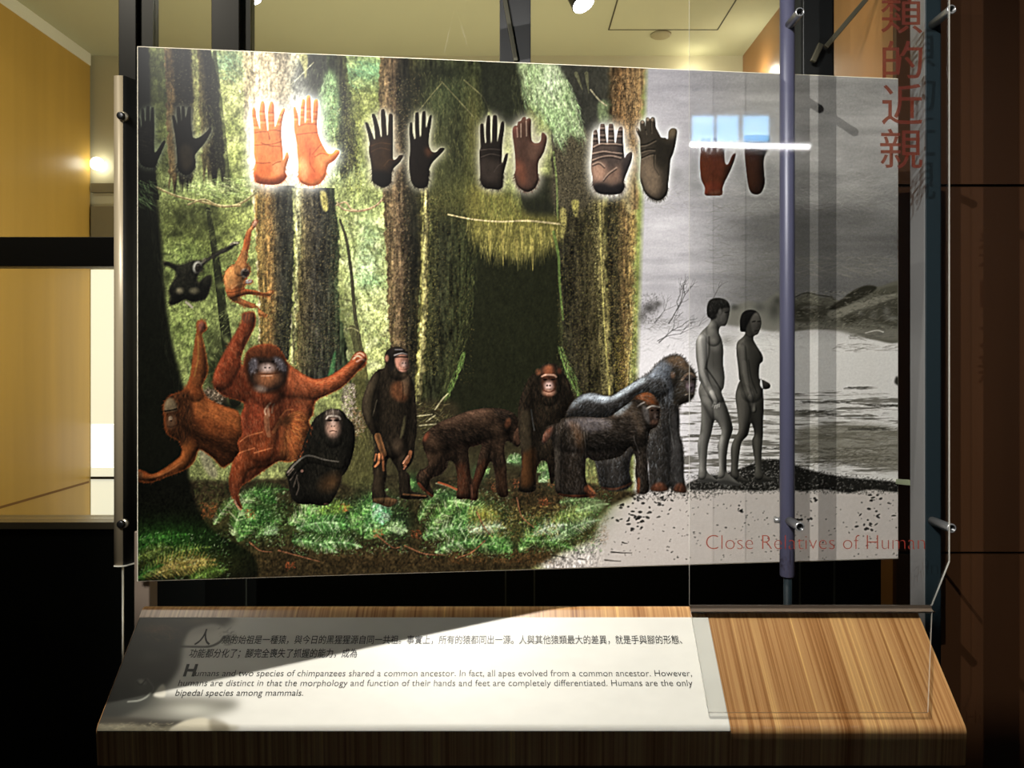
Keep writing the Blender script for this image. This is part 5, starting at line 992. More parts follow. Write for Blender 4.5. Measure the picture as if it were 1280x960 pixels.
    fill(cv, [(764, 522), (786, 506), (800, 510), (806, 530), (800, 545), (786, 520)], (86, 72, 58), 4, .7, clip=c); fill(cv, [(735, 545), (780, 540), (792, 555), (760, 572), (736, 570)], (18, 16, 14), 5, .7, clip=c)
    fill(cv, [(766, 514), (780, 506), (790, 502), (784, 512), (772, 520)], (130, 140, 146), 2.5, .7, clip=c); fill(cv, [(677, 551), (681, 540), (690, 533), (690, 540), (683, 553)], (146, 86, 64), 2, .8, clip=c)
    fill(cv, [(793, 497), (803, 491), (812, 490), (820, 498), (823, 508), (812, 506), (800, 500)], (104, 58, 32), 2, .9, clip=c)
    fur(sg, 4200, lambda x, y: np.where((x > 735) & (y < 560), .35, 1.4), 6, [(84, 74, 64), (20, 17, 14), (52, 44, 36), (120, 112, 106)], .34, .4, c, seed=156)
    fill(cv, [(812, 508), (824, 508), (825, 517), (824, 526), (819, 534), (813, 534), (811, 520)], (66, 52, 44), 1, .95, clip=c); line(cv, [(808, 511), (815, 507.5), (825, 509)], 2.2, (160, 150, 140), .85, clip=c)
    disc(cv, 815, 513, 2, 1.4, (16, 12, 10), .95); disc(cv, 822, 513, 1.8, 1.3, (16, 12, 10), .95); disc(cv, 820, 520, 2.6, 3, (122, 104, 96), .85, 0, c, .5); disc(cv, 821.5, 521.5, 1.6, 1.2, (24, 18, 16), .9)
    disc(cv, 817, 528, 4, 3, (140, 100, 80), .8, -.2, c, .5); line(cv, [(813, 531), (818, 532), (823, 528)], 1, (60, 38, 30), .8, clip=c); fill(cv, [(803, 508), (810, 512), (812, 530), (806, 524)], (110, 104, 100), 1.5, .7, clip=c); line(cv, [(797, 508), (801, 505), (805, 503)], 2, (150, 140, 132), .7, clip=c)
    line(cv, [(792, 545), (794, 553), (799, 566)], 1.2, (120, 112, 104), .6, clip=c); line(cv, [(809, 540), (808.5, 566), (809, 600)], 1.3, (110, 104, 98), .6, clip=c); line(cv, [(730, 540), (732, 560), (732, 585)], 1.3, (130, 118, 104), .55, clip=c)
    fill(cv, [(735, 606), (745, 618), (738, 622), (730, 612)], (150, 84, 54), 1.5, .8); line(cv, [(698, 618), (715, 620), (738, 619)], 3, (110, 60, 36), .7, clip=c); fill(cv, [(797, 598), (800, 600), (799, 616), (796, 614)], (130, 70, 44), 1.5, .8)
    fill(cv, [(693, 548), (698, 546), (700, 590), (697, 612), (694, 600)], (50, 46, 40), 2, .6, clip=c)
    # ---- the two people (grey photograph figures, seen from the side)
    P = lambda *f: cp(860, 360, 960 / 140, f); P7 = lambda *f: cp(860, 470, 6.4, f)
    mn = np.vstack([P(160,170,180,110,230,85,300,90,345,120,360,170,350,250,322,322,280,330,266,380,292,450,304,540,300,640,314,760,306,850,288,890),
                    P7(290,190,330,300,355,390,357,440,330,520,310,640,310,755,340,800,400,850,440,865,380,877,300,870,240,862,238,800,250,740,240,600,235,560,265,470,262,420,215,355,190,450,160,560,150,680,150,755,190,800,235,842,90,852,80,800,90,700,75,560,95,460,105,330,102,210,88,150,85,110,100,50),
                    P(95,790,85,700,70,600,68,500,75,440,120,370,172,318,195,270,165,240)])
    c, _ = figure('printed_person', 'printed man standing in profile on the grey shore', mn, (98, 96, 90), soft=.8)
    fill(cv, P(75,440,120,390,170,420,170,560,130,700,110,760,80,640), (156, 153, 147), 4, .75, clip=c); fill(cv, P(185,400,280,430,300,540,300,640,310,780,250,720,180,640), (70, 68, 63), 5, .8, clip=c); fill(cv, P(200,440,250,450,275,520,230,545,195,510), (118, 115, 108), 3, .7, clip=c)
    line(cv, P(180,420,180,560,150,690), 2.4, (48, 46, 42), .6, clip=c); line(cv, P(105,700,150,790,210,900), 6, (142, 139, 132), .6, clip=c); line(cv, P(160,690,230,790,285,880), 2.2, (44, 42, 39), .7, clip=c)
    fill(cv, P7(95,60,150,90,200,200,250,330,300,440,260,440,180,300,110,200), (122, 119, 112), 4, .7, clip=c); fill(cv, P7(290,200,355,390,350,450,310,640,310,760,280,740,290,560,310,440), (46, 45, 41), 3, .8, clip=c); fill(cv, P7(110,210,200,330,180,480,150,680,140,560,150,400), (64, 62, 58), 3, .7, clip=c)
    fill(cv, P7(240,560,262,480,280,500,265,640,262,760,245,740), (150, 148, 142), 2, .7, clip=c); fill(cv, P7(80,560,100,460,120,480,110,640,110,760,95,740), (140, 138, 132), 2, .7, clip=c)
    line(cv, P7(190,130,215,190,230,230), (6, 4), (158, 155, 148), .8, clip=c)
    for p in (P7(205,220,195,245), P7(222,225,212,255), P7(238,225,230,255), P7(252,215,248,245)): line(cv, p, 1.7, (166, 163, 156), .8, False, c)
    fill(cv, P(158,180,180,110,230,84,300,88,350,125,358,170,300,180,290,230,250,215,240,260,190,275,168,250), (26, 25, 23), 1.2, .97, clip=c); hairs(cv, P(165,180,230,90,340,120,300,180,200,260), 70, .8, 4, [(70, 68, 64), (14, 13, 12)], .5, .9, c, seed=157)
    fill(cv, P(300,180,355,180,350,250,322,322,290,310,290,240), (70, 67, 62), 1, .9, clip=c); fill(cv, P(280,240,310,200,330,260,310,310,280,300), (128, 124, 116), 1.5, .7, clip=c); line(cv, P(318,210,350,205), 1.3, (24, 22, 20), .8, False, c); disc(cv, *P(275, 205)[0], 2.2, 3.6, (120, 116, 110), .8, 0, c, .4)
    wm = np.vstack([P(445,270,470,210,530,185,590,200,622,250,627,320,602,390,566,412,562,445,592,500,630,560,644,600,640,630,615,660,610,770,650,790,702,822,700,858,650,867,618,830),
                    P7(585,20,600,100,605,250,600,400,600,480,590,600,590,720,592,770,640,810,692,835,650,847,580,852,530,847,530,790,540,720,520,600,512,520,530,460,505,375,480,470,430,530,410,640,400,760,420,800,492,842,470,857,400,842,345,790,345,700,343,580,370,500,405,430,395,300,380,160,400,70,430,10),
                    P(440,790,430,680,415,560,420,470,470,420,492,380,450,370,445,320)])
    c, _ = figure('printed_person', 'printed woman standing in profile on the grey shore', wm, (64, 62, 56), soft=.8)
    fill(cv, P(420,470,470,430,500,470,480,640,470,760,440,680), (96, 93, 86), 4, .7, clip=c); fill(cv, P(520,460,570,470,610,560,600,660,610,780,560,860,530,700), (50, 48, 43), 4, .8, clip=c)
    line(cv, P(480,640,500,780,550,930), 6, (92, 89, 82), .7, clip=c); line(cv, P(520,620,540,760,590,900), 2, (34, 33, 30), .7, clip=c); fill(cv, P7(385,150,440,120,480,300,440,440,400,420), (84, 81, 74), 4, .7, clip=c); fill(cv, P7(500,300,600,200,600,470,520,470), (40, 39, 35), 4, .7, clip=c)
    line(cv, P7(500,170,520,220,520,275), (7, 5), (98, 95, 87), .85, clip=c); fill(cv, P7(520,500,560,470,560,700,545,770,530,640), (86, 83, 74), 2, .6, clip=c); fill(cv, P7(345,560,370,510,385,560,370,700,380,790,350,760), (86, 84, 77), 2, .6, clip=c)
    fill(cv, P(445,270,470,210,530,183,590,200,560,230,530,280,500,340,490,380,452,372,444,320), (20, 19, 18), 1, .97, clip=c); fill(cv, P(540,270,580,215,618,250,625,320,600,390,565,405,545,350), (100, 96, 88), 1.5, .85, clip=c)
    for p in (P(552,290,575,285), P(598,288,618,286)): line(cv, p, 1.5, (26, 24, 22), .85, False, c)
    line(cv, P(598,300,606,335,592,340), 1, (80, 76, 70), .8, clip=c); line(cv, P(575,368,605,366), 1.5, (56, 50, 46), .85, False, c); disc(cv, *P(672, 838)[0], 4.6, 3.4, (52, 50, 46), .8, .4, c)
    line(cv, P(560,410,530,420,500,400), 2, (40, 38, 35), .6, clip=c)
    # ---- modelling pass, back to front
    LIMB = [('orangutan at', [([(251, 406), (249, 440), (244, 490)], (9, 22)), ([(238, 556), (215, 590), (172, 596)], (20, 8)), ([(246, 520), (300, 540)], (44, 56))]),
            ('large orange', [([(311, 396), (300, 430), (276, 472)], (14, 28)), ([(362, 478), (410, 482), (452, 446)], (36, 13)), ([(340, 562), (302, 580), (295, 628)], (36, 9)), ([(374, 516), (366, 572)], (26, 26)), ([(330, 500), (326, 560)], (44, 34)), ([(334, 440), (334, 486)], (52, 40))]),
            ('black bonobo', [([(412, 520), (414, 610)], (52, 66)), ([(362, 590), (385, 571), (424, 578)], (13, 16)), ([(424, 592), (416, 622)], (26, 20)), ([(416, 516), (416, 546)], (28, 24))]),
            ('dark chimpanzee standing', [([(466, 468), (458, 510), (470, 556), (476, 572)], (17, 9)), ([(516, 485), (519, 530), (511, 578)], (10, 9)), ([(476, 572), (474, 600), (473, 624)], (18, 14)), ([(499, 560), (506, 590), (507, 616)], (20, 13)), ([(494, 470), (490, 556)], (40, 32)), ([(497, 440), (498, 462)], (26, 24))]),
            ('brown chimpanzee', [([(540, 540), (622, 524)], (48, 40)), ([(545, 556), (530, 590), (526, 612)], (30, 12)), ([(578, 560), (579, 616)], (18, 17)), ([(624, 536), (630, 580), (631, 616)], (24, 14)), ([(606, 560), (592, 618)], (15, 11)), ([(638, 520), (648, 550)], (24, 18))]),
            ('dark chimpanzee facing', [([(655, 488), (656, 540), (658, 608)], (18, 18)), ([(686, 500), (686, 580)], (46, 30)), ([(710, 480), (712, 520)], (18, 16)), ([(686, 462), (686, 494)], (30, 24))]),
            ('large silverback', [([(840, 520), (846, 570), (847, 612)], (24, 18)), ([(822, 516), (823, 610)], (30, 24)), ([(722, 520), (780, 500), (826, 470)], (34, 40)), ([(850, 460), (858, 490)], (34, 30)), ([(768, 580), (772, 612)], (28, 26))]),
            ('smaller brown', [([(803, 540), (803, 614)], (16, 14)), ([(718, 550), (720, 616)], (28, 26)), ([(697, 550), (697, 612)], (10, 8)), ([(712, 542), (790, 534)], (42, 50)), ([(808, 500), (816, 528)], (24, 18))]),
            ('printed man', [([(876, 424), (880, 470), (894, 502)], (13, 7)), ([(888, 495), (905, 540), (900, 592)], (24, 11)), ([(880, 505), (884, 540), (877, 594)], (20, 10)), ([(893, 425), (898, 490)], (28, 24)), ([(890, 408), (892, 424)], (14, 16))]),
            ('printed woman', [([(926, 436), (932, 480), (942, 512)], (12, 7)), ([(930, 495), (923, 545), (918, 594)], (24, 10)), ([(946, 495), (949, 540), (948, 594)], (20, 11)), ([(938, 440), (940, 490)], (26, 24))]),
            ('golden brown', [([(314, 284), (308, 320), (300, 338)], (7, 13)), ([(290, 345), (286, 365)], (26, 24)), ([(288, 368), (312, 362), (338, 366)], (10, 6)), ([(295, 378), (316, 384), (330, 394)], (9, 6))]),
            ('black gibbon', [([(238, 330), (232, 360)], (34, 36)), ([(252, 330), (296, 304)], (9, 7))])]
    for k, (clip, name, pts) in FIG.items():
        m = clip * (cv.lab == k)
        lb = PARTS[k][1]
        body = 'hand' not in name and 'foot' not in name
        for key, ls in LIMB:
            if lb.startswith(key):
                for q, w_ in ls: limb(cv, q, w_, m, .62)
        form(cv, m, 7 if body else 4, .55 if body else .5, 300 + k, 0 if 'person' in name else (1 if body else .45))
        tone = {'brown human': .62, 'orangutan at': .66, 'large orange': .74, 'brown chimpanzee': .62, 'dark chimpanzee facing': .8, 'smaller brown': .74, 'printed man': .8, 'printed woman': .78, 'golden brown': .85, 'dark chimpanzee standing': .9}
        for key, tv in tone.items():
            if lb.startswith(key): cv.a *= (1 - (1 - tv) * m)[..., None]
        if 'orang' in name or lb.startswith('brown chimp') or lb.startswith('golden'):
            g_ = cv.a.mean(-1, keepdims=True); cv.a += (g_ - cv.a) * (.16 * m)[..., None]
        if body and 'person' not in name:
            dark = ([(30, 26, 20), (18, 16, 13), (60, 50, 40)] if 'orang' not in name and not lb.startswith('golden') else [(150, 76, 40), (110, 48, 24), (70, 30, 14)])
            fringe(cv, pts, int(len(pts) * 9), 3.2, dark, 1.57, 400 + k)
    # crisp printing
    cv.a += .75 * (cv.a - blur(cv.a, 1.6)); 
    gr = (vnoise(H, W, 1.5, 1.5, 1, 500) - .5) * .035
    cv.a *= (1 + gr * 2)[..., None]
    np.clip(cv.a, 0, 1, out=cv.a)
    return cv
# ------------------------------------------------------------------ the setting: corridor behind the glazed partition, cladding on the right
M_yellow = mat('honey veneer', (184, 148, 70), .38, noise=(1.2, 9, .5, .10))
M_orange = mat('orange veneer', (140, 98, 54), .35, noise=(1.2, 8, .5, .12))
M_brown = mat('brown veneer', (54, 31, 12), .45, noise=(7, 1.2, .6, .14))
M_ceil = mat('corridor ceiling paint', (182, 180, 146), .9, noise=(2, 2, 2, .03))
M_wallw = mat('pale wall paint', (196, 190, 160), .8, noise=(2, 2, 2, .03))
M_black = mat('black lacquer', (15, 16, 15), .45, noise=(4, 4, 4, .15))
M_blackm = mat('matt black panel', (9, 11, 9), .7, spec=.08, noise=(3, 3, 3, .15))
M_floor = mat('dark floor', (26, 24, 22), .5, noise=(5, 5, 5, .2))
M_frame = mat('dark grey frame side', (36, 37, 31), .5, noise=(4, 4, 4, .1))
M_ledge = mat('brushed ledge', (120, 112, 92), .35, .6, noise=(2, 40, 2, .1))
M_groove = mat('dark groove', (14, 9, 6), .8)
M_white = mat('white paint', (226, 224, 206), .6, noise=(3, 3, 3, .02))

XL, XR, YB, YP, ZC = -2.0, 1.10, 3.66, 2.30, EYE + 1.45
bm = bmesh.new(); box(bm, (-3.2, -2.6, -.06), (3.2, 4.0, 0)); S(obj('floor', bm, M_floor))
bm = bmesh.new(); box(bm, (-3.2, YP - .02, ZC), (3.2, 4.0, ZC + .06)); S(obj('ceiling', bm, M_ceil))
bm = bmesh.new(); box(bm, (-3.2, -2.6, 3.3), (3.2, YP - .02, 3.36)); S(obj('ceiling.001', bm, M_blackm))
bm = bmesh.new(); box(bm, (-3.2, YP - .06, ZC + .02), (3.2, YP - .02, 3.3)); S(obj('wall_upper', bm, M_blackm))
# corridor walls
bm = bmesh.new(); box(bm, (XL - .08, 1.9, 0), (XL, YB - .02, ZC - .055)); S(obj('wall_left', bm, M_yellow))
bm = bmesh.new(); box(bm, (XL - .08, 1.9, ZC - .055), (XL + .004, YB - .02, ZC)); S(obj('trim_1', bm, M_white))
bm = bmesh.new(); y0, y1 = 1.9, YB - .03
zs = EYE - .575
box(bm, (XL - .002, y0, zs - .006), (XL + .0015, y1, zs + .004)); S(obj('trim_2', bm, mat('veneer joint', (120, 84, 34), .7)))
bm = bmesh.new(); box(bm, (-3.2, YB, 0), (3.2, YB + .08, ZC)); S(obj('wall_back', bm, M_wallw))
bm = bmesh.new(); box(bm, (XR, YP - .08, 0), (XR + .08, YB, ZC)); S(obj('wall_right', bm, M_orange))
# brown cladding facing the visitor, in three boards with joints
bm = bmesh.new()
x0 = XR + .001
for z0, z1 in ((0, EYE - .557), (EYE - .549, EYE + .496), (EYE + .504, 3.3)): box(bm, (x0, YP - .10, z0), (3.2, YP - .081, z1))
box(bm, (x0, YP - .081, 0), (3.2, YP - .06, 3.3), 1)
S(obj('wall_front', bm, [M_brown, M_groove]))
# things on the far corridor wall, left: shelf stripes and a bright doorway
M_glow = mat('lit panel', (240, 238, 214), .6, emit=(1, .97, .78), es=.75)
M_glow2 = mat('lit panel white', (250, 250, 246), .6, emit=(1, 1, .97), es=1.0)
t = empty('lit_notice_panel', (-1.94, YB - .02, EYE - .78))
tag(t, 'tall pale lit panel on the far corridor wall beside the honey veneer wall', 'light panel')
def back(px0, py0, px1, py1, dep=.02, y=YB):
    a = P(px0, py0, y - dep); b = P(px1, py1, y - dep); return (a.x, y - dep, b.z), (b.x, y - .001, a.z)
bm = bmesh.new(); box(bm, *back(113.5, 337, 160, 530)); obj('upper_field', bm, M_glow, t)
bm = bmesh.new(); box(bm, *back(113.5, 530.5, 160, 584)); obj('middle_field', bm, M_glow2, t)
bm = bmesh.new(); box(bm, *back(113.5, 584.5, 160, 596)); box(bm, *back(113.5, 599, 160, 655)); obj('lower_field', bm, M_glow, t)
bm = bmesh.new(); box(bm, *back(113.5, 596, 160, 599, .03)); obj('rail', bm, M_black, t)
bm = bmesh.new(); box(bm, *back(113.5, 258, 160, 300, .03)); box(bm, *back(113.5, 229, 160, 240, .03))
tag(obj('wall_shelf', bm, mat('grey shelf', (120, 112, 88), .5)), 'grey shelf bands across the far corridor wall at the left', 'shelf')
bm = bmesh.new(); lathe(bm, P(122, 205, YB - .04), (0, -1, 0), [(-.03, .018), (0, .03), (.012, .03), (.02, .022), (.024, .006)])
o = obj('wall_lamp', bm, mat('lamp glass', (255, 255, 240), .3, emit=(1, .97, .85), es=9), None, True)
tag(o, 'small bright round wall lamp on the far corridor wall', 'lamp')

# black framed glazed partition
win = S(empty('window_1', (0, YP, EYE - .49)))
def post(px0, px1, name='mullion', dep=.07, side=None):
    bm = bmesh.new(); a = (px0 - 640) / FPX * YP; b = (px1 - 640) / FPX * YP
    box(bm, (a, YP, EYE - .5), (b, YP + dep, ZC)); return obj(name, bm, [M_black], win, bevel=.002)
post(148, 170); post(264, 299); post(624.5, 663.5); post(1004, 1041)
for px0, px1 in ((170, 187), (299, 310), (994.5, 1004), (1041, 1046)):
    bm = bmesh.new(); a = (px0 - 640) / FPX * YP; b = (px1 - 640) / FPX * YP
    box(bm, (a, YP + .02, EYE - .5), (b, YP + .06, ZC)); obj('mullion_flange', bm, M_frame, win)
bm = bmesh.new(); a, b = P(0, 333, YP), P(0, 296, YP); box(bm, (-2.6, YP, a.z), ((148 - 640) / FPX * YP, YP + .06, b.z)); obj('transom', bm, M_black, win, bevel=.002)
bm = bmesh.new(); box(bm, (-2.6, YP - .02, EYE - .502), ((1046 - 640) / FPX * YP, YP + .09, EYE - .482)); obj('sill', bm, M_ledge, win)
M_pane = clear_mat('window glass', (.96, .97, .96), 1.25, .01)
for px0, px1 in ((-400, 148), (187, 264), (310, 624.5), (663.5, 994.5)):
    bm = bmesh.new(); box(bm, ((px0 - 640) / FPX * YP, YP + .03, EYE - .48), ((px1 - 640) / FPX * YP, YP + .036, ZC)); obj('pane', bm, M_pane, win)
def brace(p, q, wd):
    bm = bmesh.new(); a, b = Vector(p), Vector(q); d = (b - a).normalized(); s = d.cross(Vector((0, 1, 0))).normalized() * wd
    poly_slab(bm, [a - s, b - s, b + s, a + s], (0, .012, 0)); return bm
M_brace = mat('grey steel', (96, 92, 76), .4, .5, noise=(9, 9, 9, .1))
obj('brace', brace(P(1094, -14, YP - .03), P(1033, 58, YP - .03), .007), M_brace, win, bevel=.002)
obj('brace_bracket', brace(P(1027, 54, YP - .03), P(1017, 76, YP - .03), .008), M_brace, win, bevel=.002)
obj('brace', brace(P(628, -20, YP - .02), P(645, 76, YP - .02), .007), mat('dark steel', (62, 60, 46), .4, .5), win, bevel=.002)
bm = bmesh.new(); box(bm, (-2.6, YP - .01, 0), (XR, YP + .08, EYE - .502)); S(obj('wall_partition', bm, M_blackm))
# thin joints of the black wall below the panel
bm = bmesh.new()
for px in (308, 632, 668, 1000, 1043):
    X = (px - 640) / FPX * (YP - .012); box(bm, (X - .0025, YP - .013, .1), (X + .0025, YP - .0095, EYE - .503))
S(obj('trim_3', bm, mat('joint profile', (44, 48, 40), .5)))
# right end of the partition: open strip through which the orange wall shows is the wall itself

# corridor ceiling fittings
Z0 = ZC
def ceil_pt(px, py): d = (Z0 - EYE) * FPX / (HOR - py); return P(px, py, d)
a = ceil_pt(760, 37); b = ceil_pt(900, 33)
bm = bmesh.new(); g = .006; ya = a.y; yb = 2.6
hx0, hx1 = a.x, b.x
for q in (((hx0, yb, Z0 - .003), (hx0 + g, ya, Z0 - .0002)), ((hx1 - g, yb, Z0 - .003), (hx1, ya, Z0 - .0002)), ((hx0, ya - g, Z0 - .003), (hx1, ya, Z0 - .0002)), ((hx0, yb, Z0 - .003), (hx1, yb + g, Z0 - .0002))): box(bm, *q)
t = tag(empty('ceiling_hatch', ((hx0 + hx1) / 2, (ya + yb) / 2, Z0 - .001)), 'square access hatch outlined in the corridor ceiling', 'hatch')
obj('frame', bm, mat('hatch gap', (70, 64, 44), .8), t)
bm = bmesh.new(); box(bm, (hx0 + g, yb + g, Z0 - .0016), (hx1 - g, ya - g, Z0 - .0002)); obj('cover', bm, M_ceil, t)
c = ceil_pt(826, 43)
bm = bmesh.new(); lathe(bm, (c.x, c.y, Z0 - .0002), (0, 0, -1), [(0, .046), (.004, .046), (.008, .042), (.009, .034)])
tag(obj('ceiling_sensor', bm, mat('sensor shell', (150, 142, 108), .6), None, True), 'round flat disc on the corridor ceiling below the hatch', 'sensor')
M_lens = mat('lamp lens', (255, 255, 250), .3, emit=(1, .98, .93), es=14)
def track_spot(loc, axis, label):
    t = tag(empty('track_spotlight', (loc[0], loc[1], Z0)), label, 'spotlight', 'track spotlights in the corridor')
    ax = Vector(axis).normalized(); L = Vector(loc)
    bm = bmesh.new(); lathe(bm, L - ax * .11, ax, [(0, .022), (.012, .034), (.05, .038), (.105, .041), (.11, .043), (.113, .040)]); obj('housing', bm, M_black, t, True)
    bm = bmesh.new(); lathe(bm, L, ax, [(-.002, .0395), (.004, .039), (.009, .030), (.011, .01)]); obj('lens', bm, M_lens, t, True)
    bm = bmesh.new(); e = L - ax * .07; tube(bm, e, (e.x, e.y, Z0 - .03), .008, 12); obj('stem', bm, M_black, t)
    bm = bmesh.new(); box(bm, (e.x - .05, e.y - .018, Z0 - .03), (e.x + .05, e.y + .018, Z0 - .0005)); obj('adapter', bm, M_black, t, bevel=.003)
    return t
track_spot(P(312, -5, 2.62), (.05, -.25, -1), 'black track spotlight glowing above the second black window post')
track_spot(P(729, 4, 2.62), (.45, -.35, -1), 'tilted black track spotlight glowing left of the ceiling hatch')

# ------------------------------------------------------------------ the picture panel
DL, DR = 1.60, 1.7837
XLp, XRp = (171 - 640) / FPX * DL, (1123.5 - 640) / FPX * DR
ZT, ZB = EYE + .6546, EYE - .4622
A, Bv = Vector((XLp, DL, 0)), Vector((XRp, DR, 0)); EX = (Bv - A); LW = EX.length; EX = EX / LW
NP = Vector((EX.y, -EX.x, 0))                        # towards the visitor
cv = paint_print()
def to_lin(c): return np.where(c <= .04045, c / 12.92, ((c + .055) / 1.055) ** 2.4)
def sample(cv, px, py):
    fx = np.clip((px - cv.x0) * cv.k - .5, 0, cv.w - 1.001); fy = np.clip((py - cv.y0) * cv.k - .5, 0, cv.h - 1.001)
    ix = fx.astype(int); iy = fy.astype(int); fx = (fx - ix)[:, None]; fy = (fy - iy)[:, None]
    a = cv.a
    return (a[iy, ix] * (1 - fx) + a[iy, ix + 1] * fx) * (1 - fy) + (a[iy + 1, ix] * (1 - fx) + a[iy + 1, ix + 1] * fx) * fy, cv.lab[np.round(iy + fy[:, 0]).astype(int), np.round(ix + fx[:, 0]).astype(int)]
def ink_mesh(name, verts, faces, cols, m, parent):
    me = bpy.data.meshes.new(name); nv, nf = len(verts), len(faces)
    me.vertices.add(nv); me.vertices.foreach_set('co', verts.astype(np.float32).ravel())
    me.loops.add(nf * 4); me.loops.foreach_set('vertex_index', faces.astype(np.int32).ravel())
    me.polygons.add(nf); me.polygons.foreach_set('loop_start', np.arange(0, nf * 4, 4, dtype=np.int32))
    me.update(calc_edges=True)
    ca = me.color_attributes.new('ink', 'FLOAT_COLOR', 'POINT')
    ca.data.foreach_set('color', np.hstack([cols, np.ones((nv, 1))]).astype(np.float32).ravel())
    me.materials.append(m)
    o = bpy.data.objects.new(name, me); COL.objects.link(o)
    if parent: o.parent = parent; o.matrix_parent_inverse = parent.matrix_world.inverted()
    return o
panel = tag(empty('display_board', ((XLp + XRp) / 2, (DL + DR) / 2, ZB)), 'large tilted display panel printed with a forest, apes, hands and a grey shore', 'display panel')
bm = bmesh.new(); th = .010; iv = .0022
def pp(u, z, off=0.): return A + EX * u + NP * off + Vector((0, 0, z))
fr = [pp(iv, ZB + iv), pp(LW - iv, ZB + iv), pp(LW - iv, ZT - iv), pp(iv, ZT - iv)]
md = [pp(0, ZB, -.0022), pp(LW, ZB, -.0022), pp(LW, ZT, -.0022), pp(0, ZT, -.0022)]
bk = [pp(0, ZB, -th), pp(LW, ZB, -th), pp(LW, ZT, -th), pp(0, ZT, -th)]
V = [[bm.verts.new(p + NP * o_) for p in r] for r, o_ in ((fr, -.0006), (md, 0), (bk, 0))]
bm.faces.new(V[0]); bm.faces.new(V[2][::-1])
for k in (0, 1):
    for i in range(4): bm.faces.new((V[k][i], V[k + 1][i], V[k + 1][(i + 1) % 4], V[k][(i + 1) % 4]))
obj('board', bm, mat('cream board', (214, 206, 184), .6, noise=(3, 3, 3, .03)), panel)
M_print = color_mat('printed picture', .30, PRINT_GAIN, .045)
NU, NV = 1040, 730
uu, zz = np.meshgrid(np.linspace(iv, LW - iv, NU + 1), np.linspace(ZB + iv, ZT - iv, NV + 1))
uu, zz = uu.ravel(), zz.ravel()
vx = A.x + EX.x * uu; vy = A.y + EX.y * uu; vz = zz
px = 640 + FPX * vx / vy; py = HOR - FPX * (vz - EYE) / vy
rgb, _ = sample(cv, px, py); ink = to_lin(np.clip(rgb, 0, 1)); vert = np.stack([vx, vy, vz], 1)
ii = (np.arange(NV)[:, None] * (NU + 1) + np.arange(NU)[None]).ravel()
quads = np.stack([ii, ii + 1, ii + NU + 2, ii + NU + 1], 1)
cx = px[quads].mean(1); cy = py[quads].mean(1)
_, lab = sample(cv, cx, cy)
PR = {}
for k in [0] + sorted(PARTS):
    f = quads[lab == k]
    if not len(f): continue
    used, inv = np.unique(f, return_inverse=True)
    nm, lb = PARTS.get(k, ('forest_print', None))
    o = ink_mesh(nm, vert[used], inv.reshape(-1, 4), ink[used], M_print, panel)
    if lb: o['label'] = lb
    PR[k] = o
# post that carries the panel at the left, and clip at the right
M_taupe = mat('taupe steel', (120, 106, 92), .45, .2, noise=(6, 6, 2, .08))
bm = bmesh.new(); a, b = P(173, 700, 1.645), P(192, 700, 1.645); box(bm, (a.x, 1.625, .0), (b.x, 1.665, ZB + .1))
obj('support_post', bm, M_taupe, panel, bevel=.003)

# curved metal plate behind the left edge of the panel
M_plate = mat('satin beige metal', (164, 150, 122), .38, .15, noise=(1, 1, 3, .05))
t = tag(empty('side_plate', (P(150, 700, 1.66).x, 1.67, EYE - .45)), 'tall curved beige metal plate standing behind the left edge of the panel', 'metal plate')
bm = bmesh.new(); zt, zb = P(0, 94, 1.66).z, P(0, 707, 1.66).z
prof = [(-.8615, 1.662), (-.850, 1.6605), (-.842, 1.662), (-.836, 1.668), (-.831, 1.680), (-.824, 1.692), (-.810, 1.700), (-.76, 1.702)]
n = len(prof); F = [(x, y) for x, y in prof]; Bk = [(x + .0012, y + .004) for x, y in prof]
rows = []
for z in (zb, zt): rows.append([bm.verts.new((x, y, z)) for x, y in F] + [bm.verts.new((x, y, z)) for x, y in Bk[::-1]])
m2 = 2 * n
for i in range(m2): f = bm.faces.new((rows[0][i], rows[0][(i + 1) % m2], rows[1][(i + 1) % m2], rows[1][i])); f.smooth = True
bm.faces.new(rows[0][::-1]); bm.faces.new(rows[1])
bm.faces.ensure_lookup_table()
for f in bm.faces:
    c = f.calc_center_median()
    if c.x > -.8415: f.material_index = 1  # right turn of the plate set black, its shade put into the material
obj('plate', bm, [M_plate, M_black], t)
bm = bmesh.new(); a = P(146, 707, 1.655); b = P(169, 707, 1.69)
for (x0_, y0_), (x1_, y1_) in zip(prof[:-1], prof[1:]):
    poly_slab(bm, [(x0_, y0_ - .001, zb), (x1_, y1_ - .001, zb), (x1_, y1_ - .001, zb - .003), (x0_, y0_ - .001, zb - .003)], (0, .006, 0))
obj('lower_edge', bm, mat('bright cut edge', (210, 206, 190), .4), t)
M_bolt = mat('black bolt', (12, 12, 11), .35); M_ring = mat('steel ring', (150, 144, 128), .3, .8)
for py_ in (145, 655):
    c = P(151.5, py_, 1.656)
    bm = bmesh.new(); lathe(bm, c + Vector((0, .012, 0)), (0, -1, 0), [(0, .0085), (.014, .0085), (.017, .0078), (.018, .005)], 20); b_ = obj('bolt', bm, M_bolt, t, True)
    bm = bmesh.new(); lathe(bm, c + Vector((.003, .008, 0)), (0, -1, 0), [(0, .0105), (.004, .0105), (.006, .0095)], 20); obj('washer', bm, M_ring, b_, True)
bm = bmesh.new(); a = P(153.5, 700, 1.675); tube(bm, (a.x, a.y, .0), (a.x, a.y, zb + .02), .0022, 10)
tag(obj('steel_rod', bm, mat('thin steel', (150, 146, 132), .35, .5)), 'thin vertical steel rod under the beige side plate', 'rod')

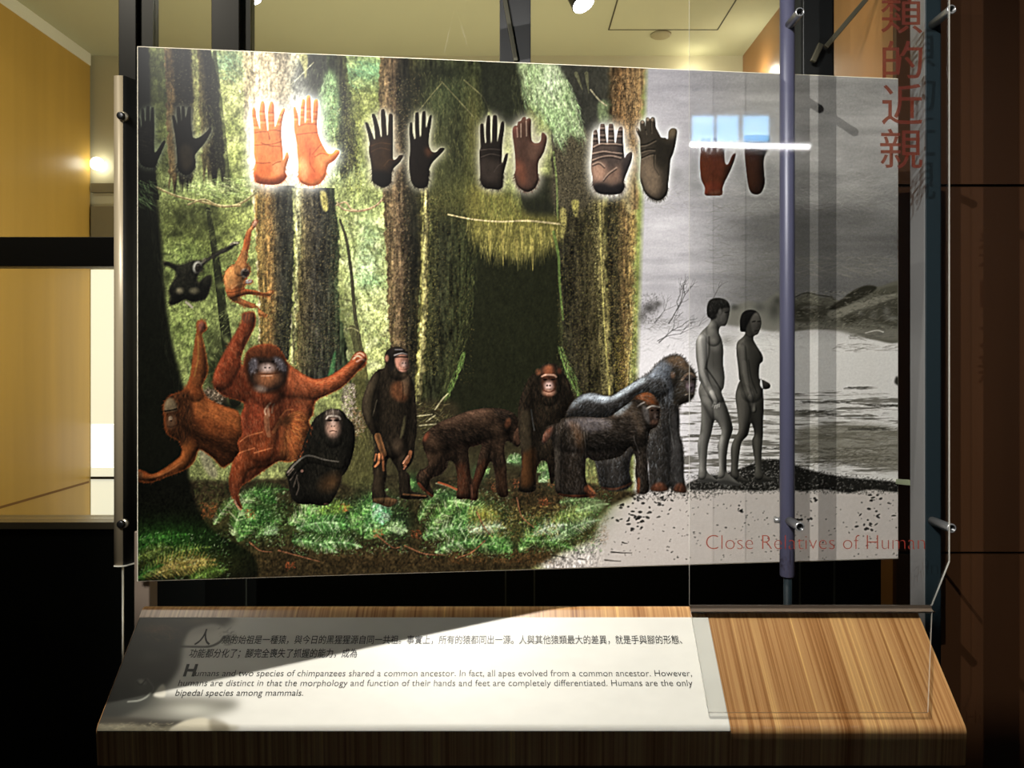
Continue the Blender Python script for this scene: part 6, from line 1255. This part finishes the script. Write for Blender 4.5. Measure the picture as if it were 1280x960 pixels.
# ------------------------------------------------------------------ poles in front of the panel
M_pole = mat('grey lacquered steel', (70, 70, 90), .42, .1, noise=(3, 3, 2, .05))
M_poled = mat('blue grey steel', (20, 30, 34), .5, .0, spec=.2, noise=(3, 3, 2, .06))
M_cap = mat('steel cap', (150, 150, 150), .3, .7)
def standoff(parent, p0, p1, r=.0085):
    bm = bmesh.new(); p0, p1 = Vector(p0), Vector(p1); d = (p1 - p0).normalized(); L = (p1 - p0).length
    lathe(bm, p0, d, [(0, r), (L - .004, r), (L - .001, r * 1.06), (L, r * .98), (L + .0005, r * .74), (L - .012, r * .72), (L - .0121, r * .1)], 24, [0, 0, 0, 0, 1, 1, 1])
    return obj('standoff', bm, [M_cap, M_bolt], parent, True)
DP, DA = 1.541, 1.468            # distance of the poles and of the clear sheet they hold
XP = (984 - 640) / FPX * DP
pole = tag(empty('round_pole', (XP, DP, 0)), 'slim round grey pole standing in front of the right part of the panel', 'pole')
bm = bmesh.new(); zc = P(0, 721, DP).z; lathe(bm, (XP, DP, zc), (0, 0, 1), [(0, .0120), (.003, .0145), (2.9 - zc, .0145)], 36); obj('sleeve', bm, M_pole, pole, True)
bm = bmesh.new(); tube(bm, (XP + .001, DP, 0), (XP + .001, DP, zc + .01), .0082, 24); obj('inner_tube', bm, M_poled, pole)
for q in (31, 651):
    z = P(0, q, DP - .012).z; standoff(pole, (XP, DP - .012, z), (XP, DA + .004, z))
bm = bmesh.new(); lathe(bm, (XP - .004, DP + .012, P(0, 652, DP).z), (-1, .25, 0), [(0, .006), (.016, .006), (.018, .004)], 16); obj('side_screw', bm, M_cap, pole, True)
XQ0, XQ1 = (1156 - 640) / FPX * DP, (1177 - 640) / FPX * DP; YQ = XQ0 * FPX / (1137 - 640)
sp = tag(empty('square_post', ((XQ0 + XQ1) / 2, (DP + YQ) / 2, 0)), 'square blue-grey post at the right of the panel with its lit side coloured paler', 'post')
bm = bmesh.new(); box(bm, (XQ0, DP, 0), (XQ1, YQ, 2.95)); o = obj('post_body', bm, [M_poled, mat('post steel lit side', (104, 103, 102), .45, .1, noise=(3, 3, 2, .06))], sp, bevel=.003)
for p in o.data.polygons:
    if p.normal.x < -.9: p.material_index = 1  # left face gets a paler copy of the steel, side light in the colour
for q in (31, 651):
    z = P(0, q, DP).z; X = (XQ0 + XQ1) / 2 - .002; standoff(sp, (X, DP + .001, z), (X, DA + .004, z))
c0 = pp(LW - .004, EYE - .283, -.006); c1 = Vector((XQ0 + .002, YQ + .004, EYE - .256))
bm = bmesh.new(); poly_slab(bm, [c0 + Vector((0, -.002, -.006)), c1 + Vector((0, -.002, -.006)), c1 + Vector((0, -.002, .006)), c0 + Vector((0, -.002, .006))], (0, .004, 0)); obj('edge_clip', bm, mat('pale green clip', (150, 160, 128), .5), panel, bevel=.001)

# lamps that light the picture: housings on one bar, with an unseen plate added to block their light from the desk
for lx, lz, tx, cut, lb in ((-.65, 2.83, .40, .80, 'black ceiling spotlight aimed at the picture panel, nearer the brown cladding'), (-1.25, 3.19, .62, .95, 'black ceiling spotlight aimed at the picture panel, farther from the brown cladding')):
    t = tag(empty('picture_lamp', (lx, -.84, 3.3)), lb, 'spotlight')
    ax = (Vector((tx, 1.73, 1.37)) - Vector((lx, -.8, lz))).normalized(); hp = Vector((lx, -.8, lz)) - ax * .02
    bm = bmesh.new(); lathe(bm, hp - ax * .10, ax, [(0, .03), (.02, .040), (.095, .044), (.10, .040)]); obj('housing', bm, M_black, t, True)
    bm = bmesh.new(); e = hp - ax * .06; tube(bm, e, (e.x, e.y, 3.3), .009, 12); obj('stem', bm, M_black, t)
    zc_ = lz - .25 * cut
    bm = bmesh.new(); box(bm, (lx - .29, -.552, zc_ - .33), (lx + .29, -.55, zc_)); obj('beam_blocker', bm, M_blackm, t)
    bm = bmesh.new()
    for k in (-.07, .07): tube(bm, (lx + k, -.84, lz - .03), (lx + k, -.551, zc_ - .03), .004, 10)
    obj('blocker_arm', bm, M_black, t)
# lamp above the desk: an unseen plate added below it makes the straight shadow edge across the text sheet
L0 = Vector(DESK_LAMP); t = tag(empty('desk_lamp', (L0.x, L0.y, 3.3)), 'black ceiling spotlight with an added blocking plate aimed down at the reading desk', 'spotlight')
ax = (Vector((.05, 1.37, .9)) - L0).normalized(); hp = L0 - ax * .02
bm = bmesh.new(); lathe(bm, hp - ax * .16, ax, [(0, .03), (.02, .045), (.155, .05), (.16, .046)]); obj('housing', bm, M_black, t, True)
bm = bmesh.new(); e = hp - ax * .1; tube(bm, e, (e.x, e.y, 3.3), .009, 12); obj('stem', bm, M_black, t)
s1, s2 = Vector((0, 1.4560, .961)), Vector((-.613, 1.353, .865))
e1, e2 = L0 + (s1 - L0) * .24, L0 + (s2 - L0) * .24; de = (e1 - e2).normalized()
q = [e2 - de * .25, e1 + de * .3]; q += [q[1] + Vector((0, .42, .0)), q[0] + Vector((0, .42, 0))]
bm = bmesh.new(); poly_slab(bm, q, (0, 0, .002)); obj('beam_blocker', bm, M_blackm, t)
bm = bmesh.new()
for k in (.3, .7): p_ = q[0].lerp(q[1], k) + Vector((0, .03, .002)); tube(bm, hp - ax * .02 + Vector((0, .03, 0)), p_, .004, 10)
obj('blocker_arm', bm, M_black, t)
# ------------------------------------------------------------------ the sloping reading desk
def wood_mat():
    m = bpy.data.materials.new('striped veneer'); m.use_nodes = True; nt = m.node_tree; b = nt.nodes['Principled BSDF']
    tc = nt.nodes.new('ShaderNodeTexCoord'); L = nt.links
    def noise(scale, det, sx, sy, sz):
        mp = nt.nodes.new('ShaderNodeMapping'); mp.inputs['Scale'].default_value = (sx, sy, sz); mp.inputs['Rotation'].default_value = (0, 0, .0)
        n = nt.nodes.new('ShaderNodeTexNoise'); n.inputs['Scale'].default_value = scale; n.inputs['Detail'].default_value = det
        L.new(tc.outputs['Object'], mp.inputs[0]); L.new(mp.outputs[0], n.inputs['Vector']); return n
    n1 = noise(1, 4, 210, 1.2, 1.2); n2 = noise(1, 3, 34, .7, .7)
    r = nt.nodes.new('ShaderNodeValToRGB'); e = r.color_ramp.elements
    e[0].position = .30; e[0].color = (.21, .078, .018, 1); e[1].position = .68; e[1].color = (.84, .52, .18, 1)
    for p_, c_ in ((.40, (.34, .155, .05, 1)), (.50, (.49, .26, .10, 1)), (.59, (.57, .33, .13, 1))):
        k = e.new(p_); k.color = c_
    mx = nt.nodes.new('ShaderNodeMix'); mx.data_type = 'FLOAT'; mx.inputs[0].default_value = .30
    L.new(n1.outputs['Fac'], mx.inputs[2]); L.new(n2.outputs['Fac'], mx.inputs[3]); L.new(mx.outputs[0], r.inputs[0]); L.new(r.outputs[0], b.inputs['Base Color'])
    b.inputs['Roughness'].default_value = .32; b.inputs['Specular IOR Level'].default_value = .5
    return m
M_wood = wood_mat(); M_dkwood = mat('dark desk base', (30, 20, 13), .5, noise=(60, 2, 2, .3))
# cross-section: slope from the rounded back edge down to the rounded front nose (y, z above the floor)
SB = Vector((0, 1.3127, EYE - .622)); ST = Vector((0, 1.4665, EYE - .4790)); sd = (ST - SB).normalized(); sn = Vector((0, -sd.z, sd.y))
rn, rb = .020, .016
Cn = SB - sn * rn; Cb = ST - sn * rb
an = math.atan2(sn.z, sn.y)                     # direction of the slope's normal
nose = [(Cn.y + rn * math.cos(an + (math.pi - an) * i / 10), Cn.z + rn * math.sin(an + (math.pi - an) * i / 10)) for i in range(11)]
backr = [(Cb.y + rb * math.cos(an - 2.2 * i / 8), Cb.z + rb * math.sin(an - 2.2 * i / 8)) for i in range(9)]
prof = backr[::-1] + nose                        # from the back, over the top, down the nose
prof = prof + [(nose[-1][0] + .004, nose[-1][1] - .055), (nose[-1][0] + .03, nose[-1][1] - .07), (backr[-1][0] + .004, nose[-1][1] - .07)]
XD0, XD1 = -.7075, .7735
desk = tag(empty('reading_desk', (.03, 1.40, 0)), 'sloping reading desk in striped brown veneer carrying the text sheet', 'desk')
bm = bmesh.new(); prism(bm, prof, XD0, XD1)
o = obj('desk_top', bm, M_wood, desk)
for p in o.data.polygons: p.use_smooth = abs(p.normal.x) < .5
o.data.set_sharp_from_angle(angle=math.radians(40))
bm = bmesh.new(); box(bm, (XD0 + .01, nose[-1][0] + .028, 0), (XD1 - .01, backr[-1][0] + .002, nose[-1][1] - .07)); obj('desk_base', bm, M_dkwood, desk)

# ---- picture and paper of the text sheet
def paint_sheet():
    cv = Canvas(108, 766, 930, 934, 1.3); H, W = cv.h, cv.w
    cv.a[:] = np.array([224, 222, 212], np.float32) / 255
    X = cv.X[None]; Y = cv.Y[:, None]
    cv.a *= (1 + (vnoise(H, W, 40, 20, 3, 5) - .5) * .04)[..., None]
    d = np.array([62, 60, 52], np.float32)
    fill(cv, [(100, 760), (282, 768), (270, 786), (228, 800), (222, 830), (205, 858), (200, 870), (250, 872), (300, 880), (250, 900), (180, 930), (100, 940)], (74, 72, 62), 9, .9)
    fill(cv, [(150, 768), (285, 770), (262, 788), (236, 792), (226, 812), (222, 836), (206, 858), (196, 858), (190, 872), (150, 898), (105, 900)], (38, 38, 33), 5, .95)
    for x, y, rx, ry, c in ((196, 786, 24, 7, (84, 64, 48)), (188, 822, 16, 9, (62, 62, 54)), (178, 860, 18, 12, (70, 72, 64)), (168, 880, 30, 8, (46, 47, 41)), (150, 860, 16, 20, (48, 50, 44)),
                            (200, 838, 12, 10, (40, 40, 35)), (216, 810, 8, 14, (44, 43, 37)), (250, 776, 22, 6, (80, 76, 58)), (192, 800, 18, 5, (50, 46, 40)), (240, 888, 40, 12, (196, 194, 180))):
        blob(cv, x, y, rx, ry, c, .85)
    hairs(cv, [(182, 780), (210, 780), (228, 790), (215, 800), (184, 796)], 160, .6, 7, [(120, 96, 74), (70, 58, 46), (50, 48, 40)], .4, .5, seed=1)
    fill(cv, [(192, 870), (196, 862), (203, 855), (207, 860), (206, 871)], (214, 210, 194), 1, .95)
    line(cv, [(160, 877), (172, 876), (182, 872), (188, 866)], 2.2, (176, 178, 166), .7); disc(cv, 177, 852, 5, 3, (150, 150, 138), .8, .2, None, .5); line(cv, [(171, 852), (176, 856), (182, 850)], 1.8, (30, 30, 27), .9)
    line(cv, [(184, 848), (192, 860), (186, 870)], 1.4, (110, 112, 102), .6)
    fill(cv, [(110, 902), (150, 899), (210, 908), (260, 905), (300, 910), (240, 926), (110, 926)], (160, 152, 126), 4, .6)
    fill(cv, [(112, 898), (160, 897), (200, 900), (230, 902), (205, 908), (150, 905), (112, 906)], (44, 40, 32), 3, .85)
    hairs(cv, region(112, 904, 230, 920), 260, .1, 6, [(186, 174, 140), (120, 110, 86), (206, 196, 164)], .5, .4, seed=2, sm=False)
    fill(cv, [(212, 912), (228, 902), (250, 897), (262, 900), (268, 912), (262, 920), (214, 922)], (204, 196, 172), 1.5, .9); fill(cv, [(262, 898), (282, 904), (286, 914), (266, 918)], (120, 112, 92), 4, .7)
    # brush mark around the first sign
    fill(cv, [(232, 798), (240, 786), (262, 780), (276, 782), (282, 790), (278, 800), (266, 806), (234, 808)], (218, 214, 202), 3, .8)
    line(cv, [(220, 808), (245, 808.5), (262, 808), (274, 803), (280, 796)], (2.2, 3), (44, 42, 36), .85); hairs(cv, region(272, 786, 292, 806), 50, -.4, 6, [(60, 58, 48), (110, 106, 92)], .5, .5, seed=3, sm=False)
    return cv
cs = paint_sheet()
# the sheet follows the slope and turns over the start of the nose
arcn = [(y, z) for y, z in nose]
s_len = (ST - SB).length * .985
def sheet_pt(s):
    """s > 0 up the slope from the nose, s < 0 along the nose"""
    if s >= 0: q = SB + sd * s; return q, sn
    a = an + (-s) / rn; nn = Vector((0, math.cos(a), math.sin(a))); return Cn + nn * rn, nn
def y_on_slope(py):             # distance along the slope of a level line at frame height py
    k = (py - HOR) / FPX; return ((EYE - SB.z) - k * SB.y) / (k * sd.y + sd.z)
s_top = y_on_slope(772); s_bot = -.012
def xs_at(s):
    q, _ = sheet_pt(s); d = q.y
    f = (s - s_bot) / (s_top - s_bot)
    return (116.5 + (178.5 - 116.5) * f - 640) / FPX * d, (913.5 + (886 - 913.5) * f - 640) / FPX * d
NU2, NV2 = 720, 150; VV = []
xl_, xr_ = xs_at(0)
xl_ = max(xl_, XD0 + .0012)
for j in range(NV2 + 1):
    s = s_bot + (s_top - s_bot) * j / NV2; q, nn = sheet_pt(s); q = q + nn * .0008
    a_, b_ = xs_at(s)
    for i in range(NU2 + 1): VV.append((xl_ + (xr_ - xl_) * i / NU2, q.y, q.z))
VV = np.array(VV); px = 640 + FPX * VV[:, 0] / VV[:, 1]; py = HOR - FPX * (VV[:, 2] - EYE) / VV[:, 1]
rgb, _ = sample(cs, px, py); ink = to_lin(np.clip(rgb, 0, 1))
ii = (np.arange(NV2)[:, None] * (NU2 + 1) + np.arange(NU2)[None]).ravel(); quads = np.stack([ii, ii + 1, ii + NU2 + 2, ii + NU2 + 1], 1)
M_sheet = color_mat('printed text sheet', .38, 1., .5)
sheet = ink_mesh('text_sheet', VV, quads, ink, M_sheet, desk)
for p in sheet.data.polygons: p.use_smooth = True
so = sheet.modifiers.new('thickness', 'SOLIDIFY'); so.thickness = .0007; so.offset = -1

# ---- lettering
def glyphs(body, shear=0., off=0.):
    cu = bpy.data.curves.new('letters', 'FONT'); cu.body = body; cu.shear = shear; cu.offset = off; cu.resolution_u = 4
    o = bpy.data.objects.new('letters', cu); COL.objects.link(o); bpy.context.view_layer.update()
    me = bpy.data.meshes.new_from_object(o.evaluated_get(bpy.context.evaluated_depsgraph_get()))
    bpy.data.objects.remove(o); bpy.data.curves.remove(cu); return me
def lettering(name, body, m, parent, place, height=None, shear=0., off=0., ybase=0., label=None, font_h=.73):
    """place(u, v): u 0..1 along the line, v in cap heights above the base line -> point"""
    me = glyphs(body, shear, off); n = len(me.vertices); co = np.zeros(n * 3, np.float32); me.vertices.foreach_get('co', co); co = co.reshape(-1, 3)
    x0, x1 = co[:, 0].min(), co[:, 0].max()
    out = np.array([place((x - x0) / (x1 - x0), y / font_h) for x, y in co[:, :2]], np.float32)
    me.vertices.foreach_set('co', out.ravel()); me.update(); me.name = name; me.materials.clear(); me.materials.append(m)
    o = bpy.data.objects.new(name, me); COL.objects.link(o)
    if parent: o.parent = parent; o.matrix_parent_inverse = parent.matrix_world.inverted()
    if label: o['label'] = label
    return o
def on_sheet(px0, px1, base, cap):
    """a line printed on the slope: frame x of its ends, frame y of base line, frame height of the capitals"""
    s0 = y_on_slope(base); s1 = y_on_slope(base - cap); q0, _ = sheet_pt(s0); X0, X1 = (px0 - 640) / FPX * q0.y, (px1 - 640) / FPX * q0.y
    def f(u, v):
        q, nn = sheet_pt(s0 + (s1 - s0) * v); q = q + nn * .0013; return (X0 + (X1 - X0) * u, q.y, q.z)
    return f
M_ink = mat('black ink', (36, 35, 32), .45)
L1 = '\u985e\u7684\u59cb\u7956\u662f\u4e00\u7a2e\u733f\uff0c\u8207\u4eca\u65e5\u7684\u9ed1\u7329\u7329\u6e90\u81ea\u540c\u4e00\u5171\u7956\u3002\u4e8b\u5be6\u4e0a\uff0c\u6240\u6709\u7684\u733f\u90fd\u540c\u51fa\u4e00\u6e90\u3002\u4eba\u8207\u5176\u4ed6\u733f\u985e\u6700\u5927\u7684\u5dee\u7570\uff0c\u5c31\u662f\u624b\u8207\u8173\u7684\u5f62\u614b\u3001'
L2 = '\u529f\u80fd\u90fd\u5206\u5316\u4e86\uff1b\u8173\u5b8c\u5168\u55aa\u5931\u4e86\u6293\u63e1\u7684\u80fd\u529b\uff0c\u6210\u70ba'
lettering('lettering', '\u4eba', M_ink, sheet, on_sheet(243, 263, 805, 16), off=.008)
lettering('lettering', L1, M_ink, sheet, on_sheet(277, 853, 804.4, 8.6), off=.004)
lettering('lettering', L2, M_ink, sheet, on_sheet(236, 446, 821.4, 8.8), off=.008)
lettering('lettering', 'H', M_ink, sheet, on_sheet(229, 243.5, 845.2, 15), off=.035)
lettering('lettering', 'umans and two species of chimpanzees shared a common ancestor. In fact, all apes evolved from a common ancestor. However,', M_ink, sheet, on_sheet(243.6, 865, 845.6, 8.2), off=-.003)
lettering('lettering', 'humans are distinct in that the morphology and function of their hands and feet are completely differentiated. Humans are the only', M_ink, sheet, on_sheet(222.5, 866, 857.8, 8.2), off=-.003)
lettering('lettering', 'bipedal species among mammals.', M_ink, sheet, on_sheet(219, 379, 870, 8.2), off=0)

# ------------------------------------------------------------------ bent clear sheet that carries the title
M_clear = clear_mat('clear acrylic', (.955, .958, .955), 1.49, .035)
M_edge = mat('polished acrylic edge', (206, 204, 194), .3, spec=.6)
_nt = M_edge.node_tree; _t = _nt.nodes.new('ShaderNodeBsdfTransparent'); _x = _nt.nodes.new('ShaderNodeMixShader'); _x.inputs[0].default_value = .55
_nt.links.new(_nt.nodes['Principled BSDF'].outputs[0], _x.inputs[1]); _nt.links.new(_t.outputs[0], _x.inputs[2]); _nt.links.new(_x.outputs[0], _nt.nodes['Material Output'].inputs[0])
title = tag(empty('title_sheet', (.6, DA, EYE - .48)), 'tall clear acrylic sheet with red title lettering, bent forward over the right of the desk', 'acrylic sheet')
tA = .005
zb_ = P(0, 757, DA).z
def Q(px, py): return P(px, py, DA)
# upright part (outline), front at DA
out = [Q(862, 757), Q(1165.5, 757), Q(1187.5, 702), Vector(((1187.5 - 640) / FPX * DA, DA, 2.62)), Vector(((862 - 640) / FPX * DA, DA, 2.62))]
bm = bmesh.new(); poly_slab(bm, out, (0, tA, 0), 0, 1)
obj('upright_part', bm, [M_clear, M_edge], title)
# bend and lower part lying just above the slope
lo = []
s_a, s_b = y_on_slope(893), y_on_slope(768)
def low(px, s, up): q, nn = sheet_pt(s); q = q + nn * up; return Vector(((px - 640) / FPX * q.y, q.y, q.z))
bm = bmesh.new()
U = .0045
pts = [low(885, s_a, U), low(1159, s_a, U), low(1164, s_b, U), low(863, s_b, U)]
nn = sn * .006
poly_slab(bm, pts, nn, 0, 1); obj('lower_part', bm, [M_clear, M_edge], title)
bm = bmesh.new()
kx0, kx1 = (862.3 - 640) / FPX * DA, (1164.5 - 640) / FPX * DA; q1 = pts[3] + nn
pr = [(DA, zb_), (DA - .0005, zb_ - .006), ((DA + q1.y) / 2, (zb_ - .01 + q1.z) / 2), (q1.y, q1.z), (pts[3].y, pts[3].z), (DA + tA, zb_ - .002), (DA + tA, zb_)]
prism(bm, pr, kx0, kx1); obj('bend', bm, [mat('smoky acrylic bend', (96, 84, 72), .15, spec=.6)], title)
M_red = mat('red lettering', (122, 38, 28), .5); M_red_dim = mat('dimmed red lettering', (74, 22, 8), .5)  # title characters use a darker copy of the red, dimness put into the colour
for _m in (M_red, M_red_dim):      # translucent film
    _nt = _m.node_tree; _t = _nt.nodes.new('ShaderNodeBsdfTransparent'); _t.inputs[0].default_value = (.62, .30, .18, 1); _x = _nt.nodes.new('ShaderNodeMixShader'); _x.inputs[0].default_value = .38
    _nt.links.new(_nt.nodes['Principled BSDF'].outputs[0], _x.inputs[1]); _nt.links.new(_t.outputs[0], _x.inputs[2]); _nt.links.new(_x.outputs[0], _nt.nodes['Material Output'].inputs[0])
def on_title(px0, px1, base, cap):
    a, b = Q(px0, base), Q(px1, base); h = (cap) / FPX * DA
    return lambda u, v: (a.x + (b.x - a.x) * u, DA - .0006, a.z + h * v)
lettering('title_lettering', 'Close Relatives of Human', M_red, title, on_title(882.5, 1156, 686.6, 19.5), off=-.02, label='red English title line')
for ch, b0, b1, t_ in (('\u985e', 1101, 1153, (-9, 42)), ('\u7684', 1103, 1153, (51, 98)), ('\u8fd1', 1102, 1153, (105, 156)), ('\u89aa', 1100, 1153, (161, 211))):
    me = glyphs(ch, 0, .004); n = len(me.vertices); co = np.zeros(n * 3, np.float32); me.vertices.foreach_get('co', co); co = co.reshape(-1, 3)
    x0, x1, y0, y1 = co[:, 0].min(), co[:, 0].max(), co[:, 1].min(), co[:, 1].max()
    a, b = Q(b0, t_[1]), Q(b1, t_[0])
    o3 = np.stack([a.x + (co[:, 0] - x0) / (x1 - x0) * (b.x - a.x), np.full(n, DA - .0006), a.z + (co[:, 1] - y0) / (y1 - y0) * (b.z - a.z)], 1).astype(np.float32)
    me.vertices.foreach_set('co', o3.ravel()); me.update(); me.name = 'title_character'; me.materials.clear(); me.materials.append(M_red_dim)
    o = bpy.data.objects.new('title_character', me); COL.objects.link(o); o.parent = title; o.matrix_parent_inverse = title.matrix_world.inverted()

# ------------------------------------------------------------------ bright sign behind the visitor, seen mirrored in the clear sheet
YS = -1.0; VD = 2 * DA - YS
def mir(px, py): q = P(px, py, VD); return Vector((q.x, YS, q.z))
sign = tag(empty('screen_unit', mir(930, 160)), 'blue lit three-part screen with a white tube below, mirrored in the clear sheet', 'screen')
bm = bmesh.new(); a, b = mir(858, 189), mir(1012, 114); box(bm, (a.x, YS - .06, a.z), (b.x, YS - .012, b.z)); obj('casing', bm, mat('grey casing', (150, 152, 150), .7), sign)
M_blue = mat('blue lit screen', (120, 190, 240), .4, emit=(.30, .62, 1.0), es=12)
for x0_, x1_ in ((866, 893), (897, 924), (930, 962)):
    bm = bmesh.new(); a, b = mir(x0_, 176), mir(x1_, 144); box(bm, (a.x, YS - .0119, a.z), (b.x, YS - .006, b.z)); obj('screen', bm, M_blue, sign, bevel=.002)
bm = bmesh.new(); a, b = mir(862, 181), mir(1011, 184); tube(bm, (a.x, YS + .012, a.z), (b.x, YS + .012, b.z), .009, 16); obj('tube_lamp', bm, mat('white tube', (255, 255, 255), .4, emit=(1, .98, 1), es=40), sign)
